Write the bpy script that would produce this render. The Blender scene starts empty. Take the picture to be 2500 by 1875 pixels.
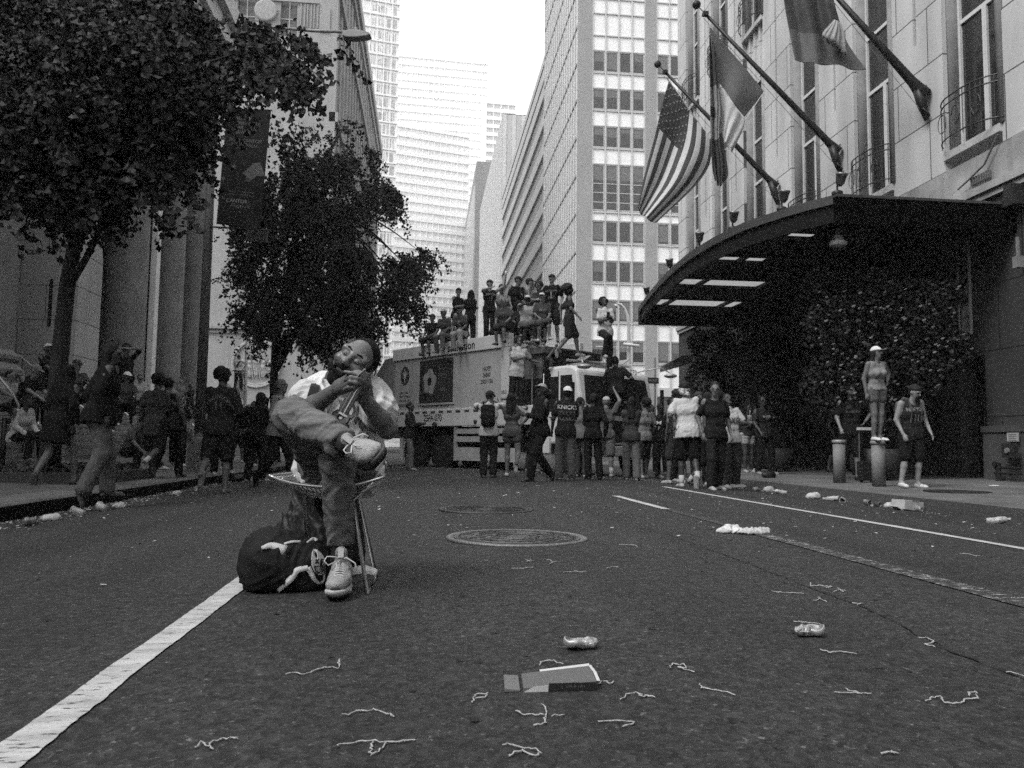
import bpy, bmesh, math, random
import numpy as np
from mathutils import Vector, Matrix
from mathutils.bvhtree import BVHTree
random.seed(7); RNG = np.random.default_rng(7)
SC = bpy.context.scene
COL = SC.collection
rad = math.radians
# ---------------------------------------------------------------- camera
F_PX, CAMZ = 1944.0, 0.60                      # focal length in pixels of the 2500 px wide photograph
ROLL, PITCH, YAW = 0.013, rad(4.506), rad(6.15)
_f = Vector((math.sin(YAW)*math.cos(PITCH), math.cos(YAW)*math.cos(PITCH), math.sin(PITCH)))
_r0 = Vector((math.cos(YAW), -math.sin(YAW), 0)); _u0 = _r0.cross(_f)
_r = _r0*math.cos(ROLL)+_u0*math.sin(ROLL); _u = -_r0*math.sin(ROLL)+_u0*math.cos(ROLL)
CAM = Vector((0, 0, CAMZ))
cd = bpy.data.cameras.new('camera'); cam = bpy.data.objects.new('camera', cd); COL.objects.link(cam)
cd.sensor_width = 36; cd.lens = 36*F_PX/2500; cd.clip_start = 0.05; cd.clip_end = 3000
cd.dof.use_dof = True; cd.dof.focus_distance = 3.2; cd.dof.aperture_fstop = 11
cam.matrix_world = Matrix(((_r.x, _u.x, -_f.x, 0), (_r.y, _u.y, -_f.y, 0), (_r.z, _u.z, -_f.z, CAMZ), (0, 0, 0, 1)))
SC.camera = cam
# ---------------------------------------------------------------- sky, sun, exposure
SUN_EL, SUN_ROT = rad(50), rad(238)
w = bpy.data.worlds.new('World'); SC.world = w; w.use_nodes = True
nt = w.node_tree; nt.nodes.clear()
wo = nt.nodes.new('ShaderNodeOutputWorld'); bg = nt.nodes.new('ShaderNodeBackground')
sk = nt.nodes.new('ShaderNodeTexSky'); sk.sky_type = 'NISHITA'; sk.sun_disc = False
sk.sun_elevation = SUN_EL; sk.sun_rotation = SUN_ROT; sk.dust_density = 4; sk.air_density = 1.5
bw = nt.nodes.new('ShaderNodeRGBToBW'); mx = nt.nodes.new('ShaderNodeMix'); mx.data_type = 'FLOAT'
# thick even cloud: the blue of the clear sky is gone, a flat grey layer covers it
mx.inputs['Factor'].default_value = 0.72; mx.inputs[3].default_value = 13.0
nt.links.new(sk.outputs[0], bw.inputs[0]); nt.links.new(bw.outputs[0], mx.inputs[2])
nt.links.new(mx.outputs[0], bg.inputs['Color']); bg.inputs['Strength'].default_value = 0.115
nt.links.new(bg.outputs[0], wo.inputs['Surface'])
sd = bpy.data.lights.new('sun', 'SUN'); sun = bpy.data.objects.new('sun', sd); COL.objects.link(sun)
sd.energy = 2.2; sd.angle = rad(22); sd.color = (1, 1, 1)
_sd = Vector((math.sin(SUN_ROT)*math.cos(SUN_EL), math.cos(SUN_ROT)*math.cos(SUN_EL), math.sin(SUN_EL)))
sun.rotation_euler = _sd.to_track_quat('Z', 'Y').to_euler(); sun.location = (0, 0, 60)
SC.view_settings.view_transform = 'Standard'; SC.view_settings.look = 'None'
SC.view_settings.exposure = 0.52; SC.view_settings.gamma = 1.0
SC.render.engine = 'CYCLES'
SC.cycles.max_bounces = 6; SC.cycles.diffuse_bounces = 3; SC.cycles.glossy_bounces = 3
SC.cycles.use_denoising = False; SC.cycles.use_adaptive_sampling = True; SC.cycles.adaptive_threshold = 0.03; SC.cycles.adaptive_min_samples = 40; SC.cycles.volume_bounces = 2; SC.cycles.caustics_reflective = False; SC.cycles.caustics_refractive = False
SC.cycles.transparent_max_bounces = 8
# ---------------------------------------------------------------- pixel <-> world
def ray(px, py):
    return _f + _r*((px-1250)/F_PX) + _u*((937.5-py)/F_PX)
def Pd(px, py, d): return CAM + ray(px, py)*d                 # at distance d along the optical axis
def PY(px, py, Y):
    r = ray(px, py); return CAM + r*(Y/r.y)
def PX(px, py, X):
    r = ray(px, py); return CAM + r*(X/r.x)
def PZ(px, py, Z):
    r = ray(px, py); return CAM + r*((Z-CAMZ)/r.z)
KL, KR = -3.84, 6.46
def gz(X, Y=10):
    if Y > 34: return -0.15
    if X < KL: return min(0.1, (KL-X)*0.02)
    if X > KR: return min(0.1, (X-KR)*0.02)
    return 0.03-0.18*((X-1.31)/5.15)**2
def PG(px, py):                                             # pixel -> point on the ground
    z = 0.0
    for _ in range(12):
        p = PZ(px, py, z); z = gz(p.x, p.y)
    return PZ(px, py, z)
def dep(p): return (Vector(p)-CAM).dot(_f)
# ---------------------------------------------------------------- objects
def tag(o, label=None, cat=None, group=None, kind=None):
    if label: o['label'] = label
    if cat: o['category'] = cat
    if group: o['group'] = group
    if kind: o['kind'] = kind
    return o
def thing(name, label, cat, loc=(0, 0, 0), group=None):
    o = bpy.data.objects.new(name, None); COL.objects.link(o); o.location = loc
    o.empty_display_size = 0.3
    return tag(o, label, cat, group)
def link(name, me, mat=None, parent=None, loc=None, rotz=0):
    """mesh in world coordinates under an unrotated parent, or a local mesh when loc is given"""
    o = bpy.data.objects.new(name, me); COL.objects.link(o)
    if mat is not None and not me.materials: me.materials.append(mat)
    if loc is not None: o.location = loc; o.rotation_euler = (0, 0, rotz)
    if parent is not None:
        o.parent = parent
        if parent.type == 'EMPTY' and loc is None:
            o.matrix_parent_inverse = Matrix.Translation(parent.location).inverted()
    return o
def smooth(me, on=True):
    me.polygons.foreach_set('use_smooth', [on]*len(me.polygons)); return me
class MB:
    """collects shapes into one mesh"""
    def __init__(s): s.v = []; s.f = []; s.m = []; s.T = None; s.mi = 0
    def _add(s, vs, fs):
        n = len(s.v)
        s.v += [tuple(s.T @ Vector(v)) if s.T is not None else tuple(v) for v in vs]
        s.f += [tuple(i+n for i in f) for f in fs]; s.m += [s.mi]*len(fs)
    def box(s, x0, y0, z0, x1, y1, z1):
        x0, x1 = min(x0, x1), max(x0, x1); y0, y1 = min(y0, y1), max(y0, y1); z0, z1 = min(z0, z1), max(z0, z1)
        s._add([(x0,y0,z0),(x1,y0,z0),(x1,y1,z0),(x0,y1,z0),(x0,y0,z1),(x1,y0,z1),(x1,y1,z1),(x0,y1,z1)],
               [(0,3,2,1),(4,5,6,7),(0,1,5,4),(1,2,6,5),(2,3,7,6),(3,0,4,7)]); return s
    def cbox(s, c, sx, sy, sz, R=None):
        c = Vector(c); R = R or Matrix.Identity(3)
        vs = [c+R@Vector((a*sx/2, b*sy/2, k*sz/2)) for k in (-1, 1) for a, b in ((-1,-1),(1,-1),(1,1),(-1,1))]
        s._add(vs, [(0,3,2,1),(4,5,6,7),(0,1,5,4),(1,2,6,5),(2,3,7,6),(3,0,4,7)]); return s
    def quad(s, a, b, c, d): s._add([a, b, c, d], [(0,1,2,3)]); return s
    def prism(s, pts, off):
        """polygon pts (list of 3d) extruded by vector off"""
        n = len(pts); off = Vector(off)
        vs = [Vector(p) for p in pts]+[Vector(p)+off for p in pts]
        fs = [tuple(range(n))[::-1], tuple(range(n, 2*n))]+[(i, (i+1) % n, n+(i+1) % n, n+i) for i in range(n)]
        s._add(vs, fs); return s
    def tube(s, pts, r, n=8, r2=None, cap=True):
        pts = [Vector(p) for p in pts]; m = len(pts); vs = []; fs = []; prev = None
        for i, p in enumerate(pts):
            t = (pts[min(i+1, m-1)]-pts[max(i-1, 0)])
            t = t.normalized() if t.length > 1e-9 else Vector((0, 0, 1))
            if prev is None:
                a = Vector((0, 0, 1)) if abs(t.z) < .9 else Vector((1, 0, 0)); x = t.cross(a).normalized()
            else:
                x = (prev-t*prev.dot(t)); x = x.normalized() if x.length > 1e-6 else t.orthogonal().normalized()
            prev = x; y = t.cross(x)
            rr = r if r2 is None else r+(r2-r)*i/(m-1)
            if isinstance(r, (list, tuple)): rr = r[i]
            vs += [p+(x*math.cos(2*math.pi*k/n)+y*math.sin(2*math.pi*k/n))*rr for k in range(n)]
        for i in range(m-1):
            for k in range(n):
                a, b = i*n+k, i*n+(k+1) % n; fs.append((a, b, b+n, a+n))
        if cap: fs += [tuple(range(n))[::-1], tuple(range((m-1)*n, m*n))]
        s._add(vs, fs); return s
    def lathe(s, prof, c=(0, 0, 0), n=16):
        c = Vector(c); vs = []; fs = []
        for r, z in prof: vs += [c+Vector((r*math.cos(2*math.pi*k/n), r*math.sin(2*math.pi*k/n), z)) for k in range(n)]
        m = len(prof)
        for i in range(m-1):
            for k in range(n):
                a, b = i*n+k, i*n+(k+1) % n; fs.append((a, b, b+n, a+n))
        fs += [tuple(range(n))[::-1], tuple(range((m-1)*n, m*n))]
        s._add(vs, fs); return s
    def ball(s, c, r, n=8, sc=(1, 1, 1)):
        c = Vector(c); prof = []; vs = []; fs = []
        for i in range(1, n//2):
            a = math.pi*i/(n//2)
            vs += [c+Vector((r*sc[0]*math.sin(a)*math.cos(2*math.pi*k/n), r*sc[1]*math.sin(a)*math.sin(2*math.pi*k/n), r*sc[2]*math.cos(a))) for k in range(n)]
        m = n//2-1
        vs += [c+Vector((0, 0, r*sc[2])), c-Vector((0, 0, r*sc[2]))]
        for i in range(m-1):
            for k in range(n):
                a, b = i*n+k, i*n+(k+1) % n; fs.append((a, a+n, b+n, b))
        for k in range(n):
            fs.append((m*n, k, (k+1) % n)); fs.append((m*n+1, (m-1)*n+(k+1) % n, (m-1)*n+k))
        s._add(vs, fs); return s
    def strip(s, pts, wdt, up=(0, 0, 1), th=0.0):
        """flat ribbon along pts"""
        pts = [Vector(p) for p in pts]; up = Vector(up); vs = []; fs = []
        for i, p in enumerate(pts):
            t = (pts[min(i+1, len(pts)-1)]-pts[max(i-1, 0)]).normalized(); sd_ = t.cross(up).normalized()
            ww = wdt[i] if isinstance(wdt, (list, tuple)) else wdt
            vs += [p-sd_*ww/2, p+sd_*ww/2]
        fs = [(2*i, 2*i+1, 2*i+3, 2*i+2) for i in range(len(pts)-1)]
        s._add(vs, fs)
        return s
    def mesh(s, name='mesh', sm=False):
        me = bpy.data.meshes.new(name); me.from_pydata(s.v, [], s.f); me.update()
        if any(s.m): me.polygons.foreach_set('material_index', s.m)
        if sm: smooth(me)
        return me
    def obj(s, name, mat, parent=None, sm=False, loc=None, rotz=0, label=None, bevel=0):
        me = s.mesh(name, sm)
        for m_ in (mat if isinstance(mat, (list, tuple)) else [mat]): me.materials.append(m_)
        o = link(name, me, None, parent, loc, rotz)
        if label: o['label'] = label
        if bevel:
            b = o.modifiers.new('bevel', 'BEVEL'); b.width = bevel; b.segments = 2; b.limit_method = 'ANGLE'
        return o
def npmesh(name, V, Fq, mat=None, sm=True):
    """mesh from numpy arrays, all faces of the same size"""
    me = bpy.data.meshes.new(name); nf, k = Fq.shape
    me.vertices.add(len(V)); me.vertices.foreach_set('co', V.astype(np.float32).ravel())
    me.loops.add(nf*k); me.loops.foreach_set('vertex_index', Fq.astype(np.int32).ravel())
    me.polygons.add(nf); me.polygons.foreach_set('loop_start', np.arange(0, nf*k, k, dtype=np.int32))
    me.polygons.foreach_set('use_smooth', np.full(nf, sm)); me.update(calc_edges=True)
    if mat is not None: me.materials.append(mat)
    return me
# ---------------------------------------------------------------- materials (the photograph is black and white: every colour is a grey)
_mats = {}
def M(v, rough=0.85, metal=0.0, var=0.18, sc=3.0, bump=0.0, bsc=30.0, spec=0.3, fine=0.0, stain=0.0, name=None, stretch=None):
    key = (round(v, 3), rough, metal, var, sc, bump, bsc, spec, fine, stain, stretch)
    if key in _mats: return _mats[key]
    m = bpy.data.materials.new(name or 'grey'); m.use_nodes = True; t = m.node_tree; b = t.nodes['Principled BSDF']
    b.inputs['Roughness'].default_value = rough; b.inputs['Metallic'].default_value = metal
    b.inputs['Specular IOR Level'].default_value = spec
    tc = t.nodes.new('ShaderNodeTexCoord'); src = tc.outputs['Object']
    if stretch:
        mp = t.nodes.new('ShaderNodeMapping'); mp.inputs['Scale'].default_value = stretch
        t.links.new(src, mp.inputs[0]); src = mp.outputs[0]
    n = t.nodes.new('ShaderNodeTexNoise'); n.inputs['Scale'].default_value = sc; n.inputs['Detail'].default_value = 4
    t.links.new(src, n.inputs['Vector'])
    mr = t.nodes.new('ShaderNodeMapRange'); mr.inputs[1].default_value = 0.25; mr.inputs[2].default_value = 0.75
    mr.inputs[3].default_value = v*(1-var); mr.inputs[4].default_value = v*(1+var)
    t.links.new(n.outputs[0], mr.inputs[0]); out = mr.outputs[0]
    if fine:
        n2 = t.nodes.new('ShaderNodeTexNoise'); n2.inputs['Scale'].default_value = bsc*1.7; n2.inputs['Detail'].default_value = 2
        t.links.new(src, n2.inputs['Vector'])
        m2 = t.nodes.new('ShaderNodeMapRange'); m2.inputs[1].default_value = 0.3; m2.inputs[2].default_value = 0.7
        m2.inputs[3].default_value = 1-fine; m2.inputs[4].default_value = 1+fine
        t.links.new(n2.outputs[0], m2.inputs[0]); mu = t.nodes.new('ShaderNodeMath'); mu.operation = 'MULTIPLY'
        t.links.new(out, mu.inputs[0]); t.links.new(m2.outputs[0], mu.inputs[1]); out = mu.outputs[0]
    if stain:
        mp = t.nodes.new('ShaderNodeMapping'); mp.inputs['Scale'].default_value = (1.2, 1.2, 0.12)
        t.links.new(tc.outputs['Object'], mp.inputs[0])
        n3 = t.nodes.new('ShaderNodeTexNoise'); n3.inputs['Scale'].default_value = 2.2; n3.inputs['Detail'].default_value = 6
        t.links.new(mp.outputs[0], n3.inputs['Vector'])
        m3 = t.nodes.new('ShaderNodeMapRange'); m3.inputs[1].default_value = 0.5; m3.inputs[2].default_value = 0.78
        m3.inputs[3].default_value = 1; m3.inputs[4].default_value = 1-stain
        t.links.new(n3.outputs[0], m3.inputs[0]); mu = t.nodes.new('ShaderNodeMath'); mu.operation = 'MULTIPLY'
        t.links.new(out, mu.inputs[0]); t.links.new(m3.outputs[0], mu.inputs[1]); out = mu.outputs[0]
    t.links.new(out, b.inputs['Base Color'])
    if bump:
        n4 = t.nodes.new('ShaderNodeTexNoise'); n4.inputs['Scale'].default_value = bsc; n4.inputs['Detail'].default_value = 3
        t.links.new(src, n4.inputs['Vector'])
        bp = t.nodes.new('ShaderNodeBump'); bp.inputs['Strength'].default_value = bump; bp.inputs['Distance'].default_value = 0.02
        t.links.new(n4.outputs[0], bp.inputs['Height']); t.links.new(bp.outputs[0], b.inputs['Normal'])
    _mats[key] = m
    return m
def brickmat(v, mortar, w_, h_, axis='Y', th=0.012, stain=0.25, off=0.5, v2='Z'):
    """stone blocks with thin joints; axis = horizontal world direction of the wall"""
    m = bpy.data.materials.new('stone'); m.use_nodes = True; t = m.node_tree; b = t.nodes['Principled BSDF']
    b.inputs['Roughness'].default_value = 0.9; b.inputs['Specular IOR Level'].default_value = 0.2
    tc = t.nodes.new('ShaderNodeTexCoord'); sp = t.nodes.new('ShaderNodeSeparateXYZ'); cb = t.nodes.new('ShaderNodeCombineXYZ')
    t.links.new(tc.outputs['Object'], sp.inputs[0]); t.links.new(sp.outputs[axis], cb.inputs[0]); t.links.new(sp.outputs[v2], cb.inputs[1])
    br = t.nodes.new('ShaderNodeTexBrick'); br.offset = off; br.inputs['Scale'].default_value = 1
    br.inputs['Brick Width'].default_value = w_; br.inputs['Row Height'].default_value = h_
    br.inputs['Mortar Size'].default_value = th; br.inputs['Mortar Smooth'].default_value = 0.1; br.inputs['Bias'].default_value = 0
    for k, c in (('Color1', v*1.04), ('Color2', v*0.95), ('Mortar', mortar)): br.inputs[k].default_value = (c, c, c, 1)
    t.links.new(cb.outputs[0], br.inputs['Vector'])
    n = t.nodes.new('ShaderNodeTexNoise'); n.inputs['Scale'].default_value = 1.1; n.inputs['Detail'].default_value = 7
    mp = t.nodes.new('ShaderNodeMapping'); mp.inputs['Scale'].default_value = (1, 1, 0.25)
    t.links.new(tc.outputs['Object'], mp.inputs[0]); t.links.new(mp.outputs[0], n.inputs['Vector'])
    mr = t.nodes.new('ShaderNodeMapRange'); mr.inputs[1].default_value = 0.35; mr.inputs[2].default_value = 0.7
    mr.inputs[3].default_value = 1.08; mr.inputs[4].default_value = 1-stain
    t.links.new(n.outputs[0], mr.inputs[0])
    mu = t.nodes.new('ShaderNodeVectorMath'); mu.operation = 'MULTIPLY'
    t.links.new(br.outputs[0], mu.inputs[0]); t.links.new(mr.outputs[0], mu.inputs[1]); t.links.new(mu.outputs[0], b.inputs['Base Color'])
    bp = t.nodes.new('ShaderNodeBump'); bp.inputs['Strength'].default_value = 0.6; bp.inputs['Distance'].default_value = 0.01; bp.invert = True
    t.links.new(br.outputs['Fac'], bp.inputs['Height']); t.links.new(bp.outputs[0], b.inputs['Normal'])
    return m
def plain(v, rough=0.5, metal=0.0, spec=0.5, name='plain', em=0):
    key = ('p', v, rough, metal, spec, em)
    if key in _mats: return _mats[key]
    m = bpy.data.materials.new(name); m.use_nodes = True; b = m.node_tree.nodes['Principled BSDF']
    b.inputs['Base Color'].default_value = (v, v, v, 1); b.inputs['Roughness'].default_value = rough
    b.inputs['Metallic'].default_value = metal; b.inputs['Specular IOR Level'].default_value = spec
    if em: b.inputs['Emission Color'].default_value = (1, 1, 1, 1); b.inputs['Emission Strength'].default_value = em
    _mats[key] = m; return m
GLASS = plain(0.02, 0.06, 0, 0.6, 'window_glass')
# ---------------------------------------------------------------- text as mesh
_tsc = bpy.data.scenes.new('text_build'); _tc = {}
def text_mesh(s, size=1.0, mat=None, ext=0.0, font_shear=0.0, bold=0.0, sub=0.0):
    key = (s, bold, ext/size if size else 0, sub)
    cu = bpy.data.curves.new('lettering', 'FONT'); cu.body = s; cu.size = size; cu.align_x = 'CENTER'; cu.align_y = 'CENTER'
    cu.extrude = ext; cu.offset = bold*size; cu.shear = font_shear; cu.resolution_u = 3; cu.space_line = 0.8
    o = bpy.data.objects.new('t', cu); _tsc.collection.objects.link(o)
    vl = _tsc.view_layers[0]; vl.update(); dg = vl.depsgraph; dg.update()
    me = bpy.data.meshes.new_from_object(o.evaluated_get(dg), depsgraph=dg)
    _tsc.collection.objects.unlink(o); bpy.data.objects.remove(o); me.materials.clear()
    if sub:
        bm = bmesh.new(); bm.from_mesh(me)
        for _ in range(3):
            es = [e for e in bm.edges if e.calc_length() > sub]
            if not es: break
            bmesh.ops.subdivide_edges(bm, edges=es, cuts=1)
        bmesh.ops.triangulate(bm, faces=bm.faces[:]); bm.to_mesh(me); bm.free()
    if mat: me.materials.append(mat)
    return me
def xf(me, mat4): me.transform(mat4); return me
def frame(o, x, y):
    """matrix with origin o, local X along x, local Y along y"""
    x = Vector(x).normalized(); z = x.cross(Vector(y)).normalized(); y = z.cross(x); o = Vector(o)
    return Matrix(((x.x, y.x, z.x, o.x), (x.y, y.y, z.y, o.y), (x.z, y.z, z.z, o.z), (0, 0, 0, 1)))
# ---------------------------------------------------------------- signed distance fields -> smooth organic meshes
class SDF:
    def __init__(s, lo, hi, h):
        s.h = h; s.o = np.array(lo, float)-3*h; s.n = np.ceil((np.array(hi, float)+3*h-s.o)/h).astype(int)+1
        s.F = np.full(tuple(s.n), 0.25, np.float32)
        s.ax = [(s.o[i]+np.arange(s.n[i])*h).astype(np.float32) for i in range(3)]
    def _sl(s, lo, hi, m):
        a = np.clip(np.floor((np.array(lo)-m-s.o)/s.h).astype(int), 0, s.n); b = np.clip(np.ceil((np.array(hi)+m-s.o)/s.h).astype(int)+1, 0, s.n)
        if (b <= a).any(): return None, None
        sl = tuple(slice(a[i], b[i]) for i in range(3))
        return sl, (s.ax[0][sl[0]][:, None, None], s.ax[1][sl[1]][None, :, None], s.ax[2][sl[2]][None, None, :])
    def _mix(s, sl, d, k, op):
        A = s.F[sl]
        if op == 'sub':
            d = -d
            if k > 0: hh = np.maximum(k-np.abs(A-d), 0)/k; s.F[sl] = np.maximum(A, d)+hh*hh*k*.25
            else: s.F[sl] = np.maximum(A, d)
        else:
            if k > 0: hh = np.maximum(k-np.abs(A-d), 0)/k; s.F[sl] = np.minimum(A, d)-hh*hh*k*.25
            else: s.F[sl] = np.minimum(A, d)
    def cone(s, a, b, r1, r2=None, k=0.02, op='add', flat=None):
        """tapered capsule; flat=(dir, factor) squashes it along dir"""
        r2 = r1 if r2 is None else r2; a = np.array(a, float); b = np.array(b, float); R = max(r1, r2)
        sl, g = s._sl(np.minimum(a, b)-R, np.maximum(a, b)+R, 0.03+k)
        if sl is None: return s
        ba = b-a; L = max(float(ba@ba), 1e-9)
        px, py, pz = g[0]-a[0], g[1]-a[1], g[2]-a[2]
        t = np.clip((px*ba[0]+py*ba[1]+pz*ba[2])/L, 0, 1)
        qx, qy, qz = px-t*ba[0], py-t*ba[1], pz-t*ba[2]
        if flat is not None:
            n = np.array(flat[0], float); n /= np.linalg.norm(n); c = (qx*n[0]+qy*n[1]+qz*n[2])*(1/flat[1]-1)
            qx, qy, qz = qx+c*n[0], qy+c*n[1], qz+c*n[2]
        s._mix(sl, np.sqrt(qx*qx+qy*qy+qz*qz)-(r1+(r2-r1)*t), k, op); return s
    def ell(s, c, r, R=None, k=0.02, op='add'):
        c = np.array(c, float); r = np.array(r, float); R = np.array(R, float) if R is not None else np.eye(3)
        m = r.max(); sl, g = s._sl(c-m, c+m, 0.03+k)
        if sl is None: return s
        p = [g[0]-c[0], g[1]-c[1], g[2]-c[2]]
        q = [(p[0]*R[0, i]+p[1]*R[1, i]+p[2]*R[2, i]) for i in range(3)]
        k0 = np.sqrt(sum((q[i]/r[i])**2 for i in range(3))); k1 = np.sqrt(sum((q[i]/r[i]**2)**2 for i in range(3)))+1e-6
        s._mix(sl, k0*(k0-1)/k1, k, op); return s
    def box(s, c, hs, R=None, rd=0.01, k=0.0, op='add'):
        c = np.array(c, float); hs = np.array(hs, float)-rd; R = np.array(R, float) if R is not None else np.eye(3)
        m = np.linalg.norm(hs)+rd; sl, g = s._sl(c-m, c+m, 0.03+k)
        if sl is None: return s
        p = [g[0]-c[0], g[1]-c[1], g[2]-c[2]]
        q = [np.abs(p[0]*R[0, i]+p[1]*R[1, i]+p[2]*R[2, i])-hs[i] for i in range(3)]
        d = np.sqrt(sum(np.maximum(x, 0)**2 for x in q))+np.minimum(np.maximum(np.maximum(q[0], q[1]), q[2]), 0)-rd
        s._mix(sl, d, k, op); return s
    def cut(s, p, n, k=0.0):
        """remove everything on the side the normal n points to"""
        p = np.array(p, float); n = np.array(n, float); n /= np.linalg.norm(n)
        d = (s.ax[0][:, None, None]-p[0])*n[0]+(s.ax[1][None, :, None]-p[1])*n[1]+(s.ax[2][None, None, :]-p[2])*n[2]
        if k > 0: hh = np.maximum(k-np.abs(s.F-d), 0)/k; s.F = np.maximum(s.F, d)+hh*hh*k*.25
        else: s.F = np.maximum(s.F, d)
        return s
    def folds(s, amp, wl=0.09, seed=0, zs=0.5):
        r = np.random.default_rng(seed); X, Y, Z = s.ax[0][:, None, None], s.ax[1][None, :, None], s.ax[2][None, None, :]
        tot = 0
        for i in range(4):
            a = r.normal(size=3); a[2] *= zs; a *= 2*np.pi/wl/np.linalg.norm(a)*r.uniform(.6, 1.3); b = r.normal(size=3)*2*np.pi/0.35
            ph = r.uniform(0, 6.28, 2)
            wv = np.sin(a[0]*X+a[1]*Y+a[2]*Z+2.2*np.sin(b[0]*X+b[1]*Y+b[2]*Z+ph[0])+ph[1])
            tot = tot+np.abs(wv)*1.3-0.8
        s.F = (s.F+amp*0.5*tot).astype(np.float32); return s
    def mesh(s, name, mat=None, sm=True):
        F = s.F; S = F < 0; n = F.shape
        act = np.zeros((n[0]-1, n[1]-1, n[2]-1), bool); faces = []; edges = []
        for a in range(3):
            s0 = [slice(None)]*3; s1 = [slice(None)]*3; s0[a] = slice(0, -1); s1[a] = slice(1, None)
            c = S[tuple(s0)] != S[tuple(s1)]; I = np.argwhere(c)
            o1, o2 = [x for x in range(3) if x != a]
            ok = (I[:, o1] > 0) & (I[:, o1] < n[o1]-1) & (I[:, o2] > 0) & (I[:, o2] < n[o2]-1); I = I[ok]
            J = I.copy(); J[:, a] += 1
            f0 = F[I[:, 0], I[:, 1], I[:, 2]]; f1 = F[J[:, 0], J[:, 1], J[:, 2]]; t = f0/(f0-f1)
            P = I.astype(np.float32); P[:, a] += t
            e1 = np.zeros(3, int); e1[o1] = 1; e2 = np.zeros(3, int); e2[o2] = 1
            cells = [I-e1-e2, I-e2, I, I-e1]
            flip = (f0 < 0) if a != 1 else (f0 >= 0)
            edges.append((P, cells, flip))
        if not any(len(e[0]) for e in edges): return bpy.data.meshes.new(name)
        m = np.array([n[0]-1, n[1]-1, n[2]-1]); lin = lambda C: (C[:, 0]*m[1]+C[:, 1])*m[2]+C[:, 2]
        ids = np.concatenate([lin(C) for P, cs, fl in edges for C in cs]); PP = np.concatenate([P for P, cs, fl in edges for C in cs])
        u, inv = np.unique(ids, return_inverse=True); cnt = np.bincount(inv)
        V = np.stack([np.bincount(inv, PP[:, i])/cnt for i in range(3)], 1)
        k = 0; Q = []
        for P, cs, fl in edges:
            q = np.stack([inv[k+i*len(P):k+(i+1)*len(P)] for i in range(4)], 1); k += 4*len(P)
            q[~fl] = q[~fl][:, ::-1]; Q.append(q)
        return npmesh(name, V*s.h+s.o, np.concatenate(Q), mat, sm)
def ik(a, b, l1, l2, hint):
    a, b, hint = Vector(a), Vector(b), Vector(hint); d = b-a; L = d.length
    if L > (l1+l2)*.995: b = a+d*((l1+l2)*.995/L); d = b-a; L = d.length
    x = (l1*l1-l2*l2+L*L)/(2*L); hgt = math.sqrt(max(l1*l1-x*x, 0)); n = d/L; hp = hint-n*hint.dot(n)
    hp = hp.normalized() if hp.length > 1e-6 else n.orthogonal().normalized()
    return a+n*x+hp*hgt, b
# ================================================================ THE SETTING
def struct(o): o['kind'] = 'structure'; return o
ASPH = 0.0205
def asphalt():
    m = bpy.data.materials.new('asphalt'); m.use_nodes = True; t = m.node_tree; b = t.nodes['Principled BSDF']
    b.inputs['Roughness'].default_value = 0.8; b.inputs['Specular IOR Level'].default_value = 0.35
    tc = t.nodes.new('ShaderNodeTexCoord'); L = t.links.new
    def noise(sc, det, src=None, rough=0.55):
        n = t.nodes.new('ShaderNodeTexNoise'); n.inputs['Scale'].default_value = sc; n.inputs['Detail'].default_value = det
        n.inputs['Roughness'].default_value = rough; L(src or tc.outputs['Object'], n.inputs['Vector']); return n.outputs[0]
    def mr(s, a, b_, c, d):
        n = t.nodes.new('ShaderNodeMapRange'); L(s, n.inputs[0])
        for i, x in enumerate((a, b_, c, d)): n.inputs[i+1].default_value = x
        return n.outputs[0]
    def mul(a, b_):
        n = t.nodes.new('ShaderNodeMath'); n.operation = 'MULTIPLY'; L(a, n.inputs[0]); L(b_, n.inputs[1]); return n.outputs[0]
    mp = t.nodes.new('ShaderNodeMapping'); mp.inputs['Scale'].default_value = (1.6, 0.25, 1); L(tc.outputs['Object'], mp.inputs[0])
    big = mul(mr(noise(1.1, 6, mp.outputs[0]), 0.3, 0.7, 0.70, 1.28), mr(noise(.45, 3), 0.30, 0.42, 0.72, 1.0)); mid = mr(noise(22, 6, None, .7), 0.35, 0.66, 0.60, 1.42)
    vo = t.nodes.new('ShaderNodeTexVoronoi'); vo.inputs['Scale'].default_value = 75; L(tc.outputs['Object'], vo.inputs['Vector'])
    st = mr(vo.outputs['Color'], 0.0, 1.0, 0.35, 1.9)
    pale = mr(noise(60, 2), 0.64, 0.72, 1.0, 3.6)
    c = mul(mul(big, mid), mul(st, pale)); v = t.nodes.new('ShaderNodeMath'); v.operation = 'MULTIPLY'; v.inputs[1].default_value = ASPH
    L(c, v.inputs[0]); L(v.outputs[0], b.inputs['Base Color'])
    bp = t.nodes.new('ShaderNodeBump'); bp.inputs['Strength'].default_value = 0.7; bp.inputs['Distance'].default_value = 0.006
    L(vo.outputs['Distance'], bp.inputs['Height']); L(bp.outputs[0], b.inputs['Normal'])
    return m
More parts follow.
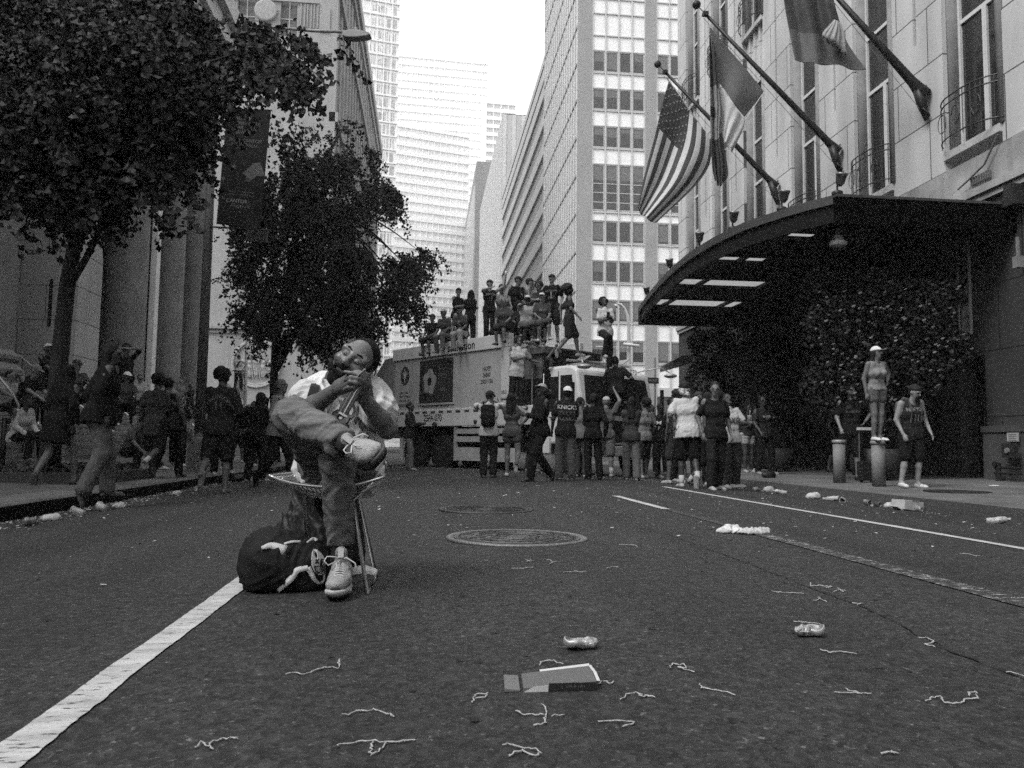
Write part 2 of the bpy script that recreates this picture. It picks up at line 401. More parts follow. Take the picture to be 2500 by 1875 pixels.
def paint(wear):
    m = bpy.data.materials.new('road_paint'); m.use_nodes = True; t = m.node_tree; b = t.nodes['Principled BSDF']; L = t.links.new
    b.inputs['Roughness'].default_value = 0.7
    tc = t.nodes.new('ShaderNodeTexCoord'); mp = t.nodes.new('ShaderNodeMapping'); mp.inputs['Scale'].default_value = (1, 3.5, 1)
    L(tc.outputs['Object'], mp.inputs[0])
    n = t.nodes.new('ShaderNodeTexNoise'); n.inputs['Scale'].default_value = 16; n.inputs['Detail'].default_value = 9; n.inputs['Roughness'].default_value = 0.75
    L(mp.outputs[0], n.inputs['Vector'])
    r = t.nodes.new('ShaderNodeMapRange'); L(n.outputs[0], r.inputs[0])
    r.inputs[1].default_value = 0.5-wear; r.inputs[2].default_value = 0.56-wear; r.inputs[3].default_value = 0; r.inputs[4].default_value = 1
    n2 = t.nodes.new('ShaderNodeTexNoise'); n2.inputs['Scale'].default_value = 5; n2.inputs['Detail'].default_value = 5; L(mp.outputs[0], n2.inputs['Vector'])
    r2 = t.nodes.new('ShaderNodeMapRange'); L(n2.outputs[0], r2.inputs[0])
    for i, x in enumerate((0.3, 0.7, 0.50, 0.30)): r2.inputs[i+1].default_value = x
    mx_ = t.nodes.new('ShaderNodeMix'); mx_.data_type = 'FLOAT'; L(r.outputs[0], mx_.inputs[0]); mx_.inputs[2].default_value = ASPH; L(r2.outputs[0], mx_.inputs[3])
    L(mx_.outputs[0], b.inputs['Base Color']); return m
AS = asphalt()
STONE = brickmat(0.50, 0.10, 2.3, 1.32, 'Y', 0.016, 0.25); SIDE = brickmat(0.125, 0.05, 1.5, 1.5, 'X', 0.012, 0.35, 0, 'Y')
KERB = M(0.09, 0.85, sc=2, var=.35, bump=.3, bsc=40, fine=.25)
IRON = M(0.022, 0.45, 0.3, bump=.15); STEEL = M(0.32, 0.35, 0.8, var=.1); DARKMET = M(0.03, 0.4, 0.2, var=.2)
# ground far and wide, the road with its crown and the two pavements
mb = MB(); mb.quad((-1500, 33.9, -.155), (1500, 33.9, -.155), (1500, 2500, -.155), (-1500, 2500, -.155))
mb.quad((-1500, -1500, -.17), (1500, -1500, -.17), (1500, 33.9, -.17), (-1500, 33.9, -.17))
struct(mb.obj('ground', AS))
xs = [KL+(KR-KL)*i/20 for i in range(21)]; ys = [-6+i for i in range(41)]
mb = MB(); mb._add([(x, y, gz(x)) for y in ys for x in xs], [(j*21+i, j*21+i+1, (j+1)*21+i+1, (j+1)*21+i) for j in range(40) for i in range(20)])
struct(smooth(mb.obj('road', AS).data) and bpy.data.objects['road'])
def pavement(name, x0, x1, far):
    s = 1 if x1 > x0 else -1; m_ = MB(); a = x0+s*.16; pr = [(a, -.002), (x0+s*5.0, .098), (x1, .1), (x1, -.3), (a, -.3)]
    m_.prism([(x, -6, z) for x, z in pr], (0, 40, 0)); struct(m_.obj(name, SIDE))
    k = MB(); pr = [(x0, -.16), (x0+s*.012, -.012), (x0+s*.03, .0), (a, .0), (a, -.16)]
    k.prism([(x, -6, z) for x, z in pr], (0, 40, 0)); kk = k.obj(far, [KERB, M(0.006, 0.9, sc=4, var=.6, bump=.4, bsc=30, spec=.1)]); kk.data.polygons[2].material_index = 1; struct(kk)
pavement('pavement_left', KL, -30, 'kerb_left'); pavement('pavement_right', KR, 30, 'kerb_right')
mb = MB(); mb.box(KL-.002, 34.0, -.3, -30, 34.3, .01); mb.box(KR+.002, 34.0, -.3, 30, 34.3, .01); struct(mb.obj('kerb_far', KERB))
def marking(name, X, y0, y1, wd, mat, jag=0.006):
    n = int((y1-y0)/0.02); v = []; r = random.Random(int(abs(X)*97)); e0 = e1 = 0
    for i in range(n+1):
        y = y0+(y1-y0)*i/n; e0 = e0*.96+r.gauss(0, jag*.14); e1 = e1*.96+r.gauss(0, jag*.14)
        for x in (X-wd/2+e0+r.gauss(0, jag*.12), X+wd/2+e1+r.gauss(0, jag*.12)): v.append((x, y, gz(x)+.0045))
    m_ = MB(); m_._add(v, [(2*i, 2*i+1, 2*i+3, 2*i+2) for i in range(n)]); return struct(m_.obj(name, mat))
xl = (PG(600, 1415).x+PG(300, 1638).x)/2
marking('lane_line_left', xl, -1, PG(930, 1172).y, .095, paint(.115))
xr = (PG(1700, 1204).x+PG(2480, 1334).x)/2
marking('lane_line_right', xr, 1.5, PG(1580, 1187).y, .10, paint(.22))
xm = (PG(1510, 1213).x+PG(2400, 1448).x)/2
marking('lane_line_worn', xm, 0.8, PG(1800, 1290).y, .13, paint(-.045)); marking('lane_line_faded', xm, PG(1800, 1290).y+.05, PG(1690, 1245).y-.05, .08, paint(-.08))
marking('lane_line_middle', xm, PG(1690, 1245).y, PG(1497, 1211).y, .09, paint(.12))
CR = M(0.012, .95, var=.5)
cp = [(1640, 1308), (1700, 1330), (1850, 1385), (1990, 1440), (2100, 1480), (2170, 1512), (2230, 1545), (2300, 1585), (2380, 1612), (2450, 1642), (2560, 1690)]
pts = []; r = random.Random(3)
for a, b in zip(cp, cp[1:]):
    A, B = PG(*a), PG(*b); n = max(2, int((B-A).length/.03))
    for i in range(n): p = A.lerp(B, i/n)+Vector((r.gauss(0, .006), r.gauss(0, .012), 0)); p.z = gz(p.x)+.003; pts.append(p)
mb = MB(); mb.strip(pts, [abs(r.gauss(.004, .004))+.001 for _ in pts]); struct(mb.obj('road_crack', CR))
# manholes
def manhole(px, py, R, label, seed, v=.17):
    c = PG(px, py); z = gz(c.x)+.006; o = thing('manhole', label, 'manhole cover', (c.x, c.y, z), 'manhole covers in the middle of the road')
    m_ = MB(); m_.lathe([(R, -.012), (R, 0.001), (R*.985, .006), (R*.93, .006), (R*.92, .001), (R*.90, .001), (R*.895, -.012)], n=64)
    m_.obj('frame', M(v, .5, .5, bump=.3, bsc=60, fine=.3), o, True, (0, 0, 0))
    k = MB(); k.lathe([(R*.885, -.014), (R*.885, .003), (0.0001, .003)], n=48)
    rr = random.Random(seed)
    for a, b in ((.80, .835), (.52, .545), (.30, .325)):
        n = 48; vs = []
        k.tube([((a+b)/2*R*math.cos(t*math.pi*2/48), (a+b)/2*R*math.sin(t*math.pi*2/48), .005) for t in range(49)], .006, 4, cap=False)
    for i in range(230):
        rad_ = R*math.sqrt(rr.uniform(.03, .66)); an = rr.uniform(0, 6.283); L_ = rr.uniform(.015, .04)
        k.cbox((rad_*math.cos(an), rad_*math.sin(an), .005), L_, .012, .006, Matrix.Rotation(an+(math.pi/2 if i % 3 else 0), 3, 'Z'))
    k.obj('lid', M(0.085 if v > .1 else .045, .5, .5, bump=.4, bsc=70, fine=.3), o, False, (0, 0, 0))
manhole(1262, 1314, .445, 'larger round cast iron manhole cover, nearer the camera, with a pale rim', 1)
manhole(1187, 1245, .43, 'round manhole cover half hidden by asphalt just beyond the nearer one', 2, .06)
mb = MB(); c = PG(2337, 1200); mb.lathe([(.45, -.01), (.45, .008), (.001, .008)], n=40)
tag(mb.obj('manhole', M(.03, .6, .3), None, False, (c.x, c.y, gz(c.x))), 'flat dark round cover set in the right pavement', 'manhole cover', 'covers set in the pavement')

# ---------------------------------------------------------------- the hotel on the right
HX, HY0, HY1 = 11.0, 4.0, 33.8
hotel = thing('hotel_building', 'pale stone hotel with tall recessed windows and iron balconettes above a dark canopy', 'building', (HX, HY1, 0))
WN = [11.2, 14.75, 18.35, 21.95, 25.6, 28.75, 31.85]; HW = .85
T = frame((HX, HY1, 0), (0, -1, 0), (0, 0, 1))            # local x towards the camera, y up, z out to the street
mb = MB(); mb.T = T
def pier(a, b):
    g = (a+b)/2
    if b-a > 1.2:
        mb.box(a, 6.6, -.5, b, 9.9, 0); mb.box(a, 9.9, -.5, g-.06, 62, 0); mb.box(g+.06, 9.9, -.5, b, 62, 0); mb.box(g-.06, 9.9, -.5, g+.06, 62, -.14)
    else: mb.box(a, 6.6, -.5, b, 62, 0)
edges = [0]
for yc in sorted(WN, reverse=True): edges += [HY1-yc-HW, HY1-yc+HW]
edges.append(HY1-HY0)
for i in range(0, len(edges), 2): pier(edges[i], edges[i+1])
for yc in WN:
    x = HY1-yc
    for z0, z1 in ((13.2, 15.25), (21.2, 23.2), (29, 62)): mb.box(x-HW, z0, -.5, x+HW, z1, -.14)
    for k in (-1, 0, 1):
        for z0, z1 in ((13.3, 15.1), (21.3, 23.0)): mb.box(x+k*.42-.05, z0, -.14, x+k*.42+.05, z1, -.06)
    for zz in (6.99, 15.25, 23.2): mb.box(x-HW, zz-.16, -.5, x+HW, zz, .06)
wall = mb.obj('wall', STONE, hotel)
mb = MB(); mb.T = T
mb.box(0, 5.9, -.5, 20.2, 6.6, .003); mb.box(20.2, 5.9, -.5, HY1-HY0, 6.6, .05); mb.box(0, 5.75, -.5, HY1-HY0, 5.9, .14); mb.box(0, 5.62, -.5, HY1-HY0, 5.75, .08)
mb.obj('string_course', M(.30, .9, sc=1.5, var=.3, stain=.45, bump=.2, bsc=30), hotel)
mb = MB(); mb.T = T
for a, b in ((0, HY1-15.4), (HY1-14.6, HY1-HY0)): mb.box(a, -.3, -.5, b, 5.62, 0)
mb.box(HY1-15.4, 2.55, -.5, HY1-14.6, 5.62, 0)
mb.obj('ground_floor_wall', brickmat(0.045, 0.015, 1.35, 1.3, 'Y', 0.015, .35), hotel)  # stone colour darkened to carry the canopy's shade on this wall
mb = MB(); mb.T = T; mb.box(HY1-14.55, -.3, 0, HY1-11, 1.0, .14); mb.box(HY1-14.57, 1.0, 0, HY1-11, 1.12, .17)
mb.obj('plinth', M(.06, .8, sc=2, var=.2), hotel)
mb = MB(); mb.T = T; mb.box(HY1-15.4, .1, -.45, HY1-14.6, 2.55, -.40); mb.obj('door', M(.02, .4), hotel)
mb = MB(); mb.T = T; mb.box(HY1-15.25, 3.05, .0, HY1-14.95, 4.95, .03); sw = mb.obj('slit_window', GLASS, hotel)
mb = MB(); mb.T = T
for i in range(9): z = 3.15+i*.2; mb.prism([(HY1-15.18, z, .03), (HY1-15.02, z+.12, .03), (HY1-15.02, z, .03)], (0, 0, .01))
mb.box(HY1-15.28, 3.0, .0, HY1-15.25, 5.0, .06); mb.box(HY1-14.95, 3.0, .0, HY1-14.92, 5.0, .06); mb.obj('grille', M(.25, .5), sw)
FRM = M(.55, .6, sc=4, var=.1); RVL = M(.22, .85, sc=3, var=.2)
def hotel_window(yc, z0, n):
    h = 6.2 if z0 < 10 else 5.9; m_ = MB(); m_.T = Matrix.Translation((0, 0, 0))@frame((0, 0, 0), (0, -1, 0), (0, 0, 1))
    zz = [0, 2.85, 4.3, h]
    for a, b in ((-HW+.06, -HW+.13), (HW-.16, HW-.09)): m_.box(a, 0, -.42, b, h, -.33)
    for z in (0.03, 2.85, 4.35, h-.12): m_.box(-HW+.13, z, -.42, HW-.16, z+.09, -.34)
    m_.box(-.05, .12, -.42, .02, 2.85, -.335); m_.box(.025, .12, -.42, .08, 2.85, -.335)
    fr = m_.obj('window', FRM, hotel, False, (0, 0, 0)); fr.location = Vector((HX, yc, z0))-hotel.location
    p = MB(); p.T = m_.T; p.box(-HW+.1, 0.03, -.40, HW-.12, h-.05, -.385); p.obj('pane', GLASS, fr, False, (0, 0, 0))
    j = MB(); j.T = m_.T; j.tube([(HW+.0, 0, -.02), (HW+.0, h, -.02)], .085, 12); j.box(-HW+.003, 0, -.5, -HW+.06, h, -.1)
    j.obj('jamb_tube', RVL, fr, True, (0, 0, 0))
    b = MB(); b.T = m_.T; xs_ = [-HW+.03, -HW+.12, -.3, .3, HW-.12, HW-.03]; pr = lambda x: .30*(1-(abs(x)/HW)**3)+.05
    for z in (.98, .84, .12): b.tube([(x*HW, z, pr(x*HW)) for x in [i/8 for i in range(-8, 9)]], .016, 5)
    for i in range(-4, 5): x = i*HW*.235; b.tube([(x, .04, pr(x)), (x, .98, pr(x))], .011, 4)
    for x in (-.52, 0, .52): b.tube([(x+.13*math.cos(t), .5+.2*math.sin(t), pr(x)+.01) for t in [k*math.pi/6 for k in range(13)]], .010, 4)
    b.obj('balconette', IRON, fr, False, (0, 0, 0))
for yc in WN:
    for z0 in (7.0, 15.26): hotel_window(yc, z0, 0)
# canopy
CX = [(13.7, 7.4), (14.3, 7.02), (15.6, 6.5), (17.0, 6.28), (18.5, 6.22), (20, 6.3), (21.6, 6.45), (23.7, 6.7), (25.7, 7.0)]
def xe(y):
    for (a, xa), (b, xb) in zip(CX, CX[1:]):
        if a <= y <= b: return xa+(xb-xa)*(y-a)/(b-a)
    return 7.2
canopy = thing('canopy', 'dark bow-fronted steel canopy with glazed slots over the hotel entrance', 'canopy', (9, 19.7, 4.8))
CM = M(.012, .6, .1, var=.2); zt = 5.32
mb = MB(); arc = [Vector((xe(13.7+i*.4), 13.7+i*.4, 0)) for i in range(31)]
for z0, z1, o in ((zt-.17, zt, 0),):
    for a, b in zip(arc, arc[1:]):
        d = (b-a).normalized(); n = Vector((d.y, -d.x, 0))*.08; a_, b_ = a+Vector((o, 0, 0)), b+Vector((o, 0, 0))
        mb.prism([(a_.x, a_.y, z0), (b_.x, b_.y, z0), ((b_+n).x, (b_+n).y, z0), ((a_+n).x, (a_+n).y, z0)], (0, 0, z1-z0))
fas = mb.obj('fascia', M(.05, .6, .1, var=.15), canopy)
mb = MB(); mb.box(7.42, 13.62, zt-.56, 11, 13.7, zt-.05); mb.obj('end_panel', plain(.002, .9, 0, .02), canopy); mb = MB(); mb.box(7.42, 13.6, zt-.05, 11, 13.72, zt); mb.obj('edge_trim', M(.05, .6), canopy); mb = MB(); mb.box(7.0, 25.7, zt-.6, 11, 25.8, zt-.02); mb.obj('end_panel', CM, canopy)  # near end panel almost black: shade under the canopy put into its colour
mb = MB()
for a, b in zip(arc, arc[1:]): mb.prism([(a.x+.06, a.y, zt-.5), (b.x+.06, b.y, zt-.5), (b.x+.1, b.y, zt-.5), (a.x+.1, a.y, zt-.5)], (0, 0, .33))
mb.obj('valance', plain(.006, .8, 0, .15), canopy)
gaps = [(15.4, 15.75, 6.9, 8.0), (17.55, 18.0, 6.4, 7.9), (20.05, 20.9, 6.5, 9.0), (22.95, 24.05, 6.85, 9.55)]
mb = MB(); y = 13.7; cuts = []
for a, b, x0, x1 in gaps: cuts += [(y, a, None), (a, b, (x0, x1))]; y = b
cuts.append((y, 25.7, None))
for a, b, g in cuts:
    if g is None:
        n = max(1, int((b-a)/.4))
        for i in range(n):
            p, q = a+(b-a)*i/n, a+(b-a)*(i+1)/n
            mb.prism([(xe(p)+.1, p, zt-.22), (11, p, zt-.22), (11, q, zt-.22), (xe(q)+.1, q, zt-.22)], (0, 0, .1))
    else: mb.box(g[1], a, zt-.22, 11, b, zt-.12)
mb.obj('roof_deck', CM, canopy)
TG = bpy.data.materials.new('frosted_glass'); TG.use_nodes = True; t_ = TG.node_tree; t_.nodes.clear(); o_ = t_.nodes.new('ShaderNodeOutputMaterial'); tb = t_.nodes.new('ShaderNodeBsdfTranslucent'); tb.inputs[0].default_value = (.28, .28, .28, 1); t_.links.new(tb.outputs[0], o_.inputs[0])
for a, b, x0, x1 in gaps:
    for p0, p1 in ((max(x0, xe(a)+.3), 7.25), (7.37, min(x1, 9.02)), (9.14, x1)):
        if p1-p0 > .1: m_ = MB(); m_.quad((p0, a, zt-.215), (p1, a, zt-.215), (p1, b, zt-.215), (p0, b, zt-.215)); m_.obj('glass_panel', TG, canopy)
mb = MB()
for a, b, x0, x1 in gaps:
    for yy in (a-.12, b+.04): mb.box(xe(yy)+.14, yy, zt-.27, 10.95, yy+.1, zt-.22)
for x in (7.25, 9.02): mb.box(x, 14.6, zt-.29, x+.12, 25.6, zt-.221)
mb.obj('beam', M(.02, .6, .1), canopy)
p = Pd(2045, 540, 15.2)
mb = MB(); mb.lathe([(.05, .5), (.05, .16), (.1, .13), (.09, .06), (.155, .02), (.16, -.03), (.14, -.06), (.001, -.07)], n=20)
tag(mb.obj('ceiling_camera', M(.42, .4), None, True, (p.x, p.y, zt-.77)), 'pale dome camera hanging under the near corner of the canopy', 'camera')
p = Pd(2486, 640, 13.9); mb = MB(); mb.cbox((0, 0, 0), .13, .12, .2); mb.box(-.02, -.02, .1, .02, .02, .45)
tag(mb.obj('lantern', M(.18, .5), None, False, (p.x, p.y, p.z)), 'small square lantern hanging below the right end of the canopy', 'lantern')
def flood(px, py, yaw, label):
    y = None; lo = 1e9
    for i in range(120):                                       # where this lamp's column of pixels meets the canopy edge
        yy = 13.75+i*.1; c = Vector((xe(yy)+.1, yy, zt)); v = c-CAM; q = 1250+F_PX*v.dot(_r)/v.dot(_f)
        if abs(q-px) < lo: lo = abs(q-px); best = c
    best = best+Vector((.05, 0, 0)); o = thing('floodlight', label, 'floodlight', best, 'floodlights along the canopy edge')
    m_ = MB(); m_.lathe([(.10, 0), (.10, .08), (.07, .10), (.02, .12), (.02, .2)], n=12); m_.obj('base', IRON, o, True, (0, 0, 0))
    m_ = MB(); R = Matrix.Rotation(rad(yaw), 4, 'Z')@Matrix.Rotation(rad(16), 4, 'X')@Matrix.Translation((0, 0, .18)); m_.T = R@Matrix.Scale(.72, 4)
    m_.lathe([(.05, 0), (.11, .08), (.135, .27), (.15, .28), (.15, .34), (.12, .345)], n=14); m_.obj('lamp_head', M(.16, .35, .5), o, True, (0, 0, 0))
for i, (px, lab) in enumerate(((2046, 'largest canopy floodlight, standing on the near corner of the canopy'), (1898, 'canopy floodlight right below the foot of the striped flag\'s pole'), (1786, 'floodlight on the canopy edge in front of the third window bay from the far end'), (1702, 'dark floodlight on the canopy edge near the far end of the hotel wall'), (1632, 'small floodlight where the canopy edge crosses the grid fronted offices'), (1578, 'farthest and smallest floodlight close to the tip of the canopy'))):
    flood(px, 0, 20-i*12, lab)
# wall sconce, pipes and sign on the plinth
mb = MB(); mb.T = T; mb.prism([(HY1-13.62, 5.2, .05), (HY1-13.3, 5.2, .05), (HY1-13.35, 5.6, .05), (HY1-13.55, 5.6, .05)], (0, 0, .25)); tag(mb.obj('wall_lamp', M(.02, .5)), 'dark wedge shaped wall lamp at the right edge above the canopy', 'wall lamp')
mb = MB(); mb.T = T; mb.tube([(HY1-15.1, 6.05, .1), (HY1-14.75, 6.15, .1), (HY1-14.3, 6.3, .1), (HY1-13.9, 6.75, .1)], .02, 6)
for i in range(8): mb.box(HY1-14.75+i*.07, 6.02, .0, HY1-14.72+i*.07, 6.17, .08)
tag(mb.obj('cable_bracket', M(.12, .6)), 'comb shaped cable bracket with a cable on the stone wall above the canopy', 'bracket')
sg = PX(2474, 1067, HX-.2); mb = MB(); mb.T = frame(sg, (0, -1, 0), (0, 0, 1)); mb.box(-.14, -.08, 0, .14, .08, .02)
for i in range(4): mb.mi = 1; mb.box(-.1, .05-.035*i, .02, .1, .035-.035*i, .022)
tag(mb.obj('plaque', [M(.34, .6), M(.1, .6)]), 'small pale notice plate on the stone plinth at the right edge', 'sign')
st = thing('standpipe', 'dark fire standpipe with capped inlets against the plinth at the right edge', 'standpipe', (HX-.3, 14.1, .1))
c = PX(2470, 1100, HX-.28); mb = MB(); mb.T = frame(c, (0, -1, 0), (0, 0, 1)); mb.box(-.17, -.13, 0, .17, .13, .08); mb.obj('cabinet', M(.025, .4), st)
mb = MB(); mb.T = frame(c, (0, -1, 0), (0, 0, 1)); mb.lathe([(.05, .08), (.05, .11), (.001, .11)], n=12); mb.obj('emblem', M(.3, .4, .4), st)
mb = MB(); mb.T = frame(c, (0, -1, 0), (0, 0, 1))
for z in (-.32, -.42): mb.tube([(-.4, z, .05), (.3, z, .05)], .022, 8)
mb.tube([(-.3, -.6, .05), (-.3, -.25, .05), (-.3, -.25, .14)], .05, 10); mb.tube([(0, -.13, .04), (0, -.6, .04)], .02, 6); mb.obj('pipe', IRON, st)

# ---------------------------------------------------------------- office block across the avenue (grid front, glazed street side)
OX, OY = 13.4, 70.0
off = thing('office_building', 'grey office block with white spandrels and rows of dark windows across the avenue', 'building', (OX, OY, 0))
WALLG = M(.28, .8, sc=.6, var=.08, bump=.05); SPN = M(.80, .6, sc=.5, var=.06); ALU = M(.50, .5, .2, var=.08); BL = M(.15, .8, var=.1)
T = frame((OX, OY, 0), (1, 0, 0), (0, 0, 1)); zw = [10.2, 13.9, 17.5, 21.2, 26.5, 30.1, 33.7, 37.3, 40.9, 44.5]   # window heads
mb = MB(); mb.T = T
bays = [(1.25, 6.25), (7.35, 12.35), (13.45, 18.45), (19.6, 24.6)]
mb.box(-.002, 0, -.6, 1.25, 62, 0)
for (a, b), (c, d) in zip(bays, bays[1:]+[(26, 0)]): mb.box(b, 0, -.6, c, 62, 0)
wl = mb.obj('wall', WALLG, off)
mb = MB(); mb.T = T; al = MB(); al.T = T
for a, b in bays:
    mb.box(a, 5.3, -.5, b, 62, -.16); al.box(a, 5.3, -.159, b, 6.1, -.02)
    for i in range(5): x = a+(b-a)*i/4; al.box(x-.05, 5.3, -.159, x+.05, 62, -.01)
    for zh in zw:
        for z in (zh+.12, zh-2.02-(2.4 if zh == 26.5 else 0)): al.box(a, z-.05, -.159, b, z+.05, -.05)
mb.obj('spandrel', SPN, off); al.obj('mullion', ALU, off)
rr = random.Random(11)
for a, b in bays[:3]:
    for i in range(4):
        for zh in zw[:8]:
            h = 4.2 if zh == 26.5 else 1.88; cx = a+(b-a)*(i+.5)/4
            m_ = MB(); m_.T = frame((0, 0, 0), (1, 0, 0), (0, 0, 1)); wd = .48
            m_.box(-wd-.06, -h-.04, 0, -wd, .04, .06); m_.box(wd, -h-.04, 0, wd+.06, .04, .06); m_.box(-wd, -h-.04, 0, wd, -h+.04, .06); m_.box(-wd, -.02, 0, wd, .04, .06)
            wi = m_.obj('window', ALU, off, False, (0, 0, 0)); wi.location = Vector((OX+cx, OY+.155, zh))-off.location
            p = MB(); p.T = m_.T; p.box(-wd, -h+.04, .0, wd, -.02, .012); pn = p.obj('pane', M(.028, .12, spec=.6), wi, False, (0, 0, 0))
            bl = rr.choice([0, 0, .25, .4, .5, .9, .9])
            if h < 3 and bl:
                q = MB(); q.T = m_.T; q.box(-wd+.002, -.03-(h-.1)*bl, .012, wd-.002, -.03, .018); q.obj('blind', BL, wi, False, (0, 0, 0))
            if h > 3:
                q = MB(); q.T = m_.T
                q.box(-wd, -1.4, .013, wd, -.03, .018); q.obj('blind', BL, wi, False, (0, 0, 0))
                for z in (-1.75, -2.6, -3.5): q = MB(); q.T = m_.T; q.box(-wd, z, .012, wd, z+.06, .05); q.obj('glazing_bar', ALU, wi, False, (0, 0, 0))
mb = MB(); mb.T = T
for a, b in bays:
    mb.box(a, 0, -.5, b, 5.28, -.3)
mb.obj('shop_window', GLASS, off)
mb = MB(); mb.T = T
for a, b in bays:
    for i in range(1, 3): x = a+(b-a)*i/3; mb.box(x-.04, .1, -.3, x+.04, 5.1, -.24)
    mb.box(a, 2.8, -.3, b, 2.9, -.24)
mb.obj('shop_mullion', ALU, off)
mb = MB(); mb.box(OX+.3, OY+.65, 0, OX+26, OY+22, 62); mb.obj('core', M(.3), off)
# its glazed street side
def curtain(name, root, O, xd, L_, z0, z1, fl, mw, mats, band=.35, sill=.0, depth=.06):
    T_ = frame(O, xd, (0, 0, 1)); g = MB(); g.T = T_; g.box(0, z0, -.3, L_, z1, -.02); gl = g.obj(name, mats[0], root)
    f = MB(); f.T = T_; n = int(L_/mw)
    for i in range(n+1): f.box(i*L_/n-.035, z0, -.02, i*L_/n+.035, z1, depth)
    f.obj('mullion', mats[1], gl)
    s_ = MB(); s_.T = T_; z = z0
    while z < z1: s_.box(0, z, -.019, L_, z+band, depth*.7); z += fl
    s_.obj('floor_band', mats[2], gl); return gl
REFL = plain(.62, .22, .85, .5, 'reflecting_glass')
curtain('glazed_side', off, (OX, OY+22, 0), (0, -1, 0), 21.3, 4, 62, 3.6, 1.3, (REFL, M(.55, .5), M(.12, .5)), .16)
# banded block behind it
bb = thing('banded_building', 'grey office block with slanting-looking pale bands between ribbon windows, behind the grid fronted block', 'building', (OX, 92, 0))
T = frame((OX+.2, 147, 0), (0, -1, 0), (0, 0, 1)); mb = MB(); mb.T = T; z = 3.5
while z < 47: mb.box(0, z, -.4, 54.9, z+1.5, .1); z += 3.62
mb.box(0, 45.4, -.4, 54.9, 47.4, .1); mb.obj('band', M(.42, .8, var=.08, sc=.4), bb)
mb = MB(); mb.T = T; mb.box(0, 0, -.6, 54.9, 46.6, -.25); gl = mb.obj('ribbon_window', plain(.35, .25, .7, .5, 'ribbon_glass'), bb)
mb = MB(); mb.T = T
for i in range(60): mb.box(i*.93-.04, 3, -.25, i*.93+.04, 46, -.1)
mb.obj('mullion', M(.36, .6), gl)
mb = MB(); mb.box(OX+.9, 92.2, 0, OX+25, 147, 46.5); mb.obj('core', M(.3), bb)
# slender ribbed block and plain grey slab
r2 = thing('ribbed_building', 'narrow pale ribbed block with a dark rooftop box beyond the banded offices', 'building', (15, 170, 0))
zr = Pd(1230, 362, 190).z; mb = MB(); mb.box(15, 165, 0, 32, 235, zr); mb.obj('wall', M(.40, .8, sc=.2, var=.1), r2)
mb = MB()
for i in range(40): mb.box(14.9, 166+i*1.75, 1, 15, 166.6+i*1.75, zr)
for i in range(8): mb.box(15.1+i*2, 164.9, 1, 15.9+i*2, 165, zr)
mb.obj('rib', M(.5, .7), r2); mb = MB(); p0 = Pd(1229, 375, 180); mb.box(p0.x, 172, zr-.5, p0.x+6, 182, zr+3.2); mb.obj('rooftop_box', M(.05), r2)
g3 = thing('grey_slab_building', 'plain grey windowless slab tower rising behind the narrow ribbed block', 'building', (16, 262, 0))
zg = Pd(1185, 381, 262).z; a = Pd(1166, 381, 262); b = Pd(1212, 381, 262); mb = MB(); mb.box(a.x, 260, 0, b.x+6, 262+90, zg); mb.obj('wall', M(.26, .9, sc=.15, var=.12, bump=.1), g3)
mb = MB(); mb.box(a.x-.6, 262, 0, a.x-.02, 262+90, zg-8); gl = mb.obj('side_glazing', plain(.5, .3, .6, .5, 'side_glass'), g3)
# the pale towers closing the street
HZ = M(.86, .6, sc=.05, var=.04); HG = M(.76, .5, .0, sc=.08, var=.12)  # window glass nearly as pale as the walls: haze put into the colour
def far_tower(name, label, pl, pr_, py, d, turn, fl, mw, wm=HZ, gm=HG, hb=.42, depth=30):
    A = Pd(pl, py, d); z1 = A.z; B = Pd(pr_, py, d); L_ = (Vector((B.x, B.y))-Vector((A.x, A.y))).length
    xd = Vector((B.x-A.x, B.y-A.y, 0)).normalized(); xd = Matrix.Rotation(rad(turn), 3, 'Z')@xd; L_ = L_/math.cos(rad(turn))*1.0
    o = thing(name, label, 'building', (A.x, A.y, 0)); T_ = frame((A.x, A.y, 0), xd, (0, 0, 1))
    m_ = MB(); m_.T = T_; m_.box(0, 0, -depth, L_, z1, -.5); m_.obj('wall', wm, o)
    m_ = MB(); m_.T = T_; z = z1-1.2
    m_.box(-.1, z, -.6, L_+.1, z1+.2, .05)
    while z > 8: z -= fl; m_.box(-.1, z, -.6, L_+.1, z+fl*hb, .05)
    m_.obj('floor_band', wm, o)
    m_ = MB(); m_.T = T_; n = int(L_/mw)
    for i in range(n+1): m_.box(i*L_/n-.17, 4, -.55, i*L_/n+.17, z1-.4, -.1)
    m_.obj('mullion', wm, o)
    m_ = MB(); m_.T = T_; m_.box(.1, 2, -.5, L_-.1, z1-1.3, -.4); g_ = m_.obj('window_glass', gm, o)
    return o, T_, L_, z1
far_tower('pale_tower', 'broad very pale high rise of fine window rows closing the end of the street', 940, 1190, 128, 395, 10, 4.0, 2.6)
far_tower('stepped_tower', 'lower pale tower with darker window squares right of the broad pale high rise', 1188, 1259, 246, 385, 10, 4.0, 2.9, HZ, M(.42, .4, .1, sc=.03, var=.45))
far_tower('foreground_pale_block', 'pale block of window rows standing in front of the broad high rise\'s lower floors', 960, 1142, 300, 330, 22, 3.9, 2.5)
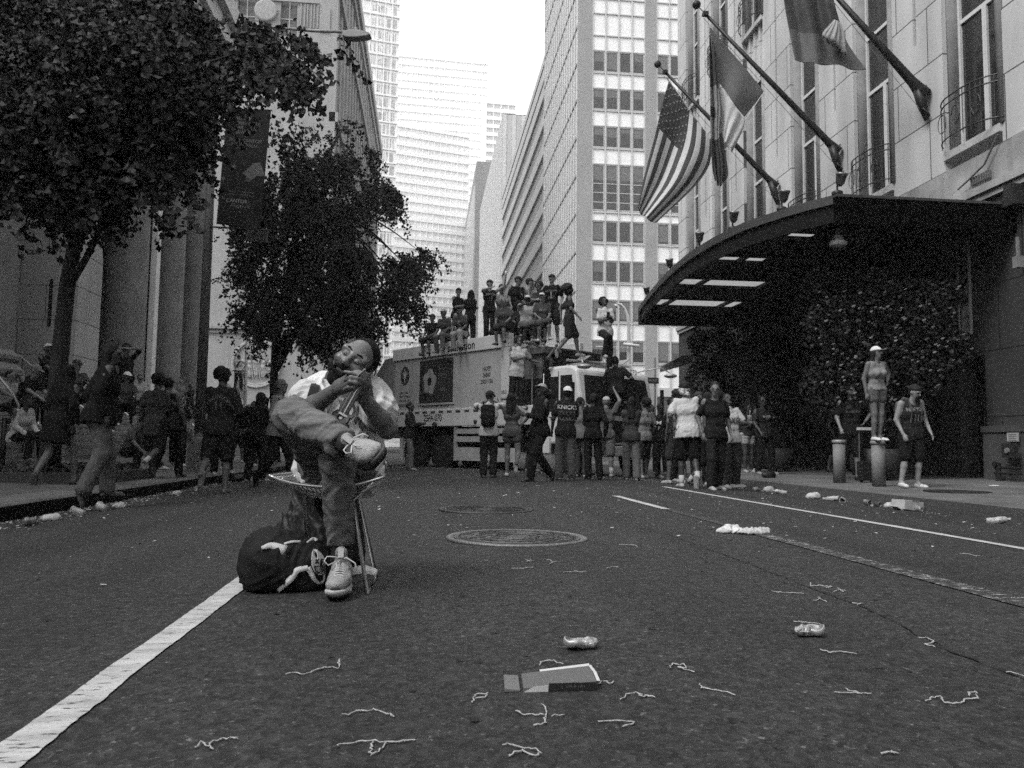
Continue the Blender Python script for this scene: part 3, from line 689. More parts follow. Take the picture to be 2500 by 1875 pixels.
# reflecting glass tower on the left
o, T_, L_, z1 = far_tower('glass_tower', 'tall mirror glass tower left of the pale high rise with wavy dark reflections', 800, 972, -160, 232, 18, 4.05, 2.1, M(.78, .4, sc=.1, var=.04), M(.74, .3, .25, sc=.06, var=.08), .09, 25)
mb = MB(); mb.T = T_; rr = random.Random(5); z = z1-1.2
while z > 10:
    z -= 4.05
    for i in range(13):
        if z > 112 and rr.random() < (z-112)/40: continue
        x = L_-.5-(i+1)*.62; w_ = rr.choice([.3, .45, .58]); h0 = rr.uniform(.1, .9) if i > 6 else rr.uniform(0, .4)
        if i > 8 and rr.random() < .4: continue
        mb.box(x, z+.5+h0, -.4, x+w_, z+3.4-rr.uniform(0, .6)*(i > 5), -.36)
mb.obj('dark_reflection_pane', M(.40, .3, .1, sc=.5, var=.6), o)  # dark panes laid on to imitate reflections in the glass
# ---------------------------------------------------------------- limestone tower across the avenue on the left
lt = thing('limestone_tower', 'pale limestone tower with a round disc above the trees and a carved roundel low down', 'building', (-8.6, 72, 0))
LX = PY(812, 0, 72).x; LS = M(.30, .85, sc=.5, var=.12, stain=.2); T = frame((-45, 72, 0), (1, 0, 0), (0, 0, 1)); W_ = LX+45
z0 = lambda y: PY(650, y, 72).z
def lx(px, y=60): return PY(px, y, 72).x+45
mb = MB(); mb.T = T; zc = z0(75)
openings = [(lx(578), lx(622)), (lx(684), lx(725))]
zb, ztp = z0(85), z0(-150)
mb.box(0, -.1, -.8, W_, zb, 0)
x = 0
for a, b in openings: mb.box(x, zb, -.8, a, ztp, 0); x = b
mb.box(x, zb, -.8, W_, ztp, 0); mb.box(0, ztp, -.8, W_, 58, 0)
for q in [(532, 548, 564), (739, 755, 771)]:
    for c in q:
        for s_ in (-1, 1): mb.box(lx(c)+s_*.17-.05, z0(62), 0, lx(c)+s_*.17+.05, z0(4), .12)
mb.box(lx(528), z0(2), 0, lx(778), z0(-4), .18); mb.box(lx(780), z0(70), 0, lx(806), z0(10), .1)
mb.box(lx(520), z0(806), 0, W_, z0(800), .35); mb.box(lx(520), z0(816), 0, W_, z0(812), .15)
mb.obj('wall', LS, lt)
for a, b in openings:
    m_ = MB(); m_.T = T; m_.box(a, zb, -.5, b, ztp, -.45); wn = m_.obj('window', M(.1, .2), lt)
    c = (a+b)/2
    for q_ in ((c-.05, zb, c+.05, ztp, -.38), (a, z0(38)-.05, b, z0(38)+.05, -.37), (a, z0(-40)-.05, b, z0(-40)+.05, -.37)): m_ = MB(); m_.T = T; m_.box(q_[0], q_[1], -.45, q_[2], q_[3], q_[4]); m_.obj('glazing_bar', M(.4), wn)
mb = MB(); c = PY(650, 28, 72); mb.T = frame((c.x, 72, c.z), (1, 0, 0), (0, 0, 1)); mb.lathe([(1.02, 0), (1.02, .25), (.9, .32), (.0001, .34)], n=40); mb.obj('disc', M(.30, .8), lt)
# carved roundel: rim, robed figures in relief
mb = MB(); c = PY(627, 888, 72); R_ = 2.05; mb.T = frame((c.x, 72, c.z), (1, 0, 0), (0, 0, 1))
mb.tube([(R_*math.cos(t), R_*math.sin(t), .06) for t in [k*math.pi/24 for k in range(49)]], .13, 6, cap=False)
mb.tube([(R_*.9*math.cos(t), R_*.9*math.sin(t), .03) for t in [k*math.pi/24 for k in range(49)]], .06, 5, cap=False)
rr = random.Random(4)
for (x, y, h) in ((0, -.1, 1.5), (-.62, -.45, 1.0), (.62, -.45, 1.0), (1.15, -.3, .8), (-1.15, -.3, .8)):
    mb.ball((x, y+h*.55, .08), .2, 8, (.9, 1.1, .8)); mb.ball((x, y+h*.2, .03), .32, 8, (1, 1, .5)); mb.ball((x, y-h*.35, .02), .36, 8, (.95, 1.6, .45))
    for k in range(4): mb.tube([(x+(k-1.5)*.15, y+.1, .18), (x+(k-1.5)*.2, y-h*.75, .14)], .035, 4)
for s_ in (-1, 1):
    for k in range(8): mb.tube([(s_*.25, .75, .12), (s_*(.5+k*.09), .95-k*.13, .12), (s_*(.75+k*.11), .75-k*.22, .1)], .04, 4)
mb.obj('carved_roundel', M(.34, .9, sc=3, var=.25, bump=.3, bsc=6), lt)
# street side of the tower: piers and receding bands
T = frame((LX, 72, 0), (0, 1, 0), (0, 0, 1)); LE = 62
mb = MB(); mb.T = T; mb.box(.81, 0, -1, LE, 50, 0); mb.obj('side_wall', M(.36, .85, sc=.4, var=.12), lt)
mb = MB(); mb.T = T
for i in range(21): mb.box(i*3.05, 4, 0, i*3.05+1.15, 49, .55)
for z in (9, 17, 30, 42, 48.5): mb.box(0, z, 0, LE, z+.9, .8)
mb.box(0, 49.5, -1, LE, 51, 1.1); mb.obj('pier', LS, lt)
mb = MB(); mb.T = T
for i in range(20):
    for z in range(11, 47, 4): mb.box(i*3.05+1.3, z, 0, i*3.05+2.9, z+2.6, .04)
mb.obj('side_window', M(.08, .2), lt)
mb = MB(); mb.box(-45, 72.9, 0, LX-1.1, 134, 57); mb.obj('core', M(.35), lt)
# ---------------------------------------------------------------- columned church on the left
CHX = -11.9; church = thing('columned_church', 'dark stone church front with huge round columns above a flight of steps', 'church', (CHX, 14, 0))
COLM = M(.135, .85, sc=1.2, var=.22, bump=.12, bsc=25, stain=.3, name='column_stone')
def zof(i): return .1+.2*(i+1)
mb = MB()
for i in range(11): x0 = -9.15-.26*i; mb.box(x0, 11, -.2 if i == 0 else zof(i-1)-.02, -22, 43.5, zof(i))
tag(mb.obj('steps', brickmat(.17, .07, 1.8, .2, 'Y', .012, .4), church))
zp = zof(10)
for k, yc in enumerate((22.55, 27.6, 32.6, 37.3, 41.3)):
    if k == 1: continue
    m_ = MB(); m_.lathe([(1.0, 0), (1.0, .2), (1.08, .3), (1.08, .42), (.95, .55), (.88, .62), (.95, .7), (.95, .8), (.80, .95), (.78, 1.1), (.775, 6), (.76, 12), (.70, 18.2)], n=40)
    m_.box(-1.1, -1.1, -.3, 1.1, 1.1, 0.002)
    cl = m_.obj('column', COLM, church, True, (0, 0, 0)); cl.location = Vector((CHX, yc, zp-.25))-church.location
    md = cl.modifiers.new('edge', 'EDGE_SPLIT')
    m_ = MB(); m_.T = Matrix.Identity(4)
    for z in (2.5, 4.9, 7.3, 9.7): m_.lathe([(.7765, z), (.7775, z+.005), (.7765, z+.012)], n=40)
    m_.obj('drum_joint', M(.05), cl, True, (0, 0, 0))
mb = MB(); mb.box(-13.2, 26.3, zp, -11.05, 28.1, 20); mb.box(-13.2, 35.0, zp, -12.6, 35.6, 20); mb.obj('pier', brickmat(.30, .1, 1.6, 1.1, 'X', .015, .2), church)
mb = MB(); mb.box(-11.25, 33.3, zp, -11.02, 33.75, 19.5); mb.obj('pilaster', M(.52, .8, sc=1, var=.1), church)  # pale colour stands for the light falling on this wall edge
for z in (4.2, 6.6): mb = MB(); mb.box(-11.9, 26.27, z, -11.8, 26.29, z+1.5); mb.obj('slit', M(.01), church)
mb = MB(); mb.box(-18.3, 10, zp, -18, 43.5, 22); mb.box(-30, 43.0, 0, -12.9, 43.5, 22); mb.box(-18, 9.6, 0, -12.5, 10, 22); mb.obj('porch_wall', M(.07, .9, sc=1, var=.3), church)  # stone darkened so that its colour carries the porch's shade
mb = MB(); mb.box(-13.1, 9.6, 20, -10.9, 43.5, 21.2); mb.box(-13.1, 9.6, 21.2, -10.6, 43.9, 22.2); mb.box(-13.1, 9.6, 22.2, -10.2, 44.2, 23.2)
mb.obj('entablature', M(.42, .85, sc=1, var=.12, stain=.2), church)
mb = MB(); mb.box(-18, 10, 19.9, -13.1, 43, 20.4); mb.obj('upper_wall', M(.3, .85), church)
# handrails on the steps
def handrail(y, label, flip=0):
    m_ = MB(); a = Vector((-9.2, y, 1.05)); b = Vector((-11.7, y, 3.05)); o = thing('handrail', label, 'handrail', (-9.2, y, .2), 'metal handrails up the church steps')
    m_.tube([a+Vector((.25, 0, -.25)), a+Vector((.15, 0, -.03)), a, b, b+Vector((-.4, 0, .05))], .022, 8); m_.obj('rail', M(.55, .3, .7), o, True)
    m_ = MB()
    for t in (.06, .5, .95): p = a.lerp(b, t); m_.tube([p, p-Vector((0, 0, .9))], .02, 6)
    m_.obj('post', IRON, o, True)
for y, lab in ((19.8, 'nearest slanting handrail on the steps, beside the big tree trunk'), (24.2, 'slanting pale handrail just behind the person shading their eyes'), (27.4, 'slanting pale handrail in front of the first full column'), (30.6, 'slanting pale handrail between the two middle columns'), (34.2, 'farthest slanting pale handrail near the lamp post')): handrail(y, lab)
o = thing('hoop_rail', 'dark post with a big curved metal hoop at the left edge beside the steps', 'handrail', (-8.9, 14.6, .1))
A = Pd(-12, 915, 15.2); mb = MB(); pts = [Pd(x, y, 15.2) for x, y in ((-60, 880), (-10, 912), (12, 938), (34, 965), (46, 990), (44, 1008), (30, 1018), (5, 1022), (-50, 1022))]
mb.tube(pts, .025, 8); mb.obj('hoop', M(.28, .35, .6), o, True); mb = MB(); p = Pd(12, 1020, 15.2); mb.tube([p, (p.x, p.y, .05)], .05, 8); mb.obj('post', IRON, o, True)
o = thing('iron_fence', 'black spiked iron fence between the columns at the top of the steps', 'fence', (-12, 35, zp)); mb = MB(); c = PY(355, 900, 34.4)
for i in range(9): mb.tube([(c.x-.55+i*.14, 34.4, zp), (c.x-.55+i*.14, 34.4, zp+2.4)], .018, 4, .004)
for z in (.3, 1.2, 2.1): mb.tube([(c.x-.7, 34.4, zp+z), (c.x+.7, 34.4, zp+z)], .02, 4)
mb.obj('railing', IRON, o)
o = thing('railing', 'short black railing beside the person in white far up the steps', 'railing', (-9.3, 42.9, 2)); a = PY(582, 905, 42); b = PY(597, 905, 42); mb = MB()
for i in range(6): x = a.x+(b.x-a.x)*i/5; mb.tube([(x, 42, a.z), (x, 42, a.z-1.5)], .02, 4)
mb.tube([(a.x-.3, 42, a.z), (b.x+.1, 42, a.z)], .03, 6); mb.obj('bar', IRON, o)
mb = MB(); a = PY(520, 990, 43.2); mb.box(-12.6, 42.4, -.2, PY(612, 980, 42.4).x, 43.6, PY(600, 987, 42.4).z); tag(mb.obj('terrace_wall', brickmat(.2, .08, 1.5, .7, 'X')), 'low stone terrace at the far end of the church steps', 'wall')

# ---- the street goes on behind the camera: two unseen house rows, added and sized to shade the road
mb = MB(); mb.box(-40, -90, 0, -13.5, 9.4, 15); tag(mb.obj('neighbouring_block', M(.16, .9, sc=.6, var=.2)), 'dark stone block next to the church, out of the picture to the left', 'building')
mb = MB(); mb.box(11.2, -90, 0, 40, 3.9, 22); tag(mb.obj('neighbouring_block', M(.3, .9, sc=.6, var=.2)), 'stone block next to the hotel, out of the picture to the right', 'building')
# ================================================================ TREES AND PLANTS
def inpoly(x, y, P):
    c = False; j = len(P)-1
    for i in range(len(P)):
        if (P[i][1] > y) != (P[j][1] > y) and x < (P[j][0]-P[i][0])*(y-P[i][1])/(P[j][1]-P[i][1])+P[i][0]: c = not c
        j = i
    return c
def leaf_mesh(name, P, D, size, mat, rng):
    """P leaf base points, D preferred leaf direction; every leaf a folded fan of two triangles"""
    n = len(P); d = D+rng.normal(0, .55, (n, 3)); d /= np.linalg.norm(d, axis=1)[:, None]
    s = rng.normal(0, 1, (n, 3)); s -= d*np.sum(s*d, 1)[:, None]; s /= np.linalg.norm(s, axis=1)[:, None]
    nn = np.cross(d, s); L = size*rng.uniform(.65, 1.25, n)[:, None]
    V = np.stack([P, P+d*L*.72+s*L*.55+nn*L*.12, P+d*L, P+d*L*.72-s*L*.55+nn*L*.12], 1).reshape(-1, 3)
    b = np.arange(n)[:, None]*4; F_ = np.concatenate([b+np.array([0, 1, 2]), b+np.array([0, 2, 3])])
    return npmesh(name, V, F_, mat, False)
def leafmat(v, var=.4):
    m = M(v, .6, 0, var, 1.2, spec=.22, name='foliage'); return m
def tree(name, label, cat, starts, trunk, limbs, seed, leaf, nper, L_, v, group=None, droop=.8, side=(1, 0)):
    rng = np.random.default_rng(seed); base = trunk[0][0]; o = thing(name, label, cat, base, group)
    m_ = MB(); m_.tube([t[0] for t in trunk], [t[1] for t in trunk], 12)
    top = Vector(trunk[-1][0]); tk = m_.obj('trunk', M(.035, .9, sc=3, var=.4, bump=.8, bsc=25, stretch=(1, 1, .25)), o, True)
    m_ = MB(); rr = random.Random(seed)
    S = np.array(starts, float); n = len(S)
    ix = rr.sample(range(n), min(limbs, n))
    for i in ix:
        e = Vector(S[i]); tt = rr.uniform(.45, 1); k = tt*(len(trunk)-1); a = int(k); a = min(a, len(trunk)-2)
        s = Vector(trunk[a][0]).lerp(Vector(trunk[a+1][0]), k-a)
        if e.z < s.z: s = Vector(trunk[max(0, a-1)][0]) if a > 1 else s
        mid = s.lerp(e, .5)+Vector((0, 0, .12*(e-s).length)); q = [s, s.lerp(mid, .5)+Vector((0, 0, .05)), mid, mid.lerp(e, .55)+Vector((0, 0, .06)), e]
        r0 = min(.06, .018+.014*(e-s).length); m_.tube(q, [r0, r0*.8, r0*.6, r0*.4, .006], 6)
    m_.obj('branch', M(.03, .9), o, True)
    T_ = nper; C = S.mean(0); D = S-np.array(top)[None]*1.0; D[:, 2] *= .3; D /= np.linalg.norm(D, axis=1)[:, None]+1e-6
    D += rng.normal(0, .5, (n, 3)); D[:, 0] += side[0]*.5; D[:, 2] -= .25; D /= np.linalg.norm(D, axis=1)[:, None]
    Ls = L_*rng.uniform(.4, 1.2, n)[:, None, None]; t = np.linspace(0, 1, T_)[None, :, None]
    P = S[:, None, :]+D[:, None, :]*Ls*t+np.array([0, 0, -1.0])*Ls*droop*t*t+rng.normal(0, .045, (n, T_, 3))
    dirs = D[:, None, :]*.7+np.array([0, 0, -1.0])*(.4+droop*t)
    P = np.repeat(P.reshape(-1, 3), 4, 0)+rng.normal(0, .035, (n*T_*4, 3)); dirs = np.repeat(np.broadcast_to(dirs, (n, T_, 3)).reshape(-1, 3), 4, 0)
    link('crown', leaf_mesh('crown', P, dirs, leaf, leafmat(v), rng), None, o); return o
def sprays(poly, n, d0, d1, seed, zmin=1.9, clump=11, spread=1.0):
    r = random.Random(seed); out = []; xs = [p[0] for p in poly]; ys = [p[1] for p in poly]
    C = []
    while len(C) < max(4, n//clump):
        x, y = r.uniform(min(xs), max(xs)), r.uniform(min(ys), max(ys))
        if inpoly(x, y, poly): C.append((x, y, r.uniform(d0, d1)))
    while len(out) < n:                                       # boughs: clumps of twigs round each bough's end, flattened
        x, y, d = r.choice(C); p = Pd(x, y, d)+Vector((r.gauss(0, .34), r.gauss(0, .34), r.gauss(0, .17)))*spread
        v = p-CAM; dd = v.dot(_f)
        if inpoly(1250+F_PX*v.dot(_r)/dd, 937.5-F_PX*v.dot(_u)/dd, poly) and p.z > zmin: out.append(tuple(p))
    return out
P1 = [(-60, 175), (20, 178), (60, 150), (50, 40), (10, 30), (-60, 20), (-60, -60), (455, -60), (500, 62), (580, 48), (700, 70), (790, 84), (832, 112), (815, 138), (775, 118), (690, 112), (690, 135), (720, 165), (745, 200), (762, 240), (720, 240), (670, 200), (600, 188), (530, 192), (488, 250), (470, 420), (470, 560), (455, 520), (430, 425), (375, 405), (360, 440), (320, 430), (290, 455), (215, 500), (160, 470), (90, 440), (30, 420), (-60, 440)]
b1 = PG(118, 1168)
tr1 = [(b1+Vector((0, 0, -.05)), .17)]+[(Pd(x, y, 10.9), r_) for x, y, r_ in ((125, 1090, .13), (138, 960, .115), (150, 830, .105), (164, 700, .1), (180, 610, .09), (205, 500, .08), (240, 380, .07), (270, 250, .06), (300, 100, .05), (330, -80, .035))]
tree('street_tree', 'nearest leafy tree with its crown filling the top left, rooted in the planted pit', 'tree', sprays(P1, 1750, 9.3, 13.8, 1, 3.0, 17, .95)+sprays([(640, 300), (560, 300), (550, 540), (600, 600), (655, 560), (665, 400), (700, 330)], 26, 16.0, 16.6, 8), tr1, 55, 21, .082, 10, .50, .016, 'trees along the left pavement')
m_ = MB(); m_.tube([Pd(163, 705, 10.9), Pd(205, 640, 10.8), Pd(238, 575, 10.7), Pd(262, 480, 10.6), Pd(262, 380, 10.5)], [.06, .045, .04, .03, .02], 8); 
m_.tube([Pd(248, 540, 10.7), Pd(258, 700, 10.75), Pd(250, 800, 10.8)], [.012, .01, .006], 5)
t1 = bpy.data.objects['street_tree']; m_.obj('limb', M(.03, .9), t1, True)
P2 = [(872, 282), (858, 310), (850, 345), (880, 352), (920, 365), (905, 385), (955, 408), (925, 430), (985, 452), (965, 480), (975, 512), (920, 515), (870, 525), (850, 560), (870, 600), (930, 625), (980, 615), (1045, 598), (1090, 634), (1040, 650), (1005, 680), (1025, 740), (1035, 795), (990, 805), (960, 760), (930, 800), (880, 820), (820, 800), (800, 835), (745, 850), (705, 830), (690, 850), (640, 800), (600, 770), (590, 820), (575, 830), (570, 760), (600, 700), (560, 650), (575, 600), (560, 540), (590, 480), (650, 440), (690, 400), (700, 340), (760, 310), (800, 330), (840, 290)]
b2 = PG(672, 1128)
tr2 = [(b2, .17)]+[(Pd(x, y, dep(b2)), r_) for x, y, r_ in ((671, 1040, .14), (668, 940, .13), (672, 850, .12), (690, 740, .11), (715, 620, .09), (745, 500, .07), (790, 390, .05), (840, 310, .03))]
tree('street_tree', 'second leafy tree farther along the left pavement, in front of the limestone tower', 'tree', sprays(P2, 1500, dep(b2)-2.2, dep(b2)+2.2, 3, 1.9, 7, .8), tr2, 45, 31, .085, 12, .62, .015, 'trees along the left pavement')
t2 = bpy.data.objects['street_tree.001']; m_ = MB(); D2 = dep(b2)
m_.tube([Pd(676, 905, D2), Pd(706, 850, D2), Pd(735, 790, D2), Pd(760, 720, D2)], [.08, .07, .05, .03], 8); m_.obj('limb', M(.03, .9), t2, True)
# planted pit of the nearest tree
pit = thing('tree_pit', 'planted tree pit with a low dark kerb at the foot of the nearest tree', 'planter', (b1.x, b1.y, 0)); y0, y1, x0, x1 = b1.y-1.3, b1.y+.9, -7.2, KL-.62
mb = MB()
for a in ((x0, y0, x1, y0+.12), (x0, y1-.12, x1, y1), (x1-.12, y0+.12, x1, y1-.12), (x0, y0+.12, x0+.12, y1-.12)): mb.box(a[0], a[1], -.05, a[2], a[3], .17)
mb.obj('edging', M(.05, .85, bump=.3), pit); mb = MB(); mb.box(x0+.12, y0+.12, -.05, x1-.12, y1-.12, .11); mb.obj('soil', M(.02, 1, sc=8, var=.5, bump=1), pit)
rng = np.random.default_rng(2); n = 2600; P = np.stack([rng.uniform(x0+.15, x1-.15, n), rng.uniform(y0+.15, y1-.15, n), rng.uniform(.11, .23, n)], 1)
o = link('ground_cover', leaf_mesh('ground_cover', P, np.tile(np.array([0, 0, .5]), (n, 1)), .06, leafmat(.05), rng), None, pit); o['kind'] = 'stuff'
# shrubs with blossom under the canopy
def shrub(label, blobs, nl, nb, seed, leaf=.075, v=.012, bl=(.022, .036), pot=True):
    rng = np.random.default_rng(seed); c0 = Vector(blobs[0][0]); o = thing('flowering_shrub', label, 'shrub', (c0.x, c0.y, .1), 'planted shrubs under the canopy')
    P = []; w_ = np.array([b[1]**2 for b in blobs]); w_ = w_/w_.sum(); N = (w_*nl).astype(int); Q = []
    for (c, r_), k in zip(blobs, N):
        d = rng.normal(size=(k, 3)); d /= np.linalg.norm(d, axis=1)[:, None]; rr_ = r_*rng.uniform(.55, 1.06, k)**.7; P.append(np.array(c)+d*rr_[:, None]*[1, 1, 1.05])
        kb = int(nb*k/nl); d = rng.normal(size=(kb, 3)); d[:, 1] = -abs(d[:, 1]); d /= np.linalg.norm(d, axis=1)[:, None]; Q.append(np.array(c)+d*(r_*rng.uniform(.85, 1.05, kb))[:, None])
    P = np.concatenate(P); Q = np.concatenate(Q) if Q else []
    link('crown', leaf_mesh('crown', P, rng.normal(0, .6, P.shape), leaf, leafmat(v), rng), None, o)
    m_ = MB(); rr_ = random.Random(seed)
    for b in blobs:
        c = Vector(b[0]); q = Vector((c0.x+rr_.uniform(-.2, .2), c0.y, .4)); m_.tube([q, q.lerp(c, .5)+Vector((.05, 0, .2)), c], [.03, .02, .008], 5)
    m_.obj('stem', M(.03, .9), o, True)
    m_ = MB()
    for q in Q:
        if q[2] < .4: continue
        s = rr_.uniform(*bl); m_.ball(q, s, 6, (1, 1, .8)); m_.ball(Vector(q)+Vector((s*.5, -.02, s*.4)), s*.6, 6)
    if len(m_.v): b_ = m_.obj('blossom', M(.15, .8, sc=9, var=.6), o, True)
    if pot:
        m_ = MB(); m_.lathe([(.32, 0), (.42, .05), (.48, .55), (.46, .55), (.001, .5)], n=16); m_.obj('planter_box', M(.03, .6), o, True, (0, 0, 0))
def B(px, py, d, r_): return (tuple(Pd(px, py, d)), r_)
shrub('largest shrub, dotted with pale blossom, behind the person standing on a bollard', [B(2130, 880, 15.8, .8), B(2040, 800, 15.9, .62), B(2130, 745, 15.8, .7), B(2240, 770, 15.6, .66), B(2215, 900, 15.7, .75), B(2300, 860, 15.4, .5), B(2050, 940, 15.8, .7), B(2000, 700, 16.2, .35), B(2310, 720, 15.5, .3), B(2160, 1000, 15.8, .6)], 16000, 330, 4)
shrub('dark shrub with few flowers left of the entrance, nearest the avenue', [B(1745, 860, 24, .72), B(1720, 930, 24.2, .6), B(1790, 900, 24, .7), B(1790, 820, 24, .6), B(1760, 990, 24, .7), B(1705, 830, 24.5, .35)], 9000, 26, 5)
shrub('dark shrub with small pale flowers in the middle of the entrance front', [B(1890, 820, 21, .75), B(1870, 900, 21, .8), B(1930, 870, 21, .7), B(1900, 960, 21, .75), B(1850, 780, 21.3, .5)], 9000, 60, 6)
# ================================================================ STREET FURNITURE
lp = PG(487, 1152); o = thing('lamp_post', 'tall grey lamp post on a boxy base at the left kerb, carrying a banner', 'lamp post', lp)
D = dep(lp); mb = MB(); a = Pd(483, 1150, D); mb.prism([(a.x-.2, a.y-.2, 0), (a.x+.2, a.y-.2, 0), (a.x+.2, a.y+.2, 0), (a.x-.2, a.y+.2, 0)], (0, 0, .06))
mb.prism([(a.x-.18, a.y-.18, .06), (a.x+.18, a.y-.18, .06), (a.x+.18, a.y+.18, .06), (a.x-.18, a.y+.18, .06)], (0, 0, .55)); mb.lathe([(.17, .6), (.15, .68), (.11, .72), (.1, .85)], (a.x, a.y, 0), 14)
mb.obj('base', M(.15, .6, .1, sc=3, var=.2), o); top = Vector((a.x, a.y, 9.0)); mb = MB(); mb.tube([(a.x, a.y, .6), top], .105, 14, .075); mb.obj('pole', M(.14, .6, .1, sc=2, var=.2), o, True)
hd = Pd(872, 82, 16.4); mb = MB(); mb.tube([top-Vector((0, 0, .25)), top.lerp(hd, .35)+Vector((0, 0, .28)), top.lerp(hd, .7)+Vector((0, 0, .12)), hd-Vector((.25, 0, -.02))], .035, 8); mb.obj('arm', M(.35, .5, .2), o, True)
mb = MB(); q = Pd(838, 86, 16.4); dv = (hd-q); dv.z = 0; dv = dv.normalized()
mb.T = frame(q, dv, (0, 0, 1)); pr = [(0, -.06), (.0, .04), (.15, .075), (.35, .07), (.55, .02), (.58, -.03), (.5, -.06), (.3, -.09), (.1, -.09)]
mb.prism([(x, y, -.11) for x, y in pr], (0, 0, .22)); mb.lathe([(.001, 0), (.035, 0), (.035, .1), (.001, .1)], n=10) if 0 else None
mb.box(.22, .07, -.035, .29, .16, .035); mb.obj('lamp_head', M(.30, .5, .1), o, bevel=.015)
# banner
bn = thing('banner', 'dark hanging street banner with pale lettering and stars on the lamp post', 'banner', (a.x, a.y, 5)); dB = 15.4
A, Bq, C, D_ = Pd(555, 262, dB), Pd(661, 272, dB), Pd(657, 560, dB), Pd(553, 548, dB)
bx = (Bq-A).normalized(); T = frame(A, bx, (A-D_)); bwid = (Bq-A).length; bh = (A-D_).length
mb = MB(); mb.T = T; mb.box(0, -bh, -.012, bwid, 0, .0); clothm = M(.016, .75, sc=4, var=.2); mb.obj('cloth', clothm, bn)
LT = M(.20, .7, var=.1); LT2 = M(.28, .7, var=.15)
def put(parent, s, T_, x, y, size, mat, name='lettering', z=.003, bold=0, shear=0, sx=1, sub=0):
    me = text_mesh(s, size, mat, font_shear=shear, bold=bold, sub=sub); xf(me, T_@Matrix.Translation((x, y, z))@Matrix.Diagonal((sx, 1, 1, 1))); return link(name, me, None, parent)
for i, s in enumerate(('ALWAYS', 'A PART OF US', 'AS WE MOVE', 'FORWARD.', '', 'WE\'RE CANTOR', 'FITZGERALD.')):
    if s: put(bn, s, T, bwid*.42+(.0 if len(s) < 11 else .05), -.19-.09*i+(.03 if i > 4 else 0), .092, LT, sx=.95)
put(bn, 'CANTOR', T, bwid*.42, -bh*.79, .10, LT2, bold=.02); put(bn, 'Fitzgerald', T, bwid*.5, -bh*.83, .10, LT, shear=.35)
for yy, s in ((-bh*.71, 'BUILDING A PARTNERSHIP FOR'), (-bh*.735, 'GENERATIONS OF NEW YORK'), (-bh*.88, 'always a part of us')): put(bn, s, T, bwid*.5, yy, .035, LT)
mb = MB(); mb.T = T
def star(x, y, r_, rot=0):
    pts = [(x+(r_ if i % 2 == 0 else r_*.4)*math.sin(i*math.pi/5+rot), y+(r_ if i % 2 == 0 else r_*.4)*math.cos(i*math.pi/5+rot)) for i in range(10)]
    n = len(mb.v); mb._add([(px, py, .003) for px, py in pts], [tuple(range(10))[::-1]])
star(bwid*.28, -bh*.5, .07); star(bwid*.62, -bh*.6, .06, .3); star(bwid*.06, -bh*.61, .06, .5); mb._add([(x*bwid, -y*bh, .003) for x, y in ((.5, .545), (.72, .455), (.86, .44), (.99, .53), (.98, .555), (.82, .56), (.66, .615))], [tuple(range(7))])
mb.obj('emblem', M(.14, .7, var=.2, sc=20), bn)
mb = MB(); mb.tube([A+Vector((-.35, .15, .02)), Bq+Vector((.02, 0, .02))], .018, 6); mb.tube([D_+Vector((-.35, .15, -.02)), C+Vector((.02, 0, -.02))], .018, 6); mb.obj('bracket', IRON, bn)
mb = MB(); c = Pd(636, 575, 15.9); mb.T = frame(c, bx, (0, 0, 1))
mb.box(-.28, -.12, -.02, .14, .13, 0)
for i in range(14): mb.box(-.26, -.11+i*.017, 0, .12, -.103+i*.017, .01)
tag(mb.obj('louvred_sign', M(.16, .6)), 'small louvred grey plate under the banner', 'sign')
# thin white pole, bishop crook lamp behind the truck, street signs
a, b = Pd(605, 770, 38), Pd(599, 985, 38); mb = MB(); mb.tube([(b.x, b.y, -.15), (a.x, a.y, a.z+3)], .085, 10, .07); tag(mb.obj('white_pole', M(.55, .5), None, True), 'slim white pole standing before the carved roundel', 'pole')
dC = 44; o = thing('crook_lamp', 'pale hooked street lamp rising behind the truck cab', 'street lamp', Pd(1538, 1100, dC)); mb = MB(); b = Pd(1538, 1100, dC)
pts = [Vector((b.x, b.y, -.15))]+[Pd(x, y, dC) for x, y in ((1536, 900), (1535, 800), (1532, 770), (1524, 752), (1516, 743), (1510, 742), (1506, 745))]
mb.tube(pts, [.16, .14, .09, .08, .07, .06, .05, .04], 10); mb.obj('pole', M(.42, .5), o, True)
mb = MB(); mb.tube([Pd(1506, 745, dC), Pd(1503, 748, dC)], [.09, .16], 10, cap=True); mb.obj('lamp_head', M(.5, .4), o, True)
mb = MB(); mb.tube([Pd(1522, 840, dC-.3), Pd(1560, 845, dC-.3)], .09, 8); mb.tube([Pd(1455, 846, dC), Pd(1536, 849, dC)], .03, 6); mb.obj('cross_arm', M(.5, .5), o, True)
o = thing('street_sign', 'dark street name blade just right of the truck cab, behind the crowd', 'sign', Pd(1584, 1100, 34)); c = Pd(1583, 929, 34); mb = MB(); mb.cbox(c, .9, .04, .26); mb.obj('blade', M(.02, .5), o)
put(o, 'ONE WAY', frame(c+Vector((0, -.03, 0)), (1, 0, 0), (0, 0, 1)), 0, 0, .16, M(.3, .5)); mb = MB(); mb.tube([(c.x+.3, c.y+.05, -.15), (c.x+.3, c.y+.05, c.z+1)], .04, 8); mb.obj('post', M(.1, .5), o, True)
c = Pd(1632, 893, 26); o = thing('awning', 'small dark awning wing with a pale disc lamp under the canopy tip', 'awning', c); mb = MB(); q = [Pd(x, y, 26) for x, y in ((1622, 892), (1665, 868), (1690, 868), (1690, 886), (1622, 906))]; mb.prism(q, (0, .5, 0)); mb.obj('panel', M(.1, .6), o)
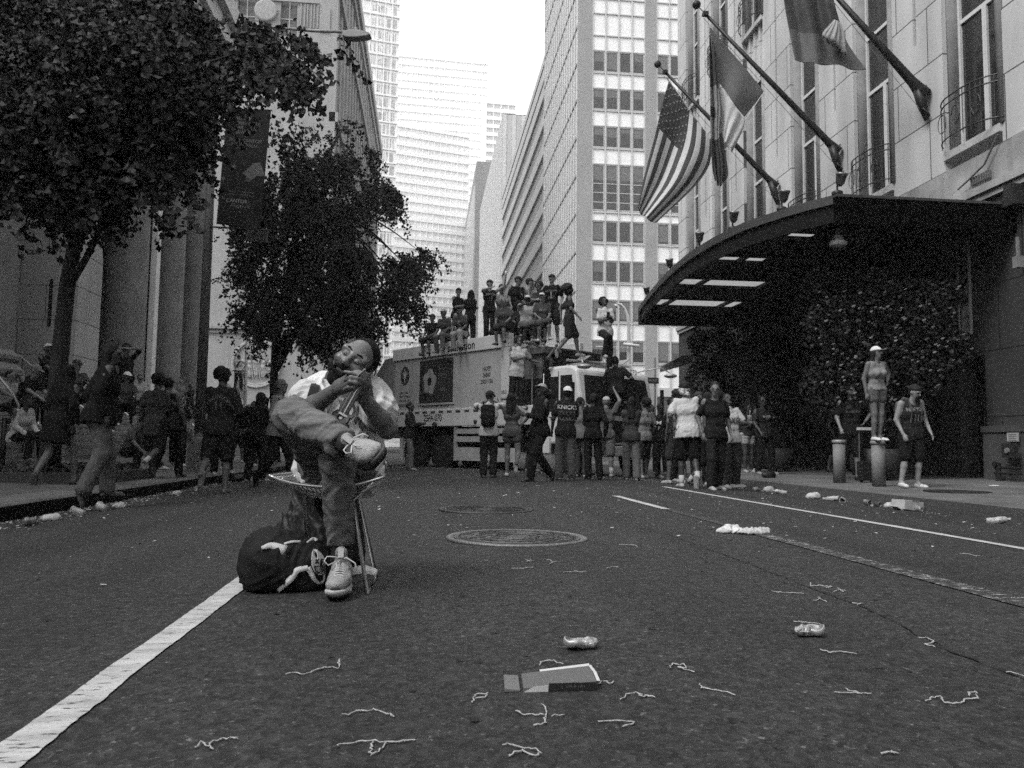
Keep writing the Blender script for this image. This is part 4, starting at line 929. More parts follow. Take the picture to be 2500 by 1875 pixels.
# ================================================================ FLAGS
def cloth_patch(name, parent, grid, mat, nu=40, nv=60, amp=.06, seed=1, mats=None, pick=None, wv=(5, 2)):
    """grid: rows of control points (list of lists of Vectors), smooth interpolation, gentle folds"""
    G = [[np.array(p) for p in row] for row in grid]; nr, nc = len(G), len(G[0])
    def cr(P, t):
        n = len(P)-1; k = min(int(t*n), n-1); f = t*n-k; p0, p1, p2, p3 = P[max(k-1, 0)], P[k], P[k+1], P[min(k+2, n)]
        return .5*((2*p1)+(-p0+p2)*f+(2*p0-5*p1+4*p2-p3)*f*f+(-p0+3*p1-3*p2+p3)*f**3)
    V = []; rr = random.Random(seed); ph = rr.uniform(0, 6)
    for j in range(nv+1):
        col = [cr([G[i][c] for i in range(nr)], j/nv) for c in range(nc)]
        for i in range(nu+1):
            p = cr(col, i/nu); u, v = i/nu, j/nv
            V.append((p[0]+amp*.35*math.sin(wv[0]*6.28*u*.5+3*v+ph), p[1]+amp*(.3+v)*math.sin(wv[0]*6.28*u+wv[1]*3*v+ph), p[2]))
    Fq = [(j*(nu+1)+i, j*(nu+1)+i+1, (j+1)*(nu+1)+i+1, (j+1)*(nu+1)+i) for j in range(nv) for i in range(nu)]
    me = bpy.data.meshes.new(name); me.from_pydata(V, [], Fq); me.update()
    for m_ in (mats or [mat]): me.materials.append(m_)
    if pick: me.polygons.foreach_set('material_index', [pick((i+.5)/nu, (j+.5)/nv) for j in range(nv) for i in range(nu)])
    smooth(me); o = link(name, me, None, parent); md = o.modifiers.new('thick', 'SOLIDIFY'); md.thickness = .004; return o, V
def flagpole(label, base, tip, r=.075):
    b, t = Vector(base), Vector(tip); o = thing('flagpole', label, 'flagpole', b, 'slanting flagpoles on the hotel wall'); d = (t-b).normalized()
    m_ = MB(); m_.tube([b+d*.1, b+d*.25, b+d*.5, b.lerp(t, .4), t], [r*2, r*1.7, r*1.25, r, r*.55], 12); m_.obj('pole', IRON, o, True)
    m_ = MB(); m_.prism([(b.x-.16, b.y-.1, b.z-.3), (b.x-.1, b.y+.1, b.z-.3), (b.x-.0, b.y+.1, b.z-.45), (b.x, b.y-.1, b.z-.45)], (0, 0, .05)); m_.tube([b+Vector((-.02, 0, -.5)), b+Vector((-.12, 0, -.15)), b+d*.32], [.05, .11, .12], 10); m_.tube([b+Vector((-.0, 0, .3)), b+Vector((-.06, 0, .1)), b+d*.2], [.015, .05, .1], 8); m_.obj('bracket', IRON, o, True)
    m_ = MB(); m_.tube([t, t+d*.26], .012, 6); m_.ball(t+d*.34, .115, 14)
    m_.obj('finial', IRON, o, True); m_ = MB(); m_.cbox(t, .14, .14, .1); m_.obj('truck_cap', IRON, o)
    m_ = MB(); m_.tube([t-Vector((.05, 0, .12)), b.lerp(t, .5)-Vector((.05, 0, .26)), b+Vector((-.1, 0, -.35))], .008, 4); m_.obj('halyard', M(.2), o); return o
FB = [PX(1900, 462, HX-.05), PX(2052, 378, HX-.05), PX(2263, 240, HX-.05)]
FT = [PY(1624, 176, FB[0].y), PY(1722, 34, FB[1].y), PY(2010, -45, FB[2].y)]
flagpole('flagpole carrying the flag with stars and stripes, farthest along the wall', FB[0], FT[0]); flagpole('middle flagpole with a plain two-tone flag', FB[1], FT[1]); flagpole('flagpole nearest the camera, its tip above the frame', FB[2], FT[2], .085)
Yf = FB[0].y-.05; g = lambda x, y, dy=0: PY(x, y, Yf+dy)
WH = M(.50, .75, sc=3, var=.08); DK = M(.035, .75, sc=3, var=.15); DR = M(.05, .75, sc=3, var=.15); MIDG = M(.10, .75, sc=2, var=.12)
def uspick(u, v):
    if v < .42 and u < 7/13: return 0
    return 2 if int(u*13) % 2 == 0 else 1
fl = thing('flag', 'flag of stars and dark and light stripes hanging from the far flagpole', 'flag', g(1690, 300), 'flags on the hotel front')
grid = [[g(1632, 197), g(1662, 240), g(1700, 292), g(1738, 345)],
        [g(1614, 262), g(1652, 308, .12), g(1694, 348, -.1), g(1735, 386)],
        [g(1598, 332), g(1636, 368, .15), g(1678, 396, -.12), g(1722, 420)],
        [g(1574, 425), g(1608, 444, .1), g(1646, 456, -.1), g(1688, 464)],
        [g(1557, 508), g(1566, 522, .1), g(1578, 534, -.1), g(1602, 545)]]
o_, V = cloth_patch('cloth', fl, grid, None, 52, 80, .05, 1, [DK, WH, DR], uspick, (2, 1)); me_ = o_.data
mb = MB()
for j in range(9):
    for i in range(11 if j < 9 else 0):
        if (i+j) % 2: continue
        u, v = (j+.7)/9*.52+.005, (i+.7)/11*.40; q = Vector(V[int(v*80)*53+int(u*52)])+Vector((0, -.02, 0)); e1 = (Vector(V[int(v*80)*53+int(u*52)+1])-Vector(V[int(v*80)*53+int(u*52)])).normalized()
        mb.T = frame(q, e1, (0, 0, 1)); pts = [((.035 if k % 2 == 0 else .014)*math.sin(k*math.pi/5), (.035 if k % 2 == 0 else .014)*math.cos(k*math.pi/5), 0) for k in range(10)]
        mb._add(pts, [tuple(range(10))]); mb._add([(a_, b_, .001) for a_, b_, c_ in pts], [tuple(range(10))[::-1]])
mb.obj('star', M(.25, .7), o_)
mb = MB(); mb.tube([g(1628, 190), g(1740, 348)], .012, 5); mb.obj('hoist_rope', M(.4), fl)
Yf = FB[1].y-.05
fl = thing('flag', 'plain dark flag stretched in a triangle under the middle flagpole, with a twisted tail', 'flag', g(1780, 180), 'flags on the hotel front')
cloth_patch('cloth', fl, [[g(1732, 64), g(1776, 116), g(1820, 168), g(1865, 224)], [g(1738, 130), g(1768, 175, .1), g(1806, 215, -.08), g(1846, 250)], [g(1745, 192), g(1765, 215, .1), g(1790, 250, -.08), g(1818, 285)]], MIDG, 30, 20, .015, 2, wv=(1, 1))
cloth_patch('tail', fl, [[g(1731, 66), g(1736, 90, .1), g(1742, 110, -.1), g(1744, 120)], [g(1732, 160), g(1738, 165, .15), g(1744, 160, -.1), g(1752, 180)], [g(1734, 260), g(1742, 262, .15), g(1750, 262, -.1), g(1764, 275)], [g(1736, 330), g(1744, 335, .12), g(1750, 335, -.12), g(1760, 318)], [g(1741, 400), g(1748, 405, .12), g(1758, 400, -.1), g(1776, 418)], [g(1748, 440), g(1753, 450, .08), g(1759, 455, -.05), g(1770, 440)]], None, 24, 60, .05, 3, [M(.04, .8), M(.2, .8, sc=6, var=.3)], lambda u, v: 0 if (v < .3 or v > .62 or (.40 < v < .46 and u < .6)) else 1)
cloth_patch('pale_fold', fl, [[g(1748, 192), g(1756, 206, .1), g(1790, 254, -.08), g(1816, 286)], [g(1752, 240), g(1760, 258, .1), g(1786, 292, -.08), g(1812, 318)], [g(1752, 330), g(1760, 340, .1), g(1772, 352, -.08), g(1788, 372)]], M(.5, .8, sc=3, var=.1), 20, 16, .05, 5)
mb = MB(); mb.tube([g(1865, 224), g(1813, 303), g(1772, 358)], .012, 5); mb.ball(g(1813, 303), .04, 6); mb.ball(g(1768, 366), .05, 6); mb.obj('rope', M(.5), fl)
Yf = FB[2].y-.05
fl = thing('flag', 'dark flag cut by the top edge with a pale knotted corner, on the nearest flagpole', 'flag', g(2000, 60), 'flags on the hotel front')
cloth_patch('cloth', fl, [[g(1905, -70), g(1930, -64, .1), g(1958, -58, -.1), g(1985, -50, .1), g(2008, -42, -.1), g(2030, -30)], [g(1915, 10), g(1940, 16, .1), g(1970, 22, -.1), g(1998, 28, .1), g(2025, 38, -.1), g(2050, 48)], [g(1928, 85), g(1955, 92, .08), g(1985, 97, -.08), g(2015, 100, .08), g(2045, 103, -.06), g(2070, 108)], [g(1940, 150), g(1965, 151, .05), g(1995, 158, -.06), g(2035, 158, .06), g(2075, 168, -.04), g(2112, 172)]], None, 50, 50, .03, 4, [M(.06, .8), M(.12, .8)], lambda u, v: 1 if (v > .6 or v < .2) else 0, (3, 1))
cloth_patch('knotted_corner', fl, [[g(2036, 48, -.2), g(2042, 50, -.25), g(2050, 54, -.2)], [g(2018, 68, -.2), g(2038, 74, -.32), g(2060, 84, -.2)], [g(2008, 86, -.2), g(2036, 96, -.34), g(2065, 110, -.2)], [g(2022, 104, -.2), g(2046, 118, -.26), g(2068, 134, -.2)]], M(.28, .8, sc=5, var=.2), 24, 24, .035, 6)
# ================================================================ REFUSE TRUCK
fwd = Vector((.576, -.816, 0)).normalized(); FC = Vector((3.40, 17.13, -.08)); R0 = FC-fwd*9.5; TT = frame(R0, fwd, (0, 0, 1))
truck = thing('refuse_truck', 'white refuse truck parked askew across the street with people all over it', 'truck', R0)
TW = M(.43, .45, sc=1.3, var=.12, stain=.25, spec=.5); TW2 = M(.62, .4, sc=2, var=.08, stain=.2, spec=.5); BLK = M(.012, .7, var=.3); RUB = M(.015, .85, bump=.3)
def TB(): m = MB(); m.T = TT; return m
mb = TB(); mb.prism([(2.0, 1.6, 0), (7.05, 1.6, 0), (7.05, 3.15, 0), (2.0, 3.15, 0)], (0, 0, -2.5)); body = mb.obj('body', TW, truck, bevel=.03)
mb = TB(); mb.box(1.95, 3.1, -.1, 7.1, 3.44, .05); mb.box(1.95, 3.1, -2.55, 7.1, 3.44, -2.42); mb.box(6.8, 1.65, -.05, 7.1, 3.1, .05); mb.box(1.95, 1.2, -.1, 8.2, 1.66, .05); rl = mb.obj('side_rail', TW2, body, bevel=.015)
mb = TB(); mb.prism([(.2, .9, .02), (2.0, .9, .02), (2.0, 3.24, .02), (1.5, 3.2, .02), (.5, 2.3, .02)], (0, 0, -2.54)); mb.prism([(.25, 1.0, .05), (.32, 1.0, .05), (1.25, 3.2, .05), (1.15, 3.2, .05)], (0, 0, .03)); mb.obj('hopper', M(.2, .55, sc=1.2, var=.25, stain=.3), truck, bevel=.02)
mb = TB(); mb.box(2.1, .55, -2.2, 9.0, 1.2, -.35); mb.box(7.12, 1.2, -2.3, 8.3, 2.3, -.2); mb.box(7.2, 2.3, -2.0, 8.2, 3.0, -.6); mb.obj('chassis', BLK, truck)
# cab
def cabz(u): return u
mb = TB(); sec = [(8.30, .75), (9.50, .75), (9.50, 1.45), (9.32, 2.42), (9.1, 2.52), (8.30, 2.52)]
mb.prism([(x, y, 0) for x, y in sec], (0, 0, -2.5)); cabo = mb.obj('cab', TW2, truck, bevel=.06)
def win(name, pts, mat=GLASS): m_ = TB(); m_.prism(pts, (0, 0, .012)); return m_.obj(name, mat, cabo)
win('side_window', [(8.42, 1.5, .005), (8.75, 1.5, .005), (8.75, 2.28, .005), (8.42, 2.28, .005)]); win('side_window', [(8.83, 1.42, .005), (9.28, 1.42, .005), (9.18, 2.3, .005), (8.83, 2.3, .005)])
fx = lambda y: 9.50-(y-1.45)*.18/.97
m_ = TB(); m_.prism([(fx(1.42)+.01, 1.42, -.12), (fx(1.42)+.01, 1.42, -2.38), (fx(2.3)+.01, 2.3, -2.3), (fx(2.3)+.01, 2.3, -.2)], (.012, 0, 0)); ws = m_.obj('windshield', GLASS, cabo)
m_ = TB(); m_.tube([(fx(1.5)+.04, 1.5, -.5), (fx(2.1)+.04, 2.0, -1.1)], .012, 5); m_.tube([(fx(1.5)+.04, 1.5, -1.5), (fx(2.1)+.04, 2.0, -2.1)], .012, 5); m_.obj('wiper', IRON, cabo)
m_ = TB(); m_.box(9.5, .8, -1.95, 9.53, 1.3, -.55); m_.obj('grille', BLK, cabo)
for z in (-.3, -2.2): m_ = TB(); m_.box(9.5, .85, z-.13, 9.535, 1.1, z+.13); m_.obj('headlight', M(.12, .15, spec=.8), cabo)
m_ = TB(); m_.box(9.45, .48, -2.5, 9.75, .78, -1.7); m_.box(9.45, .48, -.8, 9.75, .78, 0); m_.box(9.45, .5, -1.7, 9.7, .72, -.8); m_.obj('bumper', M(.45, .45, stain=.3), truck, bevel=.02)
m_ = TB(); m_.box(8.75, .78, .005, 8.765, 2.4, .01); m_.box(9.37, .8, .003, 9.39, 1.4, .008); m_.tube([(8.5, 1.36, .04), (8.7, 1.36, .04)], .015, 5); m_.obj('door_gap', BLK, cabo)
m_ = TB(); m_.tube([(8.38, 2.32, .03), (8.4, 2.36, .12), (8.38, 1.3, .12), (8.38, 1.25, .03)], .018, 6); m_.obj('grab_rail', M(.5, .3, .6), cabo, True)
for z, nm in ((.25, 0), (-2.75, 1)):
    m_ = TB(); m_.tube([(9.2, 2.5, -.3 if nm == 0 else -2.2), (9.6, 2.62, z*.6 if nm == 0 else -2.6), (9.75, 2.5, z)], .016, 6); m_.T = TT@Matrix.Translation((9.78, 2.42, z)); m_.ball((0, 0, 0), .16, 12, (1, .35, 1)); mr_ = m_.obj('mirror', M(.35, .3, .4), cabo, True)
    m_ = TB(); m_.box(9.45, 1.5, z-.02, 9.49, 2.1, z+.1 if nm == 0 else z-.12); m_.obj('side_mirror', BLK, cabo)
m_ = TB(); m_.box(8.5, 2.52, -1.9, 9.0, 2.62, -.5); m_.cbox((8.8, 2.75, -.75), .3, .02, .25, Matrix.Rotation(.5, 3, 'X')); m_.cbox((8.9, 2.75, -2.0), .3, .02, .25, Matrix.Rotation(.5, 3, 'X')); m_.tube([(8.6, 2.7, -.4), (9.0, 2.66, -1.3), (9.3, 2.6, -1.8)], .03, 6); m_.obj('roof_gear', M(.25, .5), cabo)
def wheel(x, z, steer=0, far=False):
    T_ = TT@Matrix.Translation((x, .5, z))@Matrix.Rotation(steer, 4, 'Y')
    m_ = MB(); m_.T = T_; m_.lathe([(.30, -.15), (.44, -.16), (.5, -.12), (.515, -.05), (.515, .05), (.5, .12), (.44, .16), (.30, .15)], n=32); wh = m_.obj('wheel', RUB, truck, True)
    m_ = MB(); m_.T = T_; m_.lathe([(.30, -.12), (.29, .10), (.2, .04), (.12, .06), (.11, .14), (.001, .15)], n=24); m_.obj('rim', M(.16, .4, .5), wh, True)
for x in (2.9, 4.2): wheel(x, -.25); wheel(x, -2.25)
wheel(9.0, -.12, -.35); wheel(9.0, -2.3, -.35)
m_ = TB(); m_.prism([(8.28, .55, -.01), (8.52, .55, -.01), (8.52, 1.0, -.01), (8.28, 1.2, -.01)], (0, 0, .06)); m_.prism([(2.2, .25, -.1), (2.25, .25, -.1), (2.25, .9, -.1), (2.2, .9, -.1)], (0, 0, -.5)); m_.obj('mudguard', TW2, truck)
m_ = TB()
for y0, y1 in ((.36, .72), (.84, 1.0), (1.05, 1.2)): m_.box(4.95, y0-.05, -.05, 7.3, y1-.07, .0)
m_.box(4.9, .3, -.06, 4.98, 1.22, .01); m_.box(6.2, .3, -.06, 6.26, 1.22, .012); m_.obj('side_guard', M(.40, .5, stain=.4), truck)
# markings
def tput(s, x, y, size, mat=None, bold=.01, z=.056, sx=1, parent=None): return put(parent or rl, s, TT, x, y, size, mat or BLK, z=z, bold=bold, sx=sx)
tput('25FA-070', 4.0, 1.42, .26, bold=.012, sx=.8); tput('e-', 3.35, 3.24, .17); tput('sanitation', 5.2, 3.26, .30, bold=.015)
tput('NJDEP', 6.2, 2.62, .15, z=.006, parent=body, sx=.8); tput('26847', 6.2, 2.46, .15, z=.006, parent=body, sx=.8); tput('25031106', 6.2, 2.30, .15, z=.006, parent=body, sx=.8); tput('20.3', 6.93, 2.0, .12, z=.056)
for i, s in enumerate(('DON\'T DUMP IT', 'DON\'T LITTER IN', 'DON\'T MESS WITH')): tput(s, 2.55, 2.16-i*.11, .088, z=.006, parent=body, sx=.8)
tput('NEW YORK', 2.55, 1.80, .14, z=.006, parent=body, sx=.85, bold=.02)
tput('PEOPLE OF YOUNGEST STRONGEST', 4.05, 1.74, .075, z=.006, parent=body)
m_ = TB(); m_.T = TT@Matrix.Translation((2.55, 2.65, .004))@Matrix.Diagonal((.8, 1, 1, 1)); m_.lathe([(.27, 0), (.27, .003), (.0001, .004)], n=28); em = m_.obj('emblem', M(.04, .6), body)
m_ = MB(); m_.T = TT@Matrix.Translation((2.55, 2.65, .01)); m_.tube([(0, -.2, 0), (0, .2, 0)], .014, 4)
for s_ in (-1, 1): m_._add([(0, .16, 0), (s_*.13, .06, 0), (s_*.06, -.02, 0), (0, .02, 0)], [(0, 1, 2, 3)] if s_ < 0 else [(3, 2, 1, 0)]); m_._add([(0, .0, 0), (s_*.09, -.06, 0), (0, -.12, 0)], [(0, 1, 2)] if s_ < 0 else [(2, 1, 0)])
m_.obj('emblem_figure', M(.3, .6), em)
m_ = TB(); m_.box(3.3, 1.83, .0, 4.85, 3.02, .02); po = m_.obj('poster', M(.035, .6, sc=3, var=.4), body)
m_ = TB(); m_.box(3.25, 1.78, .0, 4.9, 1.83, .03); m_.box(4.85, 1.83, .0, 4.9, 3.02, .03); m_.obj('poster_frame', M(.4, .5), po)
m_ = MB(); m_.T = TT@Matrix.Translation((3.78, 2.42, .024))
rr = random.Random(9)
for k in range(2):
    R1 = .29 if k == 0 else .1; q = [(R1*(1+.12*math.sin(5*t+.6)*(k == 0))*math.cos(t), R1*1.15*(1+.12*math.sin(5*t+.6)*(k == 0))*math.sin(t), .002*k) for t in [i*math.pi/14 for i in range(28)]]
    m_.mi = k; m_._add(q, [tuple(range(28))])
m_.obj('poster_flower', [M(.3, .7, sc=6, var=.2), BLK], po)
for s, x, y, z_ in (('in for', 4.35, 2.75, .12), ('a smile', 4.35, 2.6, .12), ('we', 4.4, 2.2, .18)): tput(s, x, y, z_, M(.2, .6), z=.024, parent=po)
m_ = TB()
for i in range(17): x = 2.05+i*.37; m_.box(x, 1.55, .05, x+.2, 1.61, .054)
m_.obj('reflector_strip', M(.05, .4), rl)
m_ = TB(); m_.T = TT@Matrix.Translation((4.1, 1.25, .05)); m_.ball((0, 0, 0), .09, 10, (1.4, .8, .5)); m_.ball((1.75, .05, 0), .06, 8); m_.obj('marker_light', M(.04, .3), rl, True)
rt = TT@Matrix.Translation((9.24, 2.47, -1.25)); put(cabo, '25FA-070', frame(rt.translation, TT.to_3x3()@Vector((0, 0, -1)), (0, 0, 1)), .5, .0, .17, BLK, z=.06, bold=.012)
# crate of cones and roof frame behind the cab
m_ = TB(); m_.box(7.2, 2.9, -1.9, 8.1, 3.05, -.2); m_.box(7.3, 2.2, -.6, 7.9, 2.9, -.3); m_.tube([(7.3, 1.2, .02), (7.3, 2.95, .02)], .02, 6); m_.tube([(7.9, 1.2, .02), (7.9, 2.5, .02)], .02, 6); m_.obj('ladder_platform', M(.12, .6), truck)
# bollards
def bollard(px, py, top, label):
    g_ = PG(px, py); h = (PY(px, top, g_.y).z-g_.z); o = thing('bollard', label, 'bollard', g_, 'stout bollards at the right kerb')
    m_ = MB(); m_.lathe([(.108, 0), (.108, h-.05)], n=24); m_.obj('post', M(.17, .75, sc=4, var=.25, stain=.3, bump=.2), o, True, (0, 0, 0))
    m_ = MB(); m_.lathe([(.122, h-.06), (.125, h-.045), (.125, h-.01), (.11, h), (.001, h+.006)], n=24); m_.obj('cap', M(.22, .5, .3), o, True, (0, 0, 0)); return g_, h
bollard(2050, 1178, 1074, 'shorter bollard with a ringed cap, left of the other one'); BG, BH = bollard(2146, 1187, 1076, 'bollard with a person in a white cap standing on it')
# ================================================================ PEOPLE
def rotm(R): return np.array([[R[i][j] for j in range(3)] for i in range(3)])
NP = [0]
def cloth(v, seed=0): return M(max(v, .006), .9, 0, .14, 5.0, bump=.12, bsc=90, spec=.15, name='cloth')
def skin(v): return M(v, .55, 0, .14, 9.0, spec=.4, name='skin')
ARM = {'hang': ((.10, .04, -.97), None), 'phone': ((-.28, .55, -.42), None), 'chest': ((-.35, .45, -.35), None), 'up': ((.0, .35, .85), (.7, 0, .2)),
       'mouth': ((-.30, .38, .12), (.8, 0, -.3)), 'brow': ((-.25, .25, .40), (1, .1, .2)), 'hip': ((.12, .06, -.62), (1, -.6, 0)), 'back': ((.05, -.3, -.85), None),
       'fwd': ((.0, .65, -.45), None), 'lap': ((-.1, .55, -.72), None), 'knee': ((.0, .8, -.55), None), 'swing': ((.12, .38, -.85), None), 'out': ((.75, .1, -.55), None), 'rail': ((.5, .3, -.5), None), 'pocket': ((.12, .1, -.80), (1, -.5, 0)), 'prop': ((.35, -.35, -.75), None), 'photo': ((-.2, .6, .25), (.8, 0, -.3))}
LEG = {'st': ((.02, 0, -1), None), 'wide': ((.16, .0, -.99), None), 'f': ((.02, .28, -.95), None), 'b': ((.02, -.32, -.90), None), 'kick': ((.03, -.48, -.76), None), 'sit': ((.08, .50, -.46), (0, 1, .6)),
       'hangl': ((.06, .46, -.50), (0, 1, .5)), 'hangb': ((.06, .34, -.55), (0, 1, .5)), 'out': ((.1, .86, -.35), (0, .3, 1)), 'low': ((.12, .62, -.22), (0, .4, 1)), 'step': ((.05, .35, -.70), (0, 1, .2)), 'cross': ((-.25, .55, -.30), (0, 1, .6))}
def person(label, pos, face, H=1.75, sk=.09, lean=0, side=0, w=1.0, head=(0, 0), aL='hang', aR='hang', lL='st', lR='st',
           top='tee', tv=.02, bot='trousers', bv=.02, hair='short', hv=.01, cap=None, shoe=.3, sit=False, h=.017, group=None, hem=None, text=None, extra=None, brim=1, sockv=None, glasses=False, beard=False, fem=False, tw=1.0):
    """pos: ground or seat point below the pelvis; face: degrees, 0 = towards the camera, 90 = to the right of the picture"""
    NP[0] += 1; seed = NP[0]; s = H/1.75
    hipz = .925*s; ul, fl_, hd_ = .285*s, .255*s, .10*s; th, sh = .425*s, .42*s
    def tgt(d, tab, base, L, sg):
        t, hint = tab[d] if isinstance(d, str) else (d if isinstance(d[0], (tuple, list)) else (d, None))
        return Vector((sg*t[0]*L, t[1]*L, t[2]*L))+base, hint
    rv = random.Random(seed*31)
    if head == (0, 0): head = (rv.uniform(-32, 32), rv.uniform(-14, 8))
    if side == 0: side = rv.uniform(-4, 4)
    if lean == 0 and not sit: lean = rv.uniform(-2, 7)
    if lL == 'st' and lR == 'st': a_ = rv.uniform(-.12, .12); lL = ((rv.uniform(.0, .09), a_, -1), None); lR = ((rv.uniform(.0, .09), -a_, -1), None)
    if aL == 'hang': aL = rv.choice([((rv.uniform(.05, .2), rv.uniform(-.05, .3), -.92), None)]*3+['phone', 'hip'] if not sit else ['lap'])
    if aR == 'hang': aR = rv.choice([((rv.uniform(.05, .2), rv.uniform(-.05, .3), -.92), None)]*4+['phone'] if not sit else ['lap'])
    P0 = Vector((0, 0, .10*s if sit else 0))
    hips = {sg: Vector((sg*.088*s, 0, 0)) for sg in (-1, 1)}; LL = th+sh; ank = {}; kn = {}
    for sg, d in ((-1, lL), (1, lR)):
        a, hint = tgt(d, LEG, hips[sg], LL, sg); hint = hint or (sg*.12, 1, 0); kn[sg], ank[sg] = ik(hips[sg], a, th, sh, Vector((hint[0]*sg if d in LEG and LEG.get(d, (0, 0))[1] else hint[0], hint[1], hint[2])))
    if not sit: P0 = Vector((0, 0, -min(ank[-1].z, ank[1].z)+.075*s))
    for dct in (hips, kn, ank):
        for k in dct: dct[k] = dct[k]+P0
    Rt = Matrix.Rotation(-rad(lean), 3, 'X')@Matrix.Rotation(rad(side), 3, 'Y')
    q = lambda x, y, z: tuple(P0+Rt@Vector((x*s, y*s, z*s)))
    shp = {sg: Vector(q(sg*(.165 if fem else .185)*(1+.4*(w-1)), -.01, .50)) for sg in (-1, 1)}; wr = {}; el = {}
    for sg, d in ((-1, aL), (1, aR)):
        t, hint = ARM[d] if isinstance(d, str) else (d if isinstance(d[0], (tuple, list)) else (d, None))
        AL = ul+fl_; b = shp[sg]+(Matrix.Rotation(-rad(lean*.5), 3, 'X')@Vector((sg*t[0]*AL, t[1]*AL, t[2]*AL)))
        hn = hint or (.35, -.6, -.5); el[sg], wr[sg] = ik(shp[sg], b, ul, fl_, Vector((hn[0]*sg, hn[1], hn[2])))
    RH = Rt@Matrix.Rotation(rad(head[0]), 3, 'Z')@Matrix.Rotation(-rad(head[1]-lean*-.6*0), 3, 'X'); neck = Vector(q(0, -.005, .555)); hc = neck+RH@Vector((0, .025*s, .150*s)); RHn = rotm(RH)
    hq = lambda x, y, z: tuple(hc+RH@Vector((x*s, y*s, z*s)))
    pts = [P0]+list(kn.values())+list(ank.values())+list(el.values())+list(wr.values())+[hc]
    lo = np.min([list(p) for p in pts], 0)-.2*s; hi = np.max([list(p) for p in pts], 0)+.2*s
    lo[2] = min(lo[2], min(a.z for a in ank.values())-.09*s)
    def torso(F, g=0.0, z0=-.08, kk=.06):
        F.cone(q(-.07*w, .0, -.01), q(.07*w, .0, -.01), (.115 if not fem else .12)*s*w+g, k=kk*s)
        F.cone(q(-.05*w, .01, .16), q(.05*w, .01, .16), (.10 if not fem else .085)*s*w+g, k=kk*s)
        F.cone(q(-.07*w, .005, .33), q(.07*w, .005, .33), (.112 if not fem else .10)*s*w+g, k=kk*s)
        F.cone(q(-.115, -.01, .46), q(.115, -.01, .46), .064*s+g, k=kk*s)
        if fem: F.ell(q(-.07, .10, .33), [.055*s+g]*3, k=.05); F.ell(q(.07, .10, .33), [.055*s+g]*3, k=.05)
    # body
    F = SDF(lo, hi, h); torso(F); F.cone(q(0, -.01, .48), tuple(hc-Vector((0, 0, .05*s))), .058*s, .052*s, k=.035)
    F.ell(hq(0, -.012, .02), np.array((.077, .096, .102))*s, RHn, k=.02); F.cone(hq(0, .03, -.03), hq(0, .052, -.085), .052*s, .032*s, k=.03)
    F.cone(hq(0, .088, .005), hq(0, .108, -.022), .010*s, .017*s, k=.012)
    for sg in (-1, 1):
        F.ell(hq(sg*.077, -.005, -.005), np.array((.012, .022, .034))*s, RHn, k=.01)
        F.cone(hq(sg*.02, .086, .026), hq(sg*.05, .072, .024), .012*s, k=.01)
        F.cone(shp[sg], el[sg], .052*s*(.6+.4*w), .040*s, k=.03); F.cone(el[sg], wr[sg], .040*s, .026*s, k=.02)
        dv = (wr[sg]-el[sg]).normalized(); pd = Vector((sg*-.35, .6, -.2)); pd = (pd-dv*pd.dot(dv)).normalized(); ax = dv.cross(pd)
        pm = wr[sg]+dv*.05*s; F.cone(tuple(wr[sg]), tuple(wr[sg]+dv*.085*s), .024*s, .032*s, k=.015, flat=(tuple(ax), .6))
        for i in range(4):
            a = wr[sg]+dv*.09*s+pd*(i-1.5)*.018*s; F.cone(tuple(a), tuple(a+dv*.035*s-ax*sg*.01*s), .011*s, k=.006); F.cone(tuple(a+dv*.035*s-ax*sg*.01*s), tuple(a+dv*.055*s-ax*sg*.03*s), .010*s, .008*s, k=.006)
        F.cone(tuple(wr[sg]+dv*.03*s+pd*.02*s), tuple(wr[sg]+dv*.075*s+pd*.052*s), .013*s, .010*s, k=.01)
        F.cone(hips[sg], kn[sg], .085*s*w, .056*s, k=.04); F.cone(kn[sg], kn[sg].lerp(ank[sg], .35), .054*s, .053*s, k=.02); F.cone(kn[sg].lerp(ank[sg], .35), ank[sg], .053*s, .036*s, k=.02)
        F.cone(ank[sg], ank[sg]+Vector((0, .06*s, -.04*s)), .035*s, k=.02)
    ft = rad(180+face); bmat = skin(sk)
    b = link('person', F.mesh('person', bmat), None, None, pos, ft); tag(b, label, 'person', group)
